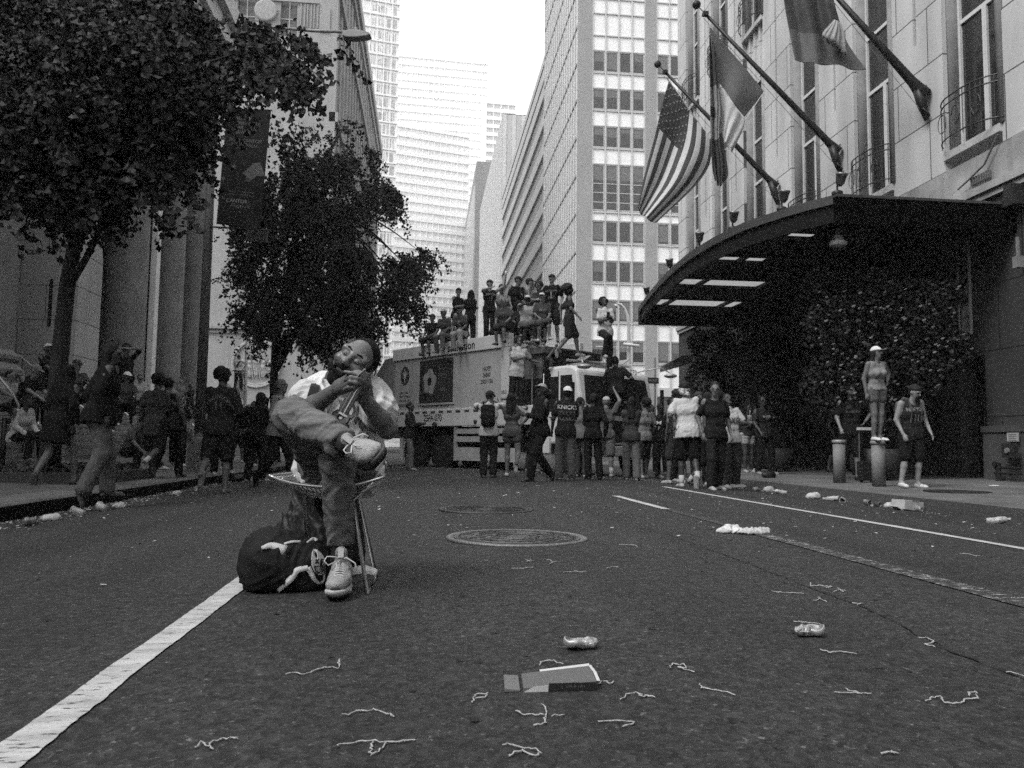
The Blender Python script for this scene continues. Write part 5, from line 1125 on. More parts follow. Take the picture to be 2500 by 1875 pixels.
    # footwear
    if shoe is not None:
        for sg in (-1, 1):
            A = ank[sg]; kd = (A-kn[sg]).normalized(); pitch = 0
            fd = Vector((sg*.18, 1, 0)); tilt = (-kd).dot(Vector((0, 1, 0)))
            if tilt > .35: fd = (fd*.55+kd*.8).normalized()                   # heel raised or foot hanging
            up = Vector((0, 0, 1))-fd*fd.z; up = up.normalized(); c = A-up*.045*s
            heel = c-fd*.035*s; toe = c+fd*.155*s-up*.005
            G = SDF(np.minimum(heel, toe)-.1, np.maximum(heel, toe)+.12, max(.009, h*.6)); G.cone(tuple(heel), tuple(toe-fd*.02*s), .036*s, .040*s, k=.02, flat=(tuple(up), .72)); G.cone(tuple(heel-up*.012*s), tuple(toe-up*.012*s), .038*s, .042*s, k=.01, flat=(tuple(up), .45))
            G.cone(tuple(A-up*.02+Vector((0, 0, 0))), tuple(c+fd*.07*s), .042*s, .030*s, k=.03); G.cut(tuple(c-up*.030*s), tuple(-up))
            so = link('shoe', G.mesh('shoe', M(shoe, .6, 0, .15, 15, bump=.1, bsc=80)), None, b)
            if h < .012 or s*shoe > .1:
                G = SDF(np.minimum(heel, toe)-.1, np.maximum(heel, toe)+.12, .009); G.cone(tuple(heel-up*.02*s), tuple(toe-up*.02*s), .042*s, .045*s, k=.01, flat=(tuple(up), .5)); G.cut(tuple(c-up*.028*s), tuple(up)); G.cut(tuple(c-up*.042*s), tuple(-up)); link('sole', G.mesh('sole', M(.25 if shoe < .5 else .06, .7)), None, so)
            if sockv is not None: m_ = MB(); m_.tube([A-kd*.12*s, A-kd*.03*s, A+kd*.02*s], [.045*s, .042*s, .042*s], 10); m_.obj('sock', M(sockv, .9), b, True)
    # lower garment
    if bot:
        G = SDF(lo, hi, h); g = .016
        G.cone(q(-.066*w, 0, -.01), q(.066*w, 0, -.01), .112*s*w+.004, k=.03); G.cone(q(-.05*w, .0, .06), q(.05*w, .0, .06), .098*s*w+.002, k=.03)
        for sg in (-1, 1):
            K, A = kn[sg], ank[sg]
            if bot in ('trousers', 'wide', 'slim'):
                ww = {'trousers': 1, 'wide': 1.5, 'slim': .82}[bot]; G.cone(hips[sg]+Vector((sg*.004, 0, -.03*s)), K, .088*s*w+g*ww*.6, .062*s+g*ww, k=.045); E = K.lerp(A, .97 if bot != 'slim' else .93)
                G.cone(K, E, .064*s+g*ww*.9, (.05*s+g*ww*1.3), k=.03)
                G.cut(tuple(E), tuple((A-K).normalized())) if bot == 'none' else None
            elif bot == 'shorts': G.cone(hips[sg]+Vector((sg*.01, 0, 0)), hips[sg].lerp(K, .95), .100*s*w+g, .085*s+g, k=.045)
            elif bot == 'mini': G.cone(hips[sg]+Vector((sg*.008, 0, 0)), hips[sg].lerp(K, .32), .104*s*w+g*.6, .098*s+g, k=.045)
        G.folds(.008*s, .11, seed+50)
        if not sit and lean < 20: G.cut(q(0, 0, .09), tuple(Rt@Vector((0, 0, 1))))
        link({'trousers': 'trousers', 'wide': 'trousers', 'slim': 'trousers', 'shorts': 'shorts', 'mini': 'shorts'}[bot], G.mesh('lower', cloth(bv)), None, b)
    # upper garment
    shirt = None
    if top:
        G = SDF(lo, hi, h); g = (.010 if top != 'tank' else .008)*(.4+.6*tw)+(.008 if top in ('hoodie', 'coat') else 0); torso(G, g, kk=.045)
        hz = hem if hem is not None else (-.10 if top not in ('coat', 'crop') else (-.34 if top == 'coat' else .1))
        G.cone(q(-.05*w, 0, .02), q(-.065*w, 0, hz-.05), .116*s*w+g*1.2, .126*s*w+g*1.5, k=.04); G.cone(q(.05*w, 0, .02), q(.065*w, 0, hz-.05), .116*s*w+g*1.2, .126*s*w+g*1.5, k=.04)
        if top in ('tee', 'hoodie', 'coat', 'shirt'): G.cone(q(0, -.015, .49), q(0, -.01, .53), .075*s+g*.5, .06*s+g*.4, k=.03)
        for sg in (-1, 1):
            S_, E_, W_ = shp[sg], el[sg], wr[sg]
            if top == 'tee': G.cone(S_-Vector((sg*.025, 0, .004)), S_.lerp(E_, .70), .056*s+g*.55, .054*s+g*1.1, k=.022)
            elif top in ('hoodie', 'shirt', 'coat'): G.cone(S_-Vector((sg*.025, 0, .004)), E_, .057*s+g*.6, .047*s+g*.6, k=.022); G.cone(E_, E_.lerp(W_, .93), .047*s+g*.6, .034*s+g*.7, k=.02)
            elif top in ('tank', 'crop'): G.cone(q(sg*.10, -.01, .48), q(sg*.12, -.01, .44), .066*s+g, k=.03)
        G.cut(q(0, 0, hz), tuple(Rt@Vector((0, 0, -1))), .01)
        G.folds((.0075 if top != 'tank' else .005)*s*(.6+.4*tw), .13, seed, .35)
        if top == 'tee':
            for sg in (-1, 1): pass
        shirt = link({'tee': 't_shirt', 'tank': 'tank_top', 'hoodie': 'jacket', 'coat': 'coat', 'shirt': 'shirt', 'crop': 'tank_top'}[top], G.mesh('upper', cloth(tv)), None, b)
    # hair, cap, beard
    hm = M(hv, .8, 0, .4, 30, bump=.8, bsc=90, spec=.3, name='hair')
    if hair and hair != 'bald':
        G = SDF(np.array(hc)-.4*s, np.array(hc)+.34*s, min(h, .012)); G.ell(hq(0, -.022, .028), np.array((.083, .098, .104))*s, RHn, k=.01)
        if hair == 'short' : G.cut(hq(0, .052, .04), tuple(RH@Vector((0, 1, -.35)))); G.cut(hq(0, 0, -.03), tuple(RH@Vector((0, .5, -1))))
        elif hair == 'buzz': G.ell(hq(0, 0, 0), (.001,)*3); G.cut(hq(0, .045, .045), tuple(RH@Vector((0, 1, -.5)))); G.cut(hq(0, 0, -.02), tuple(RH@Vector((0, .6, -1))))
        elif hair == 'curly':
            rr = random.Random(seed)
            for i in range(34):
                d = Vector((rr.gauss(0, 1), rr.gauss(-.3, .8), rr.gauss(.5, .8))).normalized(); G.ell(hq(d.x*.085, -.03+d.y*.085, .04+d.z*.085), [.04*s]*3, k=.01)
            G.cut(hq(0, .075, .01), tuple(RH@Vector((0, 1, -.5))))
        elif hair == 'afro':
            rr = random.Random(seed)
            for i in range(60):
                d = Vector((rr.gauss(0, 1), rr.gauss(-.35, .8), rr.gauss(.3, .8))).normalized(); G.ell(hq(d.x*.12, -.05+d.y*.12, .05+d.z*.11), [.05*s]*3, k=.01)
            G.cut(hq(0, .09, .0), tuple(RH@Vector((0, 1, -.6))))
        elif hair in ('long', 'bob', 'tail'):
            L_ = {'long': -.30, 'bob': -.10, 'tail': -.05}[hair]
            for x, y in ((-.06, -.03), (.06, -.03), (0, -.06)): G.cone(hq(x, y, 0), tuple(Vector(hq(x*1.25, y-.02, 0))+Vector((0, -.02*s, L_*s))), .045*s, .035*s, k=.03)
            if hair == 'tail': G.cone(hq(0, -.1, .05), hq(0, -.15, -.18), .03*s, .02*s, k=.02)
            G.cut(hq(0, .055, .03), tuple(RH@Vector((0, 1, -.15))))
        if cap: G.cut(hq(0, 0, .045), tuple(RH@Vector((0, .1, 1))))
        G.folds(.006, .04, seed); link('hair', G.mesh('hair', hm), None, b)
    if beard:
        G = SDF(np.array(hc)-.16*s, np.array(hc)+.1*s, .011); G.cone(hq(0, .035, -.05), hq(0, .055, -.095), .056*s, .038*s, k=.02); G.cut(hq(0, 0, -.045), tuple(RH@Vector((0, .1, 1)))); G.folds(.003, .03, seed); link('beard', G.mesh('beard', hm), None, b)
    if cap is not None:
        G = SDF(np.array(hc)-.2*s, np.array(hc)+.3*s, min(h, .011)); G.ell(hq(0, -.015, .035), np.array((.088, .104, .096))*s, RHn, k=.01); G.cut(hq(0, 0, .038), tuple(RH@Vector((0, .08, -1))))
        if brim: G.cone(hq(-.035, brim*.095-.01, .05), hq(.035, brim*.095-.01, .05), .05*s, k=.0, flat=(tuple(RH@Vector((0, .1, 1))), .14)); G.cone(hq(-.02, brim*.13-.01, .045), hq(.02, brim*.13-.01, .045), .045*s, k=.0, flat=(tuple(RH@Vector((0, .1, 1))), .14))
        link('cap', G.mesh('cap', M(cap, .8, 0, .1, 10, bump=.2, bsc=80)), None, b)
    m_ = MB()
    for sg in (-1, 1): m_.ball(hq(sg*.031, .080, .008), .0095*s, 6, (1.3, .8, .8)); m_.cbox(hq(sg*.033, .088, .027), .028*s, .006*s, .005*s, RH)
    m_.cbox(hq(0, .090, -.048), .04*s, .006*s, .005*s, RH); link('facial_feature', m_.mesh('facial_feature'), M(.012, .5), b)
    if glasses:
        m_ = MB()
        for sg in (-1, 1): m_.ball(hq(sg*.033, .095, .01), .022*s, 8, (1.1, .35, .9)); m_.tube([hq(sg*.055, .09, .014), hq(sg*.08, 0, .01)], .003, 4)
        m_.obj('sunglasses', M(.008, .15, spec=.8), b, True)
    # lettering pressed onto the shirt: (string, up position, size, back?, value, width scale)
    if text and shirt:
        bvh = BVHTree.FromPolygons([v.co for v in shirt.data.vertices], [tuple(p.vertices) for p in shirt.data.polygons])
        for (t, zt_, size, back, tv_, sx, arch) in text:
            sg = -1 if back else 1; me = text_mesh(t, size*s, M(tv_, .8), bold=.012, sub=.03)
            for v in me.vertices:
                x, z = v.co.x*sx, v.co.y; z -= arch*x*x/s
                o_ = P0+Rt@Vector((x*sg*-1*-1 if not back else -x, sg*.5, zt_*s+z))
                if not back: o_ = P0+Rt@Vector((-x, .5, zt_*s+z))
                else: o_ = P0+Rt@Vector((x, -.5, zt_*s+z))
                hit = bvh.ray_cast(o_, Rt@Vector((0, -sg, 0)), 1.0); v.co = (hit[0]+Rt@Vector((0, sg*.006, 0))) if hit[0] is not None else o_
            me.flip_normals() if False else None
            tx = link('lettering', me, None, shirt)
    
    J = {'wrL': wr[-1], 'wrR': wr[1], 'hc': hc, 'P0': P0, 'Rt': Rt, 's': s, 'shL': shp[-1], 'shR': shp[1]}
    Mw = Matrix.Translation(pos)@Matrix.Rotation(ft, 4, 'Z'); J['W'] = Mw; return b, J
SHOWP = False
def zs(X, Y):
    if X < -9.15 and 11 < Y < 43.5: return .1+.2*(min(10, int((-9.15-X)/.26))+1)
    return gz(X, Y)
def stand(label, px, yf, yh, face, z=None, **k):
    g_ = PG(px, yf) if yf < 5000 and yf > 1110 else Vector((0, 900, 0))
    H = PY(px, yh, g_.y).z-g_.z
    if not 1.6 < H < 1.88:                                            # feet hidden or too near the horizon: stand where the head fits
        H = k.pop('HH', 1.63 if H < 1.6 else (1.74 if k.get('fem') is None else 1.66)); best = None; d0 = H*F_PX/(yf-yh)
        for i in range(1200):
            d = 8+i*.03; p = Pd(px, yh, d); e = abs(p.z-H-zs(p.x, p.y))+.02*abs(d-d0)
            if best is None or e < best[0]: best = (e, p)
        p = best[1]; g_ = Vector((p.x, p.y, zs(p.x, p.y)))
    if SHOWP: print('STAND %-60s H %.2f at %.1f %.1f %.2f' % (label[:60], H, g_.x, g_.y, g_.z))
    k.pop('HH', None); return person(label, g_, face, H=H, **k)
def at(px, d, z):                                                     # point at distance d in the column of pixel px, height z
    r = ray(px, 937.5); p = CAM+r*d; return Vector((p.x, p.y, z))
def seat(label, px, yh, d, face, z=None, H=1.72, **k):                # yh: top of the head
    s = H/1.75; zt = Pd(px, yh, d).z; zz = zt-(.10+.555+.26)*s if z is None else z
    return person(label, at(px, d, zz), face, H=H, sit=True, **k)
# things worn or held
def backpack(J, v, label, straps=True, side=-1):
    s, P0, Rt, W = J['s'], J['P0'], J['Rt'], J['W']; c = P0+Rt@Vector((0, side*-.0-.19*s, .30*s)); G = SDF(np.array(c)-.34, np.array(c)+.34, .016)
    G.box(c, (.14*s, .075*s, .22*s), rotm(Rt), .06); G.box(c+Rt@Vector((0, -.06*s, -.06*s)), (.11*s, .05*s, .11*s), rotm(Rt), .04, k=.02); G.folds(.006, .1, 3)
    me = G.mesh('backpack', cloth(v)); me.transform(W); o = link('backpack', me, None, None); tag(o, label, 'backpack')
    if straps:
        m_ = MB()
        for sg in (-1, 1): m_.strip([W@(P0+Rt@Vector((sg*.10*s, y*s, z*s))) for y, z in ((-.14, .5), (-.06, .585), (.06, .56), (.125, .42), (.11, .2), (-.1, .12))], .05*s, up=(1, 0, .2))
        st_ = m_.obj('strap', cloth(v), o); md = st_.modifiers.new('t', 'SOLIDIFY'); md.thickness = .01
    return o
def held(J, which, label, kind, off=(0, 0, 0)):
    p = J['W']@(J[which])+Vector(off); m_ = MB()
    if kind == 'phone': m_.cbox(p, .075, .012, .15, Matrix.Rotation(.3, 3, 'X')); o = m_.obj('phone', M(.015, .2, spec=.7), bevel=.004)
    elif kind == 'can': m_.lathe([(.025, -.06), (.031, -.05), (.031, .05), (.025, .06), (.022, .058), (.001, .057)], p, 14); o = m_.obj('drink_can', M(.55, .3, .4), None, True)
    elif kind == 'cup': m_.lathe([(.028, -.07), (.042, .06), (.045, .065), (.045, .075), (.001, .078)], p, 14); m_.tube([p+Vector((0, 0, .07)), p+Vector((.01, 0, .17))], .004, 5); o = m_.obj('cup', M(.35, .3), None, True)
    tag(o, label, {'phone': 'phone', 'can': 'can', 'cup': 'cup'}[kind]); return o
# ---------------------------------------------------------------- on top of the truck
def dT(px, extra=0):                                                  # distance of the truck's near side in this column of pixels
    k = (px-1250)/F_PX; t = (3.4+23*k)/(.66+.75*k); return 23-.75*t+extra
G1 = 'people standing on top of the truck'; G2 = 'people sitting along the top of the truck'
def ton(label, px, yh, face, ex=1.2, z=3.40, **k):
    d = dT(px, ex); zh = Pd(px, yh, d).z; H = k.pop('HH', min(max(zh-z, 1.66), 1.80)); p = at(px, d, max(zh-H, z-.28)); k.setdefault('group', G1); return person(label, p, face, H=H, **k)
_, J = ton('person in black t-shirt and cap with a small drink, leftmost standing on truck', 1112, 698, 45, 1.2, sk=.14, tv=.008, cap=.01, aR='phone', aL='phone', bv=.01); held(J, 'wrL', 'small can held by the leftmost person standing on the truck', 'can', (0, -.05, .06))
ton('person with long dark hair in black standing second from left on the truck', 1143, 704, 150, 1.3, sk=.12, tv=.008, hair='long', hv=.006, aR='chest', aL='chest', fem=True, top='hoodie', bv=.01, w=.95)
_, J = ton('person drinking from a raised can in a dark trimmed jersey on the truck', 1192, 678, 10, 1.1, sk=.2, top='tank', tv=.012, cap=.01, aR='mouth', aL=((.45, .25, .75), (1, 0, .3)), bv=.01, text=[('NEW YORK', .40, .085, 0, .22, .8, .3), ('11', .27, .17, 0, .2, .8, 0)]); held(J, 'wrL', 'white can held high by the person drinking on the truck', 'can', (0, -.03, .1))
ton('tall dark capped person beside one in a pale sleeveless top on the truck', 1256, 670, 15, 1.3, sk=.14, tv=.012, cap=.012, aR='hang', aL='phone', glasses=True, bv=.02)
ton('person in a dark cap and pale sleeveless top seen in profile on the truck', 1282, 674, 80, 1.0, sk=.24, top='tank', tv=.14, cap=.012, aL='phone', aR='phone', fem=True, w=.9, bv=.02)
ton('person in printed black t-shirt and cap, one hand out, on the truck', 1346, 664, -20, 1.0, sk=.2, tv=.008, cap=.012, aR='fwd', aL='hang', bot='shorts', bv=.03, text=[('NEW YORK', .38, .06, 0, .1, 1, 0), ('I', .26, .24, 0, .25, 1.2, 0), ('NY', .22, .12, 0, .12, 1, 0)])
ton('person with a cloud of curly hair stepping right in a dark top on the truck', 1388, 695, 85, .6, z=3.0, sk=.1, tv=.03, hair='afro', hv=.012, aR='swing', aL='back', bot='shorts', bv=.02, lL='f', lR='b', hem=-.16)
p_, J = ton('person in a white printed t-shirt looking down at a phone above the truck cab', 1477, 722, 10, .9, z=2.62, sk=.045, tv=.46, bv=.012, hair='curly', hv=.008, aL='phone', aR='phone', head=(0, -28), lR='step', lL='st', text=[('NY', .26, .16, 0, .09, 1, 0), ('* * *', .36, .09, 0, .12, 1, 0)]); held(J, 'wrL', 'dark phone held by the person in a white t-shirt above the cab', 'phone', (-.08, -.08, .05))
ton('person crouching in black at the right corner of the cab roof', 1512, 858, 150, .4, z=2.50, sk=.05, tv=.006, bv=.008, hair='short', lean=25, lL='cross', lR='low', aL='fwd', aR='rail', group=G1, sit=True) if False else seat('person crouching in black at the right corner of the cab roof', 1506, 865, dT(1495, .8), 165, sk=.04, tv=.007, bv=.008, hv=.005, lL='low', lR='low', aL='fwd', aR='rail', lean=15, group=G1)
TOPZ = 3.44
def tsit(label, px, yh, face=-35, ex=.12, **k):
    d = dT(px, ex); k.setdefault('lL', 'hangl'); k.setdefault('lR', 'hangb'); k.setdefault('aL', 'lap'); k.setdefault('aR', 'lap'); k.setdefault('group', G2)
    H = (Pd(px, yh, d).z-TOPZ)/(.915)*1.75; return person(label, at(px, d, TOPZ), face, H=min(max(H, 1.55), 1.9), sit=True, **k)
tsit('person in a light tank top squeezed between grey t-shirt and pale trousers on the truck', 1108, 762, -20, .9, sk=.2, top='tank', tv=.2, bv=.05, hair='curly', hv=.01, shoe=.3)
tsit('person in dark clothes with knees drawn up behind the bald one on the truck', 1262, 748, 20, 1.0, sk=.06, tv=.02, bv=.02, hair='curly', hv=.01, lL='low', lR='low', shoe=.2)
ton('person in a pale t-shirt at the very back of the truck crowd', 1222, 690, 30, 1.9, sk=.1, tv=.3, bv=.03, hair='short', aR='phone')
ton('person in a dark hooded top between the printed t-shirt and the drinker, far side', 1318, 684, -30, 1.9, sk=.08, top='hoodie', tv=.03, bv=.02, hair='curly')
tsit('person in black leaning back at the rear end of the truck top', 1052, 768, -30, .4, sk=.08, tv=.008, bv=.02, cap=.03, shoe=.02, bot='shorts')
tsit('person in a pale cap and grey t-shirt sitting second along the truck top', 1088, 766, -35, sk=.08, tv=.045, bv=.11, cap=.28, hair=None, shoe=.16, lean=12)
tsit('person in pale trousers and a patterned scarf with head bowed on the truck top', 1128, 766, -30, sk=.1, tv=.05, bv=.30, cap=.02, shoe=.03, lean=20, head=(0, -25), text=[('xx', .40, .09, 0, .3, 1, 0), ('xx', .30, .09, 0, .3, 1, 0), ('xx', .2, .09, 0, .3, 1, 0)])
tsit('person with dark hair bent over bare crossed legs on the truck top', 1205, 752, 55, .8, sk=.22, tv=.01, bot='mini', bv=.012, hair='curly', hv=.01, lean=30, head=(0, -25), lL='low', lR='cross', fem=True, w=.9, shoe=.3)
tsit('bald person in a grey t-shirt and dark running shoes sitting on the truck edge', 1232, 742, -28, sk=.13, tv=.055, bot='shorts', bv=.03, hair=None, shoe=.02, w=1.1, lean=14)
tsit('person in a pale polo shirt and white cap sitting above the lettering', 1284, 732, 5, .35, sk=.03, top='tee', tv=.36, bot='shorts', bv=.09, cap=.45, hair=None, shoe=.3, aR='mouth', w=1.15)
tsit('person in white cap and dark printed t-shirt at the front end of the truck body', 1322, 736, 0, .4, sk=.13, tv=.045, bot='shorts', bv=.06, cap=.5, hair=None, shoe=.45, aL='lap', text=[('MVP', .33, .1, 0, .2, 1, 0)])
_, J = person('person in a white t-shirt with dark curls standing on the ladder behind the cab', at(1262, dT(1262, -.35), Pd(1262, 1000, dT(1262)).z), 20, H=1.72, sk=.08, tv=.44, bv=.012, hair='curly', hv=.006, aR='phone', aL='rail', head=(-20, -25), group='people climbing on the truck', tw=1.5, hem=-.16), 0
person('person all in black climbing the steps behind the truck cab', at(1335, dT(1335, .1), 1.0), 60, H=1.7, sk=.05, tv=.007, bv=.008, hair='short', aR='up', aL='phone', lR='step', group='people climbing on the truck')
# ---------------------------------------------------------------- standing around the truck
G3 = 'people gathered beside the truck'
def by(label, px, yf, yh, face, **k): k.setdefault('group', G3); return stand(label, px, yf, yh, face, **k)
by('person in a dark jacket and pale trousers standing alone by the truck\'s rear wheels', 1001, 1154, 981, 75, sk=.04, top='hoodie', tv=.02, bv=.13, bot='trousers', shoe=.22, aL='phone', aR='phone', hair='buzz', w=.92)
b_, J = by('person in a dark cap and white t-shirt taking a picture of the truck', 1192, 1166, 951, 170, sk=.12, tv=.42, bot='trousers', bv=.015, cap=.015, aL='photo', aR='photo', shoe=.05, head=(-25, 12), tw=1.3); backpack(J, .01, 'black backpack on the person photographing the truck')
by('person with long dark hair in tank top and shorts, arm raised toward the truck', 1252, 1172, 958, 170, sk=.15, top='tank', tv=.06, bot='mini', bv=.07, hair='long', hv=.006, aL='brow', aR='hip', shoe=.5, fem=True, lR='kick', lL='st')
by('person in black with a pale capped head walking left past the ladder', 1318, 1175, 930, -70, sk=.04, tv=.007, bv=.008, cap=.25, hair=None, top='hoodie', lL='f', lR='b', shoe=.02)
by('person with a white cap turned backwards and a lettered black t-shirt', 1380, 1172, 942, 176, sk=.04, tv=.009, bot='wide', bv=.07, cap=.5, brim=-1, hair='short', hv=.006, shoe=.14, aR='phone', aL='hang', tw=1.5, text=[('KNICKS', .43, .105, 1, .45, 1, .0), ('ZXKXZ', .31, .11, 1, .07, .85, 0), ('XZXKX', .22, .11, 1, .09, .85, 0)])
by('person all in black standing right at the front wheel', 1448, 1178, 960, 178, sk=.03, tv=.007, bv=.008, hair='short', shoe=.012, top='hoodie', tw=.8, w=.9)
by('person in wide grey jeans with long dark hair, seen from behind near the bumper', 1541, 1182, 968, 165, sk=.08, top='hoodie', tv=.03, bot='wide', bv=.11, w=.9, hair='long', hv=.006, shoe=.3, fem=True, aL='phone', aR='chest')
by('person in a black cap in the gap between truck and canopy shade', 1612, 1158, 985, -30, sk=.05, tv=.008, bv=.012, shoe=.1, text=[('M', .36, .12, 0, .5, 1.6, 0), ('y', .26, .12, 0, .5, 1, 0)], cap=.01, hair=None)
b_, J = by('person in a plain white t-shirt and black shorts with a patterned bandana under the cap', 1680, 1190, 928, 172, sk=.035, tv=.44, bot='shorts', bv=.008, cap=.012, hair='short', hv=.01, shoe=.3, sockv=.4, tw=1.5, w=1.12, hem=-.12, lL='st', lR='b', aL='hang', aR='phone')
m_ = MB(); W, hc, Rt_, s_ = J['W'], J['hc'], J['Rt'], J['s']
G = SDF(np.array(hc)-.22, np.array(hc)+.2, .012); G.ell(tuple(hc+Vector((0, -.01, -.03*s_))), np.array((.098, .112, .07))*s_, k=.01); G.cone(tuple(hc+Vector((-.05, -.1, -.08))), tuple(hc+Vector((.04, -.11, -.11))), .04, k=.03); G.cut(tuple(hc+Vector((0, .04, 0))), (0, 1, 0)); G.folds(.012, .06, 4)
bm_ = G.mesh('bandana', M(.30, .9, 0, .9, 26)); link('bandana', bm_, None, b_)
b_, J = by('barefaced person in profile with a pale sleeveless top, leaning against a friend in black', 1722, 1192, 952, 60, sk=.05, top='tank', tv=.22, bot='shorts', bv=.01, hair='buzz', shoe=.25, sockv=.35, lL='f', lR='b', aL='phone', hem=-.3, tw=2)
by('person in black, back turned, right of the one in a long pale sleeveless top', 1748, 1180, 948, 190, sk=.07, top='hoodie', tv=.008, bot='wide', bv=.10, hair='buzz', shoe=.1, tw=1.2)
by('person in a pale grey hooded top between the lettered t-shirt and the front wheel', 1418, 1168, 968, 140, sk=.1, top='hoodie', tv=.11, bot='trousers', bv=.05, hair='short', shoe=.3, aR='photo')
by('person in a light cap pointing up at the windshield', 1478, 1164, 966, 165, sk=.14, tv=.07, bot='shorts', bv=.12, cap=.35, hair=None, shoe=.4, aR='up', sockv=.4)
by('person in a striped looking mid grey t-shirt right of the wide grey jeans', 1572, 1168, 972, 200, sk=.12, tv=.15, bot='shorts', bv=.02, hair='curly', shoe=.3, aL='phone')
by('person crouched forward in dark clothes just left of the walking capped person', 1296, 1164, 985, 100, sk=.1, tv=.03, bot='trousers', bv=.04, hair='short', lean=22, aR='fwd', aL='fwd')
by('person in a pale sleeveless jersey behind the bandana wearer', 1655, 1162, 952, -160, sk=.08, top='tank', tv=.22, bot='shorts', bv=.03, hair='curly', shoe=.3, text=[('32', .30, .16, 1, .03, 1, 0)])
G4 = 'people on the right pavement'
b_, J = stand('person in a white t-shirt with a dark print holding a cup with a straw', 1783, 1152, 958, 10, group=G4, sk=.05, tv=.34, bot='wide', bv=.03, shoe=.3, hair='short', aL='fwd', aR='hang', head=(0, -20), tw=1.4, text=[('OXO', .30, .16, 0, .05, .8, 0)]); held(J, 'wrL', 'pale takeaway cup with a straw on the right pavement', 'cup', (0, -.06, .05))
stand('person in white shorts and a dark printed top with arms folded', 1826, 1153, 985, 10, group=G4, sk=.05, tv=.02, bot='mini', bv=.36, shoe=.35, hair='bob', hv=.008, aL='chest', aR='chest', fem=True, hem=.02, w=1.1, text=[('ooo', .34, .1, 0, .12, 1, 0)])
stand('person in a dark t-shirt with a small pale chest print', 1868, 1158, 965, 15, group=G4, sk=.04, tv=.018, bot='trousers', bv=.008, shoe=.2, hair='short', hv=.006, glasses=True, text=[('KNICKS', .36, .06, 0, .4, 1, 0), ('nyc', .32, .06, 0, .3, 1, 0)], aL='hang', aR='swing')
stand('person in dim grey trousers lost in the shade of the entrance', 1968, 1158, 1005, -20, group=G4, sk=.04, tv=.01, bot='trousers', bv=.035, shoe=.25, lL='f', lR='b')
stand('bare-armed person half hidden behind the walker in black at the entrance', 2032, 1152, 985, 60, group=G4, sk=.10, top='tank', tv=.008, bot='shorts', bv=.01, shoe=.02)
person('bearded person in a black t-shirt and shorts walking behind the shorter bollard', at(2075, 15.4, .05), -12, H=1.83, group=G4, sk=.15, tv=.01, bot='shorts', bv=.008, shoe=.02, hair='curly', hv=.008, beard=True, lL='st', lR='b', aR='swing', text=[('KNICKS', .34, .07, 0, .09, 1, .3), ('NEW YORK', .27, .05, 0, .08, 1, 0)])
bz = BG.z+BH; dz = dep(BG); hh = Pd(2140, 842, dz).z-bz
person('person in a white cap, pale sleeveless top and denim shorts standing on a bollard', Vector((BG.x-.02, BG.y, bz)), 12, H=hh, group=G4, sk=.12, top='crop', tv=.20, bot='mini', bv=.10, cap=.55, hair='long', hv=.012, shoe=.55, fem=True, w=1.08, hem=.02, aL='hip', aR=((.10, .02, -.97), None), lL=((-.03, 0, -1), None), lR=((-.03, 0, -1), None))
b_, J = stand('bearded person in a numbered dark basketball jersey looking up, backpack on', 2228, 1190, 936, 8, group=G4, sk=.22, top='tank', tv=.02, bot='shorts', bv=.008, shoe=.48, hair='short', hv=.01, beard=True, cap=.012, brim=-1, head=(15, 18), w=1.12, lL='st', lR='wide', text=[('NEW YORK', .40, .085, 0, .2, .75, 0), ('11', .26, .16, 0, .28, .8, 0)], aL='hang', aR='hang', h=.014); backpack(J, .10, 'grey backpack of the person in the numbered jersey on the right pavement', True)
# ---------------------------------------------------------------- left pavement and steps
G5 = 'people walking on the left'
b_, J = stand('person in a dark lettered jacket walking away along the left gutter', 530, 1205, 898, 178, group=G5, sk=.08, top='hoodie', tv=.016, bot='shorts', bv=.012, hair='curly', hv=.008, shoe=.10, lL='kick', lR='st', tw=1.8, aL='phone', aR='swing', h=.015, text=[('BRUNSON', .43, .085, 1, .11, .95, 4.5), ('11', .29, .17, 1, .09, .85, 0)])
b_, J = stand('grey haired person in a pale long sleeved shirt with a dark shoulder strap walking right', 672, 1186, 918, 70, group=G5, sk=.10, top='shirt', tv=.19, bot='trousers', bv=.01, hair='short', hv=.09, shoe=.02, lL='f', lR='b', aL='back', aR='swing', lean=4, h=.015)
m_ = MB(); P0, s_ = J['P0'], J['s']; W = J['W']; m_.strip([W@(P0+Vector((x*s_, y*s_, z*s_))) for x, y, z in ((.13, -.12, .3), (.14, -.08, .5), (.13, 0, .58), (.12, .09, .5), (.10, .13, .3), (.09, .12, .05))], .07, up=(1, 0, .3)); st_ = m_.obj('bag_strap', cloth(.008), None); st_.modifiers.new('t', 'SOLIDIFY').thickness = .02; tag(st_, 'dark strap over the shoulder of the grey haired walker', 'strap')
stand('person with long dark hair and black clothes behind the grey haired walker', 628, 1140, 955, 150, group=G5, sk=.06, top='hoodie', tv=.008, bot='trousers', bv=.01, hair='long', hv=.006, tw=1.6, fem=True)
stand('person in a dark trimmed jersey and black cap walking toward the columns', 417, 1130, 915, 170, group=G5, sk=.10, top='tank', tv=.02, bot='trousers', bv=.01, cap=.012, hair='short', lL='b', lR='f', text=[('BRUNSON', .42, .08, 1, .18, .9, 2), ('11', .28, .17, 1, .14, .85, 0)], shoe=.05)
stand('person in a slate t-shirt with a sling strap walking away, pale socks', 385, 1142, 912, 165, group=G5, sk=.08, top='tee', tv=.045, bot='shorts', bv=.012, hair='curly', hv=.007, shoe=.25, sockv=.4, lL='st', lR='kick', tw=1.6, hem=-.22)
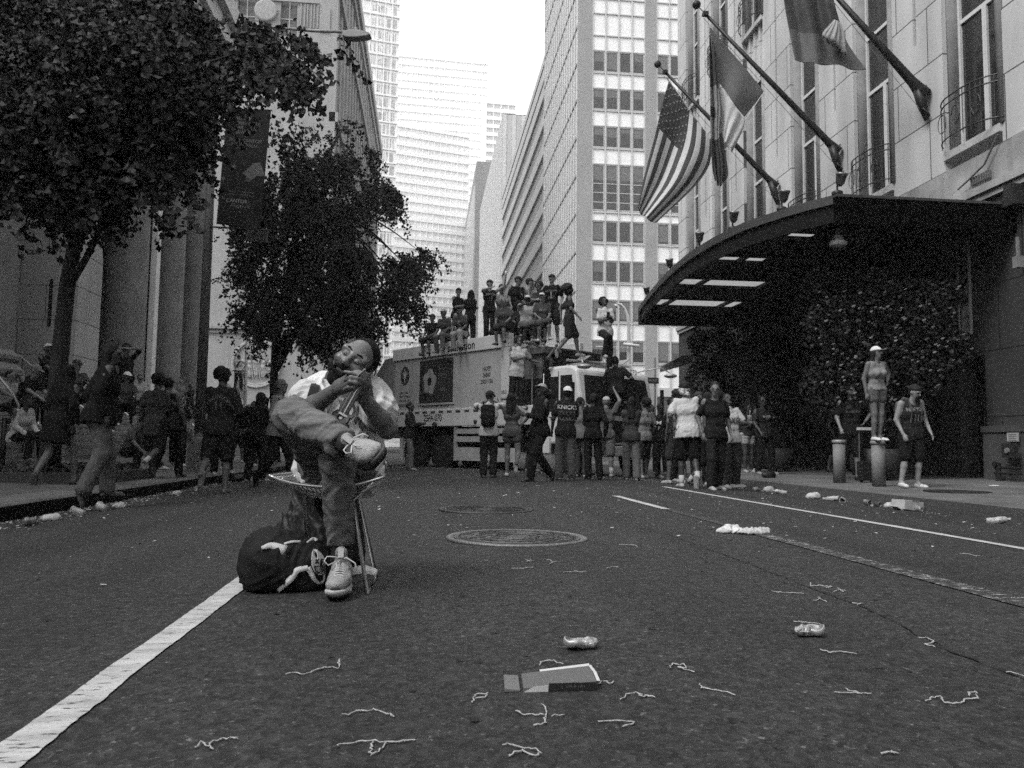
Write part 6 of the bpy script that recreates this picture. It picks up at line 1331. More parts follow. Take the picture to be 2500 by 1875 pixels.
_, J = stand('big dark silhouetted person in baggy tan trousers walking at the kerb', 232, 1215, 828, 120, group=G5, sk=.04, top='hoodie', tv=.007, bot='wide', bv=.085, hair='long', hv=.005, shoe=.06, lL=((.02, .16, -.98), None), lR=((.02, -.16, -.96), None), tw=2.2, w=1.1, h=.014)
stand('person in a knee length dark coat and ankle boots beside the nearest trunk', 152, 1150, 880, 160, group=G5, sk=.10, top='coat', tv=.01, bot='mini', bv=.05, hair='long', hv=.006, shoe=.06, fem=True, lL='b', lR='f', tw=1.4, hem=-.3)
stand('bald person in sunglasses and a pale collar on the steps between the columns', 443, 1050, 925, 60, group=G5, sk=.15, top='tee', tv=.12, bot='trousers', bv=.01, hair=None, glasses=True)
b_, J = person('person shading their eyes on the steps, hat on', Pd(303, 1010, 20.5), 30, H=1.80, sk=.10, tv=.01, bv=.012, hair='curly', hv=.01, aL='brow', aR='brow', group=G5), 0
person('person in a white top with a dark bag far up the church steps', Vector((Pd(580, 950, 41).x, Pd(580, 950, 41).y, Pd(580, 950, 41).z-.05)), 180, H=1.85, sk=.1, tv=.45, bv=.01, hair='short', group=G5, aL='phone', aR='hip', text=[('/', .3, .5, 1, .01, 2, 0)])
#
G6 = 'people sitting on the church steps'
def ssit(label, px, yh, d, face=45, **k):
    k.setdefault('group', G6); k.setdefault('lL', 'sit'); k.setdefault('lR', 'sit'); k.setdefault('aL', 'knee'); k.setdefault('aR', 'knee'); return seat(label, px, yh, d, face, **k)
ssit('person in a light cap with forearms on the knees at the left edge', 55, 884, 15.6, 75, sk=.16, tv=.01, bv=.012, cap=.16, hair=None, lean=20)
ssit('person in white sleeves seated below the one in a light cap', 50, 962, 15.0, 70, sk=.05, top='shirt', tv=.40, bv=.012, hair='short', lean=18, shoe=.1, aL='lap', aR='lap')
ssit('person in a white peaked cap high up in the dark porch', 112, 839, 16.6, 70, sk=.05, tv=.008, bv=.008, cap=.42, hair=None, lL='sit', lR='out')
ssit('person in sunglasses and a cap behind the coat wearer', 184, 878, 16.5, 40, sk=.14, tv=.05, bv=.01, cap=.03, hair=None, glasses=True, shoe=.5, lL='out', lR='sit')
ssit('person in a bright white cap on the steps beside the silhouetted walker', 303, 908, 18.5, 30, sk=.06, tv=.05, bv=.012, cap=.6, hair=None, shoe=.4, aL='knee', aR='lap')
ssit('person in a tan top with pale running shoes seated low on the steps', 350, 985, 17.4, 30, sk=.14, tv=.16, bv=.012, hair='curly', hv=.01, shoe=.42, lL='sit', lR='out', lean=20, aL='lap', aR='knee')
ssit('person in a pale grey top bent forward just right of the tan trousered walker', 320, 1000, 15.8, 60, sk=.12, tv=.09, bv=.01, hair='short', shoe=.45, lean=35, lL='out', lR='sit', aL='fwd', aR='knee')
ssit('person in a pale blotched shirt sitting halfway up the steps', 262, 930, 19.5, 20, sk=.12, tv=.22, bv=.03, hair='curly', hv=.01, shoe=.4, aL='lap', aR='knee')
ssit('person in white sleeves and dark glasses on the upper steps by the first column', 345, 915, 24, 10, sk=.1, top='shirt', tv=.30, bv=.02, hair='short', glasses=True, shoe=.3)
ssit('person in a striped dark top with bare knees near the middle handrails', 400, 960, 22, 35, sk=.18, tv=.05, bot='shorts', bv=.03, hair='long', hv=.01, shoe=.5, fem=True)
ssit('person in grey with a pale bucket hat next to the lamp post base', 447, 985, 22, 30, sk=.1, tv=.12, bv=.08, cap=.3, brim=0, hair=None, shoe=.4)
ssit('person in a light top leaning on the big pedestal at the left edge', 18, 905, 18.0, 60, sk=.12, tv=.18, bv=.02, hair='short', shoe=.3)
# ---- more of the crowd by the last columns
rr = random.Random(21)
for px, yf, yh, f_, lab, kw in ((466, 1026, 936, 60, 'dark clothed person standing highest between the last two columns', dict(tv=.01, glasses=True)), (495, 1078, 975, -40, 'person in a dim blotched shirt just behind the lamp post', dict(tv=.04)),
        (545, 1120, 935, 30, 'person in a pale bandana head behind the lettered jacket', dict(tv=.02, cap=.35, brim=0, hair=None)), (600, 1128, 990, 150, 'dark coated person among the crowd right of the lettered jacket', dict(tv=.009, top='hoodie')),
        (618, 1122, 975, 10, 'person with a pale collar in the crowd under the slim white pole', dict(tv=.10)), (585, 1110, 985, 200, 'short haired person in dark shorts deep in the crowd under the white pole', dict(tv=.012, bot='shorts', shoe=.4)),
        (650, 1125, 965, -60, 'dark topped person right behind the grey haired walker\'s shoulder', dict(tv=.015, shoe=.3)), (440, 1118, 960, 20, 'crouching looking person in black near the foot of the lamp post', dict(tv=.01, shoe=.45)),
        (560, 1132, 960, -20, 'person with a small numbered badge on a black shirt, left of the white pole', dict(tv=.009, text=[('8', .1, .12, 0, .12, 1, 0)]))):
    stand(lab, px, yf, yh, f_, group='crowd near the last columns', sk=rr.choice([.05, .1, .14]), bv=.012, lL=rr.choice(['st', 'f']), lR=rr.choice(['st', 'b']), h=.022, **kw)
for px, yf, yh, f_, lab, kw in ((1590, 1130, 985, 20, 'dark figure far behind the truck bumper', dict(tv=.01, shoe=.4)), (1905, 1150, 990, -10, 'dark figure by the middle shrub in the canopy shade', dict(tv=.012, shoe=.1)), (1930, 1152, 1000, 15, 'smaller dark figure next to the middle shrub', dict(tv=.015, bot='shorts')),
        (1645, 1148, 968, 40, 'person in black half hidden left of the plain white t-shirt', dict(tv=.01)), (1850, 1149, 985, 30, 'dark haired figure between the white shorts and the chest print', dict(tv=.02)), (1708, 1150, 955, -20, 'person in a beanie behind the bandana wearer\'s shoulder', dict(tv=.03, cap=.03, brim=0)), (1745, 1146, 930, 10, 'tallest dark figure in front of the dark shrub', dict(tv=.01, sk=.12))):
    kw.setdefault('sk', .06); stand(lab, px, yf, yh, f_, group='crowd in the canopy shade', bv=.012, h=.022, **kw)
# ================================================================ THE SEATED MAN
MS = Vector; jp = lambda x, y, d: np.array(Pd(x, y, d))
HS = .0048
SKM = M(.115, .36, 0, .12, 14.0, bump=.12, bsc=160, spec=.5, name='skin')
sL, sR = jp(904, 966, 3.50), jp(758, 973, 3.46)          # shoulders (image right / image left)
eL, wL = jp(946, 1047, 3.34), jp(881, 962, 3.18); eR, wR = jp(742, 1008, 3.34), jp(832, 944, 3.18)
pelv = jp(835, 1128, 3.52); chest = jp(832, 1000, 3.54); neckb = jp(832, 944, 3.52)
# head: centre, with crown leaning to the right of the picture
eyeM = MS(tuple(jp(856.5, 871, 3.34))); TOC = (CAM-eyeM).normalized(); E_ = (_r*.80-_u*.596).normalized()      # E_: along the eyes to the right of the picture
E_ = (E_-TOC*E_.dot(TOC)).normalized(); FW = (TOC*math.cos(rad(20))-E_*math.sin(rad(20))); UP = E_.cross(TOC)*-1; UP = (UP if UP.dot(_u) > 0 else -UP)
UP = (UP+TOC*.13); UP = (UP-FW*UP.dot(FW)).normalized(); RG = FW.cross(UP); hc = np.array(eyeM-FW*.088-UP*.011)
HR = np.array([[RG[i], FW[i], UP[i]] for i in range(3)]); hs = .985
def hq(x, y, z): return hc+HR@(np.array((x, y, z))*hs)
lo = np.min([sL, sR, eL, eR, pelv, wR, hq(0, 0, -.2)], 0)-.14; hi = np.max([sL, sR, eL, eR, wL, hq(0, 0, .2)], 0)+.14
F = SDF(lo, hi, HS)
F.cone(pelv, chest, .12, .115, k=.05); F.cone(chest+[.06, 0, .01], chest-[.06, 0, -.01], .11, k=.05); F.cone(sL, sR, .062, k=.05)
F.cone(neckb, hq(0, -.015, -.06), .064, .058, k=.04)
# head: skull, brow, cheeks, jaw
F.ell(hq(0, -.014, .030), np.array((.076, .095, .092))*hs, HR, k=.02)
F.ell(hq(0, .030, -.010), np.array((.064, .058, .078))*hs, HR, k=.03)
F.cone(hq(-.038, .02, -.06), hq(0, .052, -.098), .034*hs, .025*hs, k=.025); F.cone(hq(.038, .02, -.06), hq(0, .052, -.098), .034*hs, .025*hs, k=.025); F.ell(hq(0, .062, -.100), np.array((.026, .022, .020))*hs, HR, k=.02)
F.cone(hq(-.052, .068, .030), hq(.052, .068, .030), .0150*hs, k=.018)                                       # brow
for sg in (-1, 1):
    F.ell(hq(sg*.045, .062, -.022), np.array((.024, .022, .020))*hs, HR, k=.022)                             # cheekbone
    F.ell(hq(sg*.031, .094, .010), np.array((.020, .017, .0145))*hs, HR, k=.012, op='sub')                    # eye socket
    F.ell(hq(sg*.031, .0765, .010), np.array((.0150, .0135, .0115))*hs, HR, k=.006)                            # eyeball with lids
    F.ell(hq(sg*.077, -.008, .0), np.array((.010, .020, .033))*hs, HR, k=.008); F.ell(hq(sg*.087, .0, .002), np.array((.006, .012, .02))*hs, HR, k=.004, op='sub')
    F.ell(hq(sg*.014, .098, -.026), np.array((.0105, .012, .0095))*hs, HR, k=.006)                            # nostril wing
F.cone(hq(0, .082, .022), hq(0, .106, -.018), .0095*hs, .0135*hs, k=.012); F.ell(hq(0, .108, -.021), np.array((.0135, .012, .011))*hs, HR, k=.006)
F.cone(hq(-.022, .079, -.054), hq(.022, .079, -.054), .0050*hs, .0050*hs, k=.006); F.cone(hq(-.017, .079, -.062), hq(.017, .079, -.062), .0058*hs, k=.006)
F.cone(hq(-.028, .089, -.0565), hq(0, .0905, -.0595), .0030*hs, k=.003, op='sub'); F.cone(hq(.028, .089, -.0565), hq(0, .0905, -.0595), .0030*hs, k=.003, op='sub')
# arms
for s_, e_, w_ in ((sL, eL, wL), (sR, eR, wR)):
    F.cone(s_, e_, .056, .043, k=.04); m = e_+(w_-e_)*.3; F.cone(e_, m, .039, .040, k=.02); F.cone(m, w_, .040, .025, k=.02)
# hands: his right hand (left in the picture) lies under the fingers of the other one
def nrm(v): return v/np.linalg.norm(v)
VIEW = nrm(np.array(CAM)-jp(862, 940, 3.15))
pr0, pr1 = wR, jp(872, 926, 3.14)                               # right palm
F.cone(pr0, pr1, .032, .038, k=.018, flat=(nrm(np.cross(pr1-pr0, np.array((0, 0, 1.)))+.4*VIEW), .62))
pl0, pl1 = wL, jp(882, 938, 3.15)
F.cone(pl0, pl1, .031, .038, k=.018, flat=(VIEW, .62))
def finger(pts, r0=.0098, r1=.0072):
    n = len(pts)-1
    for i in range(n): F.cone(pts[i], pts[i+1], r0+(r1-r0)*i/n, r0+(r1-r0)*(i+1)/n, k=.003)
# left hand's four long fingers laid across, pointing to the left of the picture
finger([jp(893, 927, 3.12), jp(876, 917, 3.095), jp(858, 911, 3.09), jp(842, 908, 3.09)], .0100, .0072)
finger([jp(891, 934, 3.11), jp(872, 925, 3.07), jp(856, 921, 3.065), jp(843, 928, 3.09)], .0105, .0078)
finger([jp(887, 942, 3.11), jp(869, 935, 3.065), jp(854, 932, 3.06), jp(841, 941, 3.08)], .0103, .0076)
finger([jp(882, 949, 3.12), jp(864, 946, 3.07), jp(850, 946, 3.065), jp(840, 951, 3.08)], .0092, .0068)
finger([jp(889, 950, 3.17), jp(878, 957, 3.13), jp(868, 958, 3.10)], .0115, .0090)                    # left thumb
# right hand fingers wrapping behind, their tips show at the right
finger([jp(872, 918, 3.14), jp(886, 916, 3.13), jp(893, 922, 3.16)], .0098, .008); finger([jp(874, 926, 3.15), jp(889, 926, 3.15), jp(896, 931, 3.17)], .0098, .008)
finger([jp(874, 936, 3.17), jp(889, 938, 3.17), jp(894, 943, 3.19)], .0096, .008); finger([jp(870, 944, 3.18), jp(884, 947, 3.18)], .009, .0075)
finger([jp(845, 928, 3.15), jp(850, 917, 3.11), jp(861, 912, 3.10)], .0115, .0088)                    # right thumb
man = link('person', F.mesh('person', SKM), None); tag(man, 'smiling seated person in a white basketball jersey, head tilted, one leg crossed, hands clasped', 'person')
man['label'] = 'smiling person in a white jersey on a wire chair, head tilted, legs crossed, hands clasped'
# short hair and beard, eyes, brows
HM = M(.010, .9, 0, .4, 40, bump=1.0, bsc=230, spec=.25, name='hair')
G = SDF(hc-.17, hc+.17, .0045); G.ell(hq(0, -.019, .033), np.array((.0795, .0975, .0940))*hs, HR, k=.01)
G.cut(hq(0, .036, .078), HR@np.array((0, 1, -.42))); G.cut(hq(0, -.005, -.02), HR@np.array((0, .35, -1)))
for sg in (-1, 1): G.cone(hq(sg*.0765, .018, .03), hq(sg*.0735, .022, -.015), .010, .007, k=.008)
G.folds(.0022, .018, 8, 1); link('hair', G.mesh('hair', HM), None, man)
G = SDF(hc-.17, hc+.17, .004)
G.cone(hq(-.045, .020, -.062), hq(0, .057, -.104), .035*hs, .028*hs, k=.02); G.cone(hq(.045, .020, -.062), hq(0, .057, -.104), .035*hs, .028*hs, k=.02); G.ell(hq(0, .066, -.103), np.array((.029, .024, .022))*hs, HR, k=.02)
G.cut(hq(0, .06, -.064), HR@np.array((0, .25, 1)), .01); G.cone(hq(-.072, .018, -.012), hq(-.052, .035, -.07), .010, .018, k=.02); G.cone(hq(.072, .018, -.012), hq(.052, .035, -.07), .010, .018, k=.02); G.cone(hq(-.022, .091, -.0755), hq(.022, .091, -.0755), .0085, k=.008); G.folds(.0022, .015, 4, 1); bd = link('beard', G.mesh('beard', HM), None, man)
G = SDF(hc-.17, hc+.17, .003); G.cone(hq(-.032, .086, -.050), hq(0, .096, -.045), .0070, .008, k=.004); G.cone(hq(.032, .086, -.050), hq(0, .096, -.045), .0070, .008, k=.004); G.cone(hq(-.032, .082, -.05), hq(-.040, .064, -.082), .0075, k=.004); G.cone(hq(.032, .082, -.05), hq(.040, .064, -.082), .0075, k=.004); link('moustache', G.mesh('moustache', HM), None, man)
for sg in (-1, 1):
    G = SDF(hc-.15, hc+.15, .003); G.cone(hq(sg*.016, .091, .037), hq(sg*.034, .087, .041), .0034, .0040, k=.003); G.cone(hq(sg*.034, .087, .041), hq(sg*.052, .073, .033), .0040, .0026, k=.003); link('eyebrow', G.mesh('eyebrow', HM), None, man)
    m_ = MB(); m_.T = Matrix.Translation(hq(sg*.031, .0800, .0070))@Matrix([list(HR[i])+[0] for i in range(3)]+[[0, 0, 0, 1]]); m_.ball((0, 0, 0), .0118, 12, (1.1, .96, .36)); ey = m_.obj('eye', plain(.16, .2, 0, .6), man, True)
    m_ = MB(); m_.T = Matrix.Translation(hq(sg*.031+.001, .0875, .0070))@Matrix([list(HR[i])+[0] for i in range(3)]+[[0, 0, 0, 1]]); m_.ball((0, 0, 0), .0062, 10, (1, .6, .65)); m_.obj('iris', plain(.006, .1, 0, .8), ey, True)
# white t-shirt under the jersey
WT = M(.50, .9, 0, .06, 6, bump=.15, bsc=160, name='white_cotton'); JW = M(.62, .7, 0, .05, 6, bump=.12, bsc=240, name='jersey'); DKT = M(.055, .8, 0, .1)
G = SDF(lo, hi, .0055); ew = .50
G.cone(sL, sR, .076, k=.04); G.cone(chest+[.06, 0, .01], chest-[.06, 0, -.01], .118, k=.04); G.cone(pelv, chest, .14, .12, k=.05); G.cone(neckb, neckb+(hc-neckb)*.18, .080, .074, k=.03)
for s_, e_ in ((sL, eL), (sR, eR)):
    c = s_+(e_-s_)*ew; G.cone(s_, c, .078, .084, k=.04)
for s_, e_ in ((sL, eL), (sR, eR)): pass
G.folds(.010, .085, 12, .6)
ts = link('t_shirt', G.mesh('t_shirt', WT), None, man)
G = SDF(lo, hi, .005); dn = nrm(hc-neckb); G.cone(neckb, neckb+(hc-neckb)*.4, .090, .080, k=.02); G.cut(neckb+(hc-neckb)*.34, dn); G.cut(neckb+(hc-neckb)*.14, -dn); link('collar', G.mesh('collar', DKT), None, ts)
# jersey: sleeveless, lettered
G = SDF(lo, hi, .0055)
G.cone(chest+[.065, 0, .02], chest-[.065, 0, -.02], .140, k=.05); G.cone(pelv+[.02, -.02, -.02], chest, .168, .162, k=.05); G.cone(pelv-[.05, 0, .02], chest, .16, .158, k=.05); G.cone(pelv+[.07, -.04, -.03], chest+[.05, -.02, 0], .10, .11, k=.05); G.cone(sL+(sR-sL)*.30, sR+(sL-sR)*.30, .084, k=.03)
G.folds(.009, .14, 5, .35); G.ell(neckb+(hc-neckb)*.36+nrm(np.array(CAM)-neckb)*.05, (.098, .12, .092), k=.01, op='sub')
jr = link('jersey', G.mesh('jersey', JW), None, man)
bvh = BVHTree.FromPolygons([v.co for v in jr.data.vertices], [tuple(p.vertices) for p in jr.data.polygons])
def wrap(s, px, py, size, mat, rot, arch=0, off=.004, name='lettering', bold=.02, sx=1.0):
    me = text_mesh(s, size, mat, bold=bold, sub=.02); c = Pd(px, py, 3.3); R_ = Matrix.Rotation(rot, 3, TOC); X = R_@_r; Y = R_@_u
    for v in me.vertices:
        p = c+X*(v.co.x*sx)+Y*(v.co.y-arch*(v.co.x)**2); d = (p-CAM).normalized(); h_ = bvh.ray_cast(CAM, d); v.co = h_[0]-d*off if h_[0] is not None else (0, 0, -99)
    bm = bmesh.new(); bm.from_mesh(me); bmesh.ops.delete(bm, geom=[v for v in bm.verts if v.co.z < -9], context='VERTS'); bm.to_mesh(me); bm.free()
    return link(name, me, None, jr)
LG = M(.13, .7, var=.1); LB = M(.012, .7)
for b_, m__, of in ((.05, LB, .003), (.018, LG, .006)):
    wrap('NEW YORK', 824, 990, .092, m__, -.20, 1.3, of, bold=b_*.8, sx=.62, name='lettering' if m__ is LG else 'lettering_outline'); wrap('8', 829, 1036, .145, m__, -.12, 0, of, bold=b_, sx=1.1, name='number' if m__ is LG else 'number_outline')
# shoulder straps of the backpack
for s_, pts in ((0, ((763, 1040, 3.36), (757, 1000, 3.34), (762, 965, 3.33), (769, 944, 3.36), (772, 930, 3.46), (775, 925, 3.6))), (1, ((905, 1000, 3.36), (901, 970, 3.35), (898, 945, 3.36), (893, 926, 3.42), (888, 918, 3.55)))):
    m_ = MB(); m_.strip([Pd(*p) for p in pts], .038, up=tuple(TOC)); o = m_.obj('backpack_strap', M(.02, .85), None); o.modifiers.new('t', 'SOLIDIFY').thickness = .008; tag(o, ('dark strap over the seated person\'s shoulder on the left of the picture', 'dark strap over the seated person\'s shoulder on the right of the picture')[s_], 'strap', 'straps worn by the seated person')
# jeans
hipL, hipR = jp(868, 1140, 3.50), jp(800, 1135, 3.46)
kL, aL_ = jp(822, 1122, 3.10), jp(834, 1346, 3.22); kR, aR_ = jp(716, 1016, 3.14), jp(846, 1082, 2.93)
lo2 = np.min([hipL, hipR, kL, aL_, kR, aR_], 0)-.15; hi2 = np.max([hipL, hipR, kL, aL_, kR, aR_], 0)+.15
G = SDF(lo2, hi2, .0058)
G.cone(hipL, hipR, .130, k=.05); G.cone(hipL, kL, .100, .066, k=.05); G.cone(kL, aL_+(kL-aL_)*.03, .065, .052, k=.03); G.cut(aL_+(kL-aL_)*.10, aL_-kL)
lf = G
G.folds(.007, .12, 31, .8)
DN = bpy.data.materials.new('denim'); DN.use_nodes = True; t = DN.node_tree; b = t.nodes['Principled BSDF']; b.inputs['Roughness'].default_value = .9; b.inputs['Specular IOR Level'].default_value = .2
tc = t.nodes.new('ShaderNodeTexCoord'); mp = t.nodes.new('ShaderNodeMapping'); mp.inputs['Scale'].default_value = (6, 6, 48); n = t.nodes.new('ShaderNodeTexNoise'); n.inputs['Scale'].default_value = 1.6; n.inputs['Detail'].default_value = 6; n.inputs['Roughness'].default_value = .6
t.links.new(tc.outputs['Object'], mp.inputs[0]); t.links.new(mp.outputs[0], n.inputs['Vector']); mr_ = t.nodes.new('ShaderNodeMapRange'); t.links.new(n.outputs[0], mr_.inputs[0])
for i, x in enumerate((.3, .72, .085, .19)): mr_.inputs[i+1].default_value = x
t.links.new(mr_.outputs[0], b.inputs['Base Color']); n2 = t.nodes.new('ShaderNodeTexNoise'); n2.inputs['Scale'].default_value = 260; t.links.new(tc.outputs['Object'], n2.inputs['Vector']); bp = t.nodes.new('ShaderNodeBump'); bp.inputs['Strength'].default_value = .4; bp.inputs['Distance'].default_value = .004; t.links.new(n2.outputs[0], bp.inputs['Height']); t.links.new(bp.outputs[0], b.inputs['Normal'])
jn = link('jeans', G.mesh('jeans', DN), None, man)
G2 = SDF(lo2, hi2, .0055)
G2.cone(hipR, kR, .105, .070, k=.05); G2.cone(kR, kR+(aR_-kR)*.5, .070, .062, k=.04); G2.cone(kR+(aR_-kR)*.5, aR_, .062, .056, k=.03); G2.cut(kR+(aR_-kR)*.93, aR_-kR)
G2.cone(kR+(aR_-kR)*.93-[0, 0, .01], kR+(aR_-kR)*.90-[0, 0, .01], .058, .060, k=.01); G2.cut(kR+(aR_-kR)*.95, aR_-kR)
G2.folds(.008, .11, 77, .6); link('jeans_leg', G2.mesh('jeans_leg', DN), None, man)
# ankles
m_ = MB(); m_.tube([kR+(aR_-kR)*.88, kR+(aR_-kR)*1.02, aR_+nrm(aR_-kR)*.03], [.044, .042, .04], 16); m_.obj('sock', M(.025, .9, bump=.3, bsc=120), man, True); m_ = MB(); m_.tube([aL_+(kL-aL_)*.13, aL_, aL_-[0, 0, .06]], [.046, .042, .045], 16); m_.obj('sock', M(.025, .9, bump=.3, bsc=120), man, True)
# running shoes
def runner(A, fd, up, k=1.0, dark=0):
    """A ankle, fd toe direction, up = away from the sole"""
    fd = MS(fd).normalized(); up = MS(up); up = (up-fd*up.dot(fd)).normalized(); sd_ = fd.cross(up); A = MS(tuple(A)); R_ = np.array([[sd_[i], fd[i], up[i]] for i in range(3)])
    L = lambda x, y, z: np.array(A+sd_*(x*k)+fd*(y*k)+up*(z*k))
    lo_, hi_ = np.array(A)-.26, np.array(A)+.26
    G = SDF(lo_, hi_, .004)
    G.cone(L(0, -.035, -.055), L(0, .08, -.062), .036, .042, k=.02, flat=(up, .9)); G.cone(L(0, .08, -.062), L(.004, .165, -.068), .044, .040, k=.02, flat=(up, .68)); G.cone(L(0, -.015, -.02), L(0, .05, -.035), .040, .036, k=.03)
    G.cone(L(0, .03, -.005), L(0, .052, .030), .026, .024, k=.015, flat=((fd-up*.3), .35)); G.ell(L(0, -.005, .012), (.030, .036, .03), R_, k=.008, op='sub'); G.cut(L(0, 0, -.088), -up); G.folds(.0012, .03, 3, 1)
    up_ = link('shoe', G.mesh('shoe', M(.34, .75, 0, .2, 30, bump=.5, bsc=260)), None, man)
    G = SDF(lo_, hi_, .004); G.cone(L(0, -.045, -.098), L(0, .07, -.098), .043, .040, k=.01, flat=(up, .6)); G.cone(L(0, .07, -.098), L(.004, .175, -.088), .046, .041, k=.02, flat=(up, .55)); G.cut(L(0, 0, -.082), up); G.cut(L(0, .0, -.106), -up)
    link('midsole', G.mesh('midsole', M(.07 if dark else .42, .6, 0, .05)), None, up_)
    G = SDF(lo_, hi_, .004); G.cone(L(0, -.045, -.116), L(0, .07, -.116), .038, .038, k=.01, flat=(up, .35)); G.cone(L(0, .07, -.116), L(.003, .160, -.106), .042, .036, k=.02, flat=(up, .35)); G.cone(L(.003, .165, -.10), L(.003, .192, -.082), .028, .020, k=.015, flat=(up, .5)); G.cut(L(0, 0, -.100), up-fd*.16)
    link('outsole', G.mesh('outsole', M(.015, .8, bump=.3)), None, up_)
    m_ = MB()
    for i in range(6): y = .062+i*.016; z = -.018-i*.0062; m_.tube([L(-.026, y, z-.012), L(-.014, y+.003, z), L(0, y+.008, z+.003), L(.014, y+.003, z), L(.026, y, z-.012)], .0026, 5)
    m_.tube([L(0, .052, .004), L(.02, .06, .014), L(.046, .068, .016), L(.054, .08, .002), L(.04, .085, -.012), L(.012, .066, .0)], .0028, 5); m_.tube([L(0, .052, .004), L(-.02, .07, .012), L(-.05, .075, -.006), L(-.056, .08, -.03)], .0028, 5)
    m_.tube([L(0, .052, .002), L(.012, .1, -.005), L(.005, .13, -.02)], .0024, 5); m_.obj('lace', M(.5, .8), up_, True)
    m_ = MB(); m_.cbox(L(0, .066, .028), .022, .004, .035, Matrix([list(r_) for r_ in R_])); m_.obj('tongue_tab', M(.55, .7), up_)
gnd = gz(float(aL_[0]), 3); aG = np.array((aL_[0]+.004, aL_[1]-.01, gnd+.118)); runner(aG+[0, 0, .008], (.02, -1, .06), (0, .05, 1), 1.14)
runner(aR_+nrm(aR_-kR)*.02, (.30, -.93, .10), (-.78, .30, .42), .9, 1)
# slim flat bottle and cigarillo
m_ = MB(); a, b_ = jp(879, 936, 3.10), jp(836, 1014, 3.06); dr = nrm(b_-a); xx = nrm(np.cross(dr, VIEW)); yy = np.cross(xx, dr); T_ = Matrix([[xx[i], yy[i], dr[i], a[i]] for i in range(3)]+[[0, 0, 0, 1]]); Lb = np.linalg.norm(b_-a)
m_.T = T_; m_.box(-.017, -.011, -.05, .017, .011, Lb); o = m_.obj('flat_bottle', M(.05, .12, .2, var=.6, sc=18, spec=.9), None, bevel=.004); tag(o, 'slim flat glass bottle hanging neck up from the seated person\'s clasped hands', 'bottle')
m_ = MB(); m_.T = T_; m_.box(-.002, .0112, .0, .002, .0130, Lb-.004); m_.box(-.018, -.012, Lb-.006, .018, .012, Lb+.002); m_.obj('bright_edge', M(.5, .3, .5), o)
m_ = MB(); m_.tube([Pd(872, 922, 3.09), Pd(891, 902, 3.04)], .0045, 8); tag(m_.obj('cigarillo', M(.22, .8), None, True), 'thin pale cigarillo between the fingers, pointing up', 'cigarillo')
# ---- wire chair
CH = M(.38, .3, .8, var=.1, name='chrome'); chair = thing('wire_chair', 'chromed wire mesh chair under the seated person', 'chair', (float(pelv[0]), float(pelv[1]), gnd))
CXc = PY(798, 1180, float(pelv[1])-.36).x; cs = MS(tuple(pelv))-MS((0, 0, .13)); zc = PY(790, 1188, float(pelv[1])-.36).z
def shell(u, v):                       # u across -1..1, v front 0 .. back 1
    x = u*(.222-.05*v); y = -.36+.52*v if v < .72 else -.36+.52*.72+(v-.72)*.30; z = .0+.040*abs(u)**2.2-.04*math.sin(min(v, .72)/.72*3.14)*(1-abs(u)**2)+(max(0, v-.72)/.28)*.22
    return MS((CXc+x, pelv[1]+y, zc+z+.0))
m_ = MB(); rim = [shell(-1+2*i/24, 0) for i in range(25)]+[shell(1, i/24) for i in range(1, 25)]+[shell(1-2*i/24, 1) for i in range(1, 25)]+[shell(-1, 1-i/24) for i in range(1, 25)]
m_.tube(rim, .0065, 8); m_.obj('rim', CH, chair, True)
m_ = MB()
for i in range(-12, 13): m_.tube([shell(i/13, j/20) for j in range(21)], .0024, 5)
for j in range(1, 22): m_.tube([shell(-1+2*i/20, j/22) for i in range(21)], .0024, 5)
m_.obj('wire_mesh', CH, chair, True)
for sg in (-1, 1):
    m_ = MB(); X0 = pelv[0]-.01; top1, top2 = shell(sg*.55, .35)+MS((0, 0, -.02)), shell(sg*.55, .75)+MS((0, 0, -.02))
    if sg == 1: f1, f2 = Pd(897, 1420, float(dep(MS((X0+.3, kL[1]+.05, 0)))))*1, Pd(920, 1378, 3.5); top1 = Pd(862, 1222, 3.25); top2 = Pd(876, 1216, 3.34)
    else: f1, f2 = MS((X0-.10, kL[1]+.30, gnd+.008)), MS((X0-.13, kL[1]+.58, gnd+.008))
    f1.z = gnd+.008; f2.z = gnd+.008
    q = shell(sg*.9, .18); m_.tube([q, top1, f1, f2, top2, shell(sg*.9, .55)], .0085, 8); m_.obj('leg_frame', CH, chair, True)
m_ = MB(); a_ = Pd(862, 1222, 3.25); b2_ = shell(-.55, .35)+MS((0, 0, -.02)); m_.tube([a_, b2_], .007, 8); m_.tube([Pd(876, 1216, 3.34), shell(-.55, .75)+MS((0, 0, -.02))], .007, 8); m_.obj('cross_bar', CH, chair, True)
m_ = MB(); m_.prism([shell(.62, .06)+MS((0, 0, -.03)), shell(.95, .12)+MS((0, 0, -.02)), shell(.62, .5)+MS((0, 0, -.05))], (0, 0, .004)); m_.obj('seat_tab', M(.6, .6), chair)
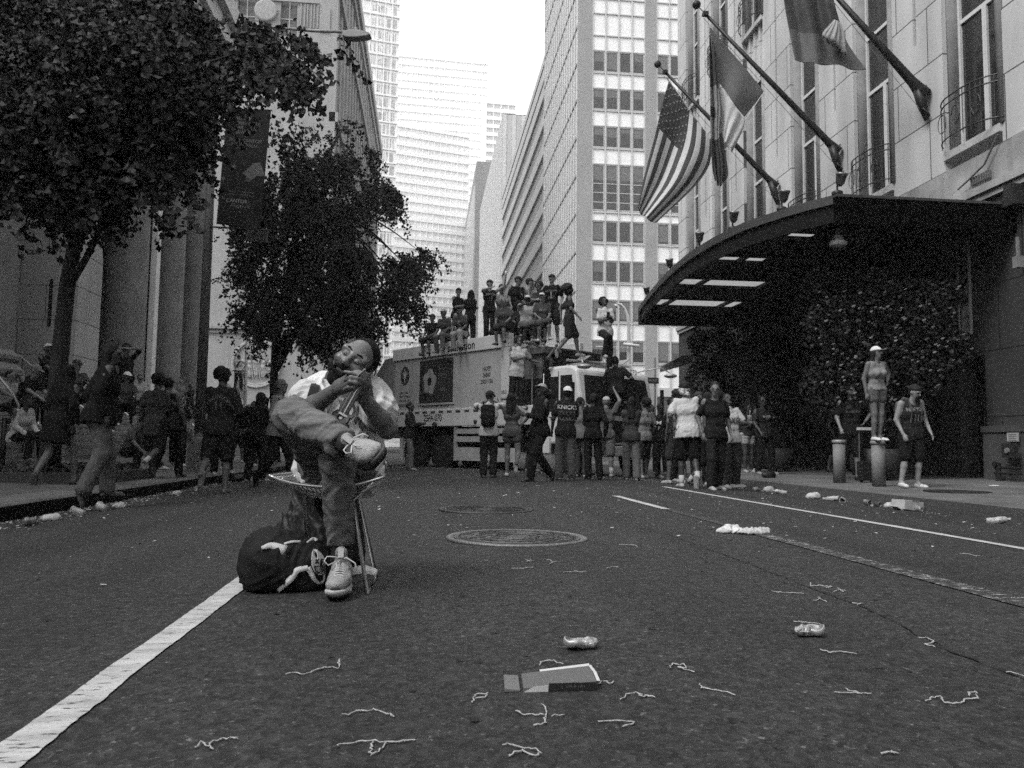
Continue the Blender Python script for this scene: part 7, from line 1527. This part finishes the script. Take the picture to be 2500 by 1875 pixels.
# ---- black bag under the chair
A1 = [jp(735, 1216, 3.62), jp(700, 1300, 3.6), jp(735, 1345, 3.55), jp(790, 1215, 3.65), jp(800, 1330, 3.55), jp(845, 1240, 3.62), jp(855, 1350, 3.6)]
G = SDF(np.min(A1, 0)-.2, np.max(A1, 0)+.2, .008); G.cone(jp(760, 1215, 3.66), jp(722, 1335, 3.62), .075, .115, k=.06); G.cone(jp(800, 1200, 3.66), jp(800, 1335, 3.62), .09, .12, k=.06); G.cone(jp(835, 1215, 3.66), jp(845, 1350, 3.62), .07, .085, k=.06); G.cone(jp(760, 1180, 3.66), jp(830, 1180, 3.66), .06, k=.06); G.folds(.014, .16, 9, .4); G.cut((0, 0, gz(-.6)+.002), (0, 0, -1))
o = link('backpack', G.mesh('backpack', M(.008, .6, var=.3, spec=.4)), None); tag(o, 'big slumped black backpack standing under the wire chair', 'backpack')
# ---- duffel bag with white straps in front
dz = .23; bc = jp(672, 1385, 3.24); g0 = gz(float(bc[0]))
G = SDF(bc-[.34, .3, .3], bc+[.36, .3, .3], .0065)
e1, e2 = jp(664, 1392, 3.26), jp(750, 1368, 3.28); e1[2] = g0+.125; e2[2] = g0+.105
G.cone(e1, e2, .128, .105, k=.03); G.cone(e1-[.01, 0, .05], e2-[0, 0, .05], .11, .09, k=.04); G.cone(jp(634, 1400, 3.30), jp(637, 1385, 3.28), .06, k=.05); G.folds(.010, .12, 41, 1); G.cut((0, 0, g0+.003), (0, 0, -1), .01)
bag = link('duffel_bag', G.mesh('duffel_bag', M(.007, .8, var=.3, bump=.2, bsc=120, spec=.3)), None); tag(bag, 'slumped black duffel bag with white webbing straps on the road by the white shoe', 'bag')
bb_ = BVHTree.FromPolygons([v.co for v in bag.data.vertices], [tuple(p.vertices) for p in bag.data.polygons])
def onbag(px, py, off=.006, dflt=3.2):
    d = ray(px, py).normalized(); h_ = bb_.ray_cast(CAM, d); return (h_[0]-d*off) if h_[0] is not None else Pd(px, py, dflt)
WEB = M(.50, .8, var=.08, bump=.3, bsc=200)
def strap(pts, w_, nm='strap'):
    P_ = []
    for a, b in zip(pts, pts[1:]):
        for i in range(5): P_.append([a[k]+(b[k]-a[k])*i/5 for k in range(len(a))])
    P_.append(list(pts[-1])); Q = [onbag(p[0], p[1]) if len(p) < 3 or p[2] == 0 else Pd(p[0], p[1], p[2]) for p in P_]
    for _ in range(2): Q = [Q[0]]+[(Q[i-1]+Q[i]*2+Q[i+1])/4 for i in range(1, len(Q)-1)]+[Q[-1]]
    m_ = MB(); m_.strip(Q, [w_[0]+(w_[1]-w_[0])*i/(len(Q)-1) for i in range(len(Q))] if isinstance(w_, tuple) else w_, up=tuple(TOC+MS((0, 0, .5)))); o = m_.obj(nm, WEB, bag, True); o.modifiers.new('t', 'SOLIDIFY').thickness = .004; return o
strap([(593, 1368, 3.30), (597, 1356, 3.30), (615, 1346, 3.26), (638, 1338, 3.24)], (.02, .012)); strap([(638, 1338), (662, 1330), (698, 1344)], (.012, .040)); strap([(694, 1328), (712, 1322), (735, 1322)], .010)
strap([(676, 1440), (692, 1428), (712, 1412), (724, 1392), (738, 1388), (752, 1386)], (.028, .020)); strap([(752, 1386), (760, 1400), (768, 1416), (780, 1424), (790, 1418), (792, 1400)], (.022, .007)); strap([(750, 1324), (764, 1314), (772, 1320)], (.006, .02))
m_ = MB(); m_.strip([Pd(p[0], p[1], 3.2) for p in ((850, 1400), (868, 1392), (890, 1389), (915, 1396), (921, 1397))], [.03, .034, .036, .03, .02], up=(.1, -.8, .5)); o = m_.obj('loose_strap', WEB, None, True); o.modifiers.new('t', 'SOLIDIFY').thickness = .003; tag(o, 'loose end of white webbing lying by the chair foot', 'strap')
# patch with a cross, a brow and grinning letters
patch = [(766, 1340), (775, 1342), (786, 1352), (794, 1366), (795, 1385), (794, 1395), (786, 1403), (778, 1404), (768, 1395), (762, 1382), (761, 1365), (763, 1348)]
m_ = MB(); Q = [onbag(x, y, .012) for x, y in patch]; cQ = sum(Q, MS())/len(Q)-TOC*-.008; m_._add([cQ]+Q, [(0, (i+1) % len(Q)+1, i+1) for i in range(len(Q))]); pt = m_.obj('patch', M(.50, .7), bag); pt.modifiers.new('t', 'SOLIDIFY').thickness = .003
def pline(pts, r_, nm, mat=LB): m_ = MB(); m_.tube([onbag(x, y, .020) for x, y in pts], r_, 5); return m_.obj(nm, mat, pt, True)
pline([(771, 1366), (778, 1375)], .0035, 'mark'); pline([(779, 1365), (770, 1376)], .0035, 'mark'); pline([(783, 1369), (786, 1365), (790, 1367), (791, 1370)], .003, 'mark')
pline([(767, 1381), (778, 1383), (792, 1378)], .0018, 'mark'); pline([(767, 1381), (769, 1392), (776, 1400), (786, 1399), (792, 1390), (792, 1379)], .0018, 'mark')
me = text_mesh('BUM', .034, LB, bold=.02); cc = onbag(780, 1391, .021); xf(me, frame(cc, _r, _u)@Matrix.Diagonal((.72, 1.25, 1, 1))); link('patch_lettering', me, None, pt)
# ================================================================ LITTER
S4 = lambda L: [(900+.407*x, 1200+.407*y) for x, y in L]
S3 = lambda L: [(.407*x, 1400+.407*y) for x, y in L]
S5 = lambda L: [(1700+.467*x, 1100+.467*y) for x, y in L]
STR = M(.40, .85, var=.1, bump=.4, bsc=300); rs = random.Random(17)
def gp(x, y, h=.003): p = PG(x, y); return Vector((p.x, p.y, gz(p.x, p.y)+h))
def strings(label, lines, r_=.0019):
    m_ = MB()
    for L in lines:
        P_ = [gp(*p) for p in L]; Q = []
        for a, b in zip(P_, P_[1:]):
            n = max(2, int((b-a).length/.007))
            for i in range(n): Q.append(a.lerp(b, i/n)+Vector((rs.gauss(0, .0016), rs.gauss(0, .0028), abs(rs.gauss(0, .0012)))))
        Q.append(P_[-1])
        if len(Q) > 2: m_.tube(Q, [r_*rs.uniform(.5, 1.25) for _ in Q], 5)
    tag(m_.obj('foam_string', STR, None, True), label, 'foam string', 'bits of white foam string on the road')
for lab, ls in (
 ('arched bit of foam string just beyond the flat box', [S4([(1030, 1050), (1035, 1028), (1085, 1022), (1130, 1035), (1170, 1042)])]),
 ('foam string shaped like a small flag, left of the flat box\'s near corner', [S4([(625, 1275), (635, 1225), (710, 1220), (700, 1245), (640, 1250)])]),
 ('crossed tangle of foam string right in front of the flat box', [S4([(880, 1325), (930, 1345), (1060, 1350)]), S4([(1045, 1285), (1070, 1330), (1056, 1370), (1070, 1398), (1030, 1402), (990, 1412)]), S4([(1100, 1355), (1175, 1345)])]),
 ('humped foam string right of the flat box with a trailing tail', [S4([(1510, 1255), (1535, 1238), (1545, 1222), (1600, 1213), (1640, 1225), (1625, 1237), (1660, 1232), (1720, 1242)])]),
 ('bow shaped foam string level with the flat box and far to its right', [S4([(1810, 1065), (1820, 1035), (1860, 1050), (1900, 1042), (1905, 1070), (1850, 1062), (1955, 1090)])]),
 ('long flat hook of foam string below and right of the flat box', [S4([(1375, 1390), (1480, 1385), (1595, 1393), (1580, 1408), (1520, 1418)])]),
 ('thick folded foam string at the bottom centre of the picture', [S4([(800, 1530), (830, 1522), (930, 1550), (1000, 1560), (1035, 1580), (1020, 1594), (970, 1585), (925, 1565), (880, 1580), (840, 1595)])]),
 ('short zigzag of foam string touching the right end of the flat box', [S4([(1385, 1165), (1400, 1145), (1430, 1150), (1450, 1168), (1470, 1145)])]),
 ('gently waved foam string left of the crossed tangle', [S3([(2050, 855), (2085, 862), (2140, 832)])+S4([(0, 1325), (30, 1318), (90, 1335), (155, 1360)])]),
 ('long foam string with a drooping loop at the bottom, left of centre', [S3([(2020, 1050), (2060, 1038), (2200, 1015)])+S4([(60, 1512), (160, 1512), (280, 1500)]), S4([(30, 1510), (5, 1580), (20, 1592), (60, 1570), (90, 1530), (110, 1520)])]),
 ('foam string with a forked knot near the bottom left corner', [S3([(1175, 1055), (1190, 1035), (1225, 1028), (1260, 1045), (1280, 1062)]), S3([(1255, 1040), (1275, 1015), (1340, 1000), (1430, 1000)])]),
 ('angular foam string ending in an upright stroke, nearest the white line', [S3([(1715, 610), (1760, 603), (1830, 613), (1900, 590), (1950, 568), (2035, 578), (2036, 520)])]),
 ('thin foam string just in front of the larger manhole, slanting up right', [S4([(855, 465), (920, 465), (990, 458)])]),
 ('tiny starry knot of foam string in front of the larger manhole', [S4([(945, 412), (962, 422), (990, 420)]), S4([(950, 425), (975, 412)])]),
 ('twisted foam string knot right of the tiny starry one', [S4([(1065, 415), (1090, 413), (1102, 430), (1085, 440), (1110, 425), (1132, 423)])]),
 ('wavy foam string on its own a little nearer than the twisted knot', [S4([(1165, 488), (1240, 484), (1280, 488), (1312, 482)])]),
 ('short curl of foam string below the right end of the larger manhole', [S4([(1430, 462), (1470, 455), (1500, 458)])]),
 ('thin foam string level with the larger manhole on its right', [S4([(1500, 322), (1560, 322), (1600, 325), (1612, 338)])]),
 ('foam string with a tick at its left end lying along the road crack', [S5([(595, 695), (600, 712), (650, 710), (712, 717)]), S5([(680, 722), (712, 715)])]),
 ('small star of foam string beside the road crack', [S5([(715, 742), (748, 732), (782, 736)]), S5([(740, 722), (752, 734), (770, 742)])]),
 ('long straight foam string left of the road crack', [S5([(395, 738), (430, 746), (500, 748), (562, 752)])]),
 ('small triangle of foam string below the long straight one', [S5([(608, 788), (640, 786), (638, 770), (655, 785), (682, 796)])]),
 ('short flat foam string right on the road crack', [S5([(810, 800), (845, 805), (872, 803)]), S5([(840, 812), (868, 803)])]),
 ('open loop of foam string just beyond the farther crushed can', [S5([(515, 900), (580, 905), (640, 910), (670, 922), (620, 924), (582, 918)])]),
 ('snaking foam string in front of the farther crushed can', [S5([(645, 1045), (675, 1056), (710, 1065), (740, 1056), (790, 1062), (840, 1068)])]),
 ('foam string bent like a figure two, right of the road crack', [S5([(1165, 985), (1200, 982), (1235, 1000), (1240, 1012), (1190, 1018), (1215, 1024), (1248, 1032)])]),
 ('foam string with a lumpy left end, below the bow shaped one', [S5([(15, 1225), (30, 1245), (60, 1255), (120, 1260), (165, 1275), (205, 1285)]), S5([(20, 1250), (48, 1243)])]),
 ('flat foam string with a small spur, in front of the snaking one', [S5([(720, 1268), (780, 1275), (915, 1278)]), S5([(782, 1250), (796, 1262), (850, 1272)])]),
 ('biggest wandering foam string with a square loop, lower right', [S5([(1200, 1318), (1240, 1298), (1280, 1298), (1290, 1325), (1360, 1332), (1398, 1322), (1400, 1305), (1475, 1310), (1455, 1265), (1425, 1270), (1428, 1290)])]),
 ('foam string leaving the picture at its right edge', [S5([(1620, 1165), (1660, 1170), (1720, 1188)])]),
 ('thin foam string between the worn line and the solid right line', [S5([(1375, 540), (1430, 545), (1460, 555), (1485, 552)])]),
 ('scribble of foam string at the bottom edge near the long road crack', [S5([(960, 1600), (1000, 1590), (1062, 1592)]), S5([(1020, 1578), (1032, 1590)])]),
 ('pale foam string lying across the end of the worn line', [S5([(1640, 775), (1680, 778), (1715, 772)])])): strings(lab, ls)
# flat cardboard box
a, b, c, d = gp(1232, 1691, 0), gp(1457, 1685, 0), gp(1440, 1646, 0), gp(1229, 1656, 0)
bx_ = thing('flattened_box', 'flattened grey carton with dark printed side lying on the near road', 'box', a)
m_ = MB(); l1 = a.lerp(b, .20); l2 = d.lerp(c, .20); h_ = Vector((0, 0, .022)); h2 = Vector((0, 0, .010))
def hexa(m_, A, B_, C_, D__, h0, h1, h2_, h3): m_._add([A, B_, C_, D__, A+h0, B_+h1, C_+h2_, D__+h3], [(0, 3, 2, 1), (4, 5, 6, 7), (0, 1, 5, 4), (1, 2, 6, 5), (2, 3, 7, 6), (3, 0, 4, 7)])
hexa(m_, l1, b, c, l2, h2, h_, h_, h2); m_.obj('panel', M(.10, .6, var=.15), bx_, bevel=.002)
m_ = MB(); hexa(m_, a, l1-(b-a)*.03, l2-(b-a)*.03, d, h2, h2*.6, h2*.6, h2); m_.obj('flap', M(.13, .6, var=.15), bx_, bevel=.002)
dn = (b-a).normalized(); m_ = MB(); m_.T = frame(a+(b-a)*.48+Vector((0, -.001, 0)), dn, (0, 0, 1)); L_ = (b-a).length*.52; m_.box(0, 0.001, -.002, L_, .019, .001); sdm = m_.obj('printed_side', M(.018, .5), bx_)
put(sdm, 'L   A W W I W I', m_.T, L_*.5, .010, .008, M(.12), z=.0015)
m_ = MB(); m_.T = frame(a+(b-a)*.20+Vector((0, -.001, 0)), dn, (0, 0, 1)); m_.prism([(0, .0, 0), ((b-a).length*.27, .0, 0), ((b-a).length*.27, .015, 0), ((b-a).length*.12, .012, 0)], (0, 0, .001)); m_.obj('pale_edge', M(.45), bx_)
m_ = MB(); q0 = d.lerp(c, .42)+Vector((0, .004, .012)); q1 = c+Vector((0, .004, .022)); m_.strip([q0, q1], .012, up=(0, -.5, 1)); m_.strip([q1, b.lerp(c, .5)+Vector((.004, 0, .024)), b+Vector((.004, 0, .022))], .008, up=(0, 0, 1)); m_.obj('pale_rim', M(.5), bx_)
def lump(name, label, cat, px, py, w_, hgt, v, seed, group=None, dd=None, fold=.006, wl=.10, rough=.5, metal=0, rot=0, h=None, extra=None, zoff=0, var=.25):
    p = gp(px, py, zoff); R_ = rotm(Matrix.Rotation(rot, 3, 'Z')); dd = dd or w_*.6; h = h or max(.003, w_/40); G = SDF((-w_, -w_, -.01), (w_, w_, hgt*1.8), h)
    G.ell((0, 0, hgt*.35), (w_/2, dd/2, hgt*.65), R_, k=.01); G.ell((w_*.22, dd*.1, hgt*.45), (w_*.22, dd*.35, hgt*.6), R_, k=.02)
    if extra: extra(G)
    G.folds(fold, wl, seed, 1); G.cut((0, 0, .0005), (0, 0, -1)); o = link(name, G.mesh(name, M(v, rough, metal, var, 30, bump=.3, bsc=120)), None, None, p); return tag(o, label, cat, group)
def bottlish(nm, lab, cat, px, py, w_, v, seed, group, rot):
    p = gp(px, py, .0); r_ = random.Random(seed); R0_ = .033; L_ = w_
    prof = {'bottle': [(.001, 0), (.9, .01), (1, .05), (.95, .2), (1, .28), (.96, .4), (1, .5), (1, .66), (.75, .78), (.38, .88), (.36, .93), (.45, .94), (.45, 1.0), (.001, 1.0)],
            'cup': [(.001, 0), (.85, 0), (.9, .05), (1.2, .92), (1.32, .95), (1.32, 1.0), (1.2, 1.0), (.8, .1), (.001, .08)], 'can': [(.001, .02), (.8, 0), (1, .06), (1, .2), (.9, .5), (1, .8), (1, .93), (.8, 1.0), (.75, .97), (.001, .97)]}[cat]
    m_ = MB(); m_.lathe([(a_*R0_*1.15, b__*L_) for a_, b__ in prof], n=14); ph = [r_.uniform(0, 6) for _ in range(4)]
    for i, (x, y, z) in enumerate(m_.v):
        d_ = 1-.22*(math.sin(z*55+ph[0])*math.sin(math.atan2(y, x)*2+ph[1]) > .35)-.10*math.sin(z*90+ph[2]); m_.v[i] = (x*d_+.012*math.sin(z*14+ph[3]), y*d_*.85, z)
    me = m_.mesh(nm, True); me.transform(Matrix.Translation((0, 0, R0_))@Matrix.Rotation(r_.uniform(0, 3.1), 4, 'Z')@Matrix.Rotation(rad(88), 4, 'Y')@Matrix.Translation((0, 0, -L_/2))); me.materials.append(M(v, .25, 0, .5, 60, bump=.5, bsc=70, spec=.9))
    return tag(link(nm, me, None, None, p, rot), lab, cat, group)
def cancrush(label, px, py, w_, rot):
    p = gp(px, py, .004); o = thing('crushed_can', label, 'crushed can', p, 'crushed cans lying on the near road')
    m_ = MB(); m_.T = Matrix.Rotation(rot, 4, 'Z')@Matrix.Rotation(.16, 4, 'Y'); rr_ = random.Random(int(px)); n = 28
    for z, s_ in ((.0, .9), (.006, 1), (.014, .97), (.018, .9), (.018, .82), (.013, .78), (.012, .001)):
        m_.v += [tuple(m_.T@Vector(((w_*.40*s_)*math.cos(k*6.283/n)-w_*.2, w_*.34*s_*math.sin(k*6.283/n), z+.003+.003*math.sin(3*k*6.283/n)))) for k in range(n)]
    for i in range(6):
        for k in range(n): a_, b__ = i*n+k, i*n+(k+1) % n; m_.f.append((a_, b__, b__+n, a_+n)); m_.m.append(0)
    m_.obj('end', M(.42, .35, .7, var=.3, sc=40), o, True, (0, 0, 0))
    G = SDF((-w_, -w_, -.01), (w_, w_, .08), .0028); G.ell((w_*.18, 0, .013), (w_*.42, w_*.27, .016), k=.005); G.folds(.006, .06, int(px), 1.2); G.cut((0, 0, 0), (0, 0, -1)); me = G.mesh('body', M(.38, .4, .5, .6, 45, bump=.5, bsc=100)); me.transform(Matrix.Rotation(rot, 4, 'Z')); link('body', me, None, o, (0, 0, 0))
cancrush('crushed drink can just beyond the flattened carton', 1416, 1584, .088, .1); cancrush('crushed drink can farther right, left of the road crack', 1978, 1553, .088, 3.3)
lump('paper_napkin', 'left and brighter of the two crumpled white napkins on the worn line', 'napkin', 1782, 1301, .20, .045, .52, 1, 'crumpled napkins on the worn line', fold=.014, wl=.16)
lump('paper_napkin', 'right crumpled napkin with a dark wrinkle on the worn line', 'napkin', 1838, 1304, .24, .04, .42, 2, 'crumpled napkins on the worn line', fold=.014, wl=.15)
GL = 'rubbish in the right gutter'
for i, (nm, lab, cat, px, py, w_, hg, v) in enumerate((
 ('plastic_bag', 'torn pale plastic bag in the right gutter behind the sock wearer\'s heels', 'plastic bag', 1795, 1178, .42, .07, .35), ('plastic_bottle', 'squashed bottle in the right gutter, farthest of the row', 'bottle', 1848, 1186, .22, .07, .25),
 ('food_tub', 'crumpled round tub in the right gutter between two squashed bottles', 'tub', 1876, 1186, .2, .10, .36), ('plastic_bottle', 'clear squashed bottle in the right gutter below the dark cap', 'bottle', 1903, 1190, .24, .07, .3),
 ('paper_bag', 'crumpled paper bag in the right gutter left of the shorter bollard', 'paper bag', 1985, 1201, .26, .09, .42), ('plastic_bottle', 'squashed bottle in the right gutter right before the shorter bollard', 'bottle', 2028, 1204, .24, .07, .3),
 ('plastic_cup', 'tipped cup in the right gutter under the shorter bollard', 'cup', 2056, 1207, .15, .08, .33), ('plastic_cup', 'tipped clear cup in the right gutter under the taller bollard', 'cup', 2118, 1213, .13, .07, .28),
 ('drink_can', 'dark ribbed can in the right gutter under the taller bollard', 'can', 2143, 1214, .13, .065, .04), ('food_wrapper', 'crumpled pale wrapper in the right gutter left of the square carton', 'wrapper', 2170, 1216, .2, .07, .38),
 ('food_wrapper', 'small bright wrapper touching the left side of the square carton', 'wrapper', 2195, 1223, .14, .06, .5), ('drink_can', 'short can lying at the right side of the square carton', 'can', 2241, 1223, .10, .06, .2), ('plastic_bottle', 'lone clear bottle lying farthest right in the gutter', 'bottle', 2437, 1252, .26, .085, .3))):
    if cat in ('bottle', 'cup', 'can'): bottlish(nm, lab, cat, px, py, min(w_, .22), v, 30+i, GL, .3*i)
    else: lump(nm, lab, cat, px, py, w_, hg, v, 30+i, GL, rot=.1*i, h=.008)
p = gp(2215, 1222); m_ = MB(); R_ = Matrix.Rotation(.25, 3, 'Z')@Matrix.Rotation(.12, 3, 'Y'); m_.cbox((0, 0, .06), .30, .20, .11, R_); m_.cbox((-.17, -.05, .03), .10, .15, .01, Matrix.Rotation(.5, 3, 'Y')); m_.cbox((.02, .0, .118), .1, .201, .004, R_)
tag(m_.obj('carton', M(.36, .7, var=.2, sc=12), None, False, p, bevel=.006), 'pale square drinks carton box lying in the right gutter', 'carton', GL)
GL = 'rubbish in the left gutter'
for i, (nm, lab, cat, px, py, w_, hg, v) in enumerate((('plastic_bottle', 'squashed bottle in the left gutter nearest the left edge', 'bottle', 75, 1284, .17, .06, .14), ('paper_bag', 'crumpled pale paper bag in the left gutter, brightest of the row', 'paper bag', 124, 1271, .17, .06, .38), ('plastic_cup', 'clear tipped cup in the left gutter between paper bag and bright wrapper', 'cup', 192, 1258, .13, .06, .2),
 ('plastic_cup', 'small clear cup in the left gutter below the planted tree pit', 'cup', 249, 1248, .12, .05, .25), ('food_wrapper', 'bright crumpled wrapper in the left gutter below the tan trousers', 'wrapper', 290, 1240, .14, .06, .5), ('food_wrapper', 'pale wrapper in the left gutter left of the lettered jacket', 'wrapper', 431, 1209, .14, .06, .4), ('drink_can', 'upright crushed can in the left gutter by the lettered jacket\'s feet', 'can', 478, 1200, .10, .09, .3), ('plastic_bag', 'black rubbish bag in the left gutter behind the grey haired walker', 'plastic bag', 583, 1176, .38, .14, .01))):
    if cat in ('bottle', 'cup', 'can'): bottlish(nm, lab, cat, px, py, min(w_, .2), v, 60+i, GL, .7*i)
    else: lump(nm, lab, cat, px, py, w_, hg, v, 60+i, GL, rot=.2*i, h=.007)
lump('dropped_cap', 'dark cap lying on the edge of the right pavement', 'cap', 1877, 1166, .34, .14, .012, 80, rot=.2, h=.012, fold=.003)
lump('plastic_bag', 'white carrier bag on the right pavement behind the person in the numbered jersey', 'plastic bag', 2294, 1161, .38, .20, .30, 81, fold=.03, wl=.12, h=.012)
lump('paper_scrap', 'flat white paper scrap on the right pavement near the plinth', 'paper', 2427, 1187, .16, .015, .5, 82, h=.005, fold=.006)
tr = thing('luggage_trolley', 'dark luggage trolley between the two bollards', 'trolley', gp(2122, 1176)); p = gp(2122, 1178); m_ = MB(); m_.T = Matrix.Translation(p); m_.box(-.14, 0, .03, .14, .18, .38); m_.obj('case', M(.012, .5), tr, bevel=.02)
m_ = MB(); m_.T = Matrix.Translation(p)
for x in (-.12, .12): m_.tube([(x, .1, .38), (x, .1, .95)], .009, 6)
m_.tube([(-.12, .1, .95), (.12, .1, .95)], .012, 6); m_.obj('handle', M(.2, .4, .5), tr); m_ = MB(); m_.T = Matrix.Translation(p); m_.cbox((-.05, .05, .98), .22, .12, .05); m_.obj('paper_roll', M(.45), tr)
m_ = MB(); m_.T = Matrix.Translation(p)
for x in (-.1, .1): m_.ball((x, .09, .03), .035, 8)
m_.obj('wheel', M(.01), tr)
# confetti and fine debris
rng = np.random.default_rng(12)
def flecks(name, P, s0, s1, v, hgt=.003):
    n = len(P); an = rng.uniform(0, 6.28, n); L_ = rng.uniform(s0, s1, n)**1.0; W_ = L_*rng.uniform(.3, .8, n); dx = np.stack([np.cos(an), np.sin(an), rng.normal(0, .15, n)], 1); dy = np.stack([-np.sin(an), np.cos(an), rng.normal(0, .15, n)], 1)
    V = np.stack([P-dx*L_[:, None]-dy*W_[:, None], P+dx*L_[:, None]-dy*W_[:, None]*.7, P+dx*L_[:, None]*.8+dy*W_[:, None], P-dx*L_[:, None]*.9+dy*W_[:, None]], 1).reshape(-1, 3)
    o = link(name, npmesh(name, V, np.arange(n*4).reshape(n, 4), M(v, .8, var=.3, sc=30), False)); return o
def lay(X, Y, h0=.005): return np.stack([X, Y, np.array([gz(x, y) for x, y in zip(X, Y)])+h0+rng.uniform(0, .004, len(X))], 1)
Y = rng.uniform(5, 30, 3200); P = lay(KL+.03+np.abs(rng.normal(0, .28, 3200)), Y); 
Y2 = rng.uniform(5, 30, 1500); Pb = lay(KR-.03-np.abs(rng.normal(0, .35, 1500)), Y2)
X3 = rng.uniform(-1.5, 6, 2200); Y3 = 17.2+(-(X3-3.4)/.576*.816)*.9+rng.normal(0, .5, 2200)-.3; k = (Y3 > 10) & (Y3 < 30); Pc = lay(X3[k], Y3[k])
X4 = rng.uniform(KL+.2, KR-.2, 900); Y4 = 3.0+rng.gamma(2.6, 3.2, 900); Pd_ = lay(X4, Y4)
o = flecks('confetti', np.concatenate([P, Pb, Pc, Pd_]), .004, .016, .34); tag(o, 'white confetti and paper shreds strewn along the gutters and under the truck', 'confetti', None, 'stuff')
X5 = rng.uniform(-3, 5, 420); Y5 = 1.2+rng.gamma(1.6, 2.0, 420); o = flecks('debris', lay(X5, Y5, .004), .004, .012, .012); tag(o, 'dark grit and leaf scraps scattered over the near road', 'debris', None, 'stuff')
# ================================================================ thin summer haze between the buildings
mb = MB(); mb.box(-1600, -1600, -1.2, 1600, 2600, 235); hz = mb.obj('haze', None)
hm_ = bpy.data.materials.new('haze'); hm_.use_nodes = True; t = hm_.node_tree; t.nodes.clear(); o_ = t.nodes.new('ShaderNodeOutputMaterial'); pv = t.nodes.new('ShaderNodeVolumePrincipled')
pv.inputs['Color'].default_value = (.95, .95, .95, 1); pv.inputs['Density'].default_value = 0.0006; pv.inputs['Anisotropy'].default_value = 0.0; t.links.new(pv.outputs[0], o_.inputs['Volume'])
hz.data.materials.clear(); hz.data.materials.append(hm_); tag(hz, None, None, None, 'stuff')
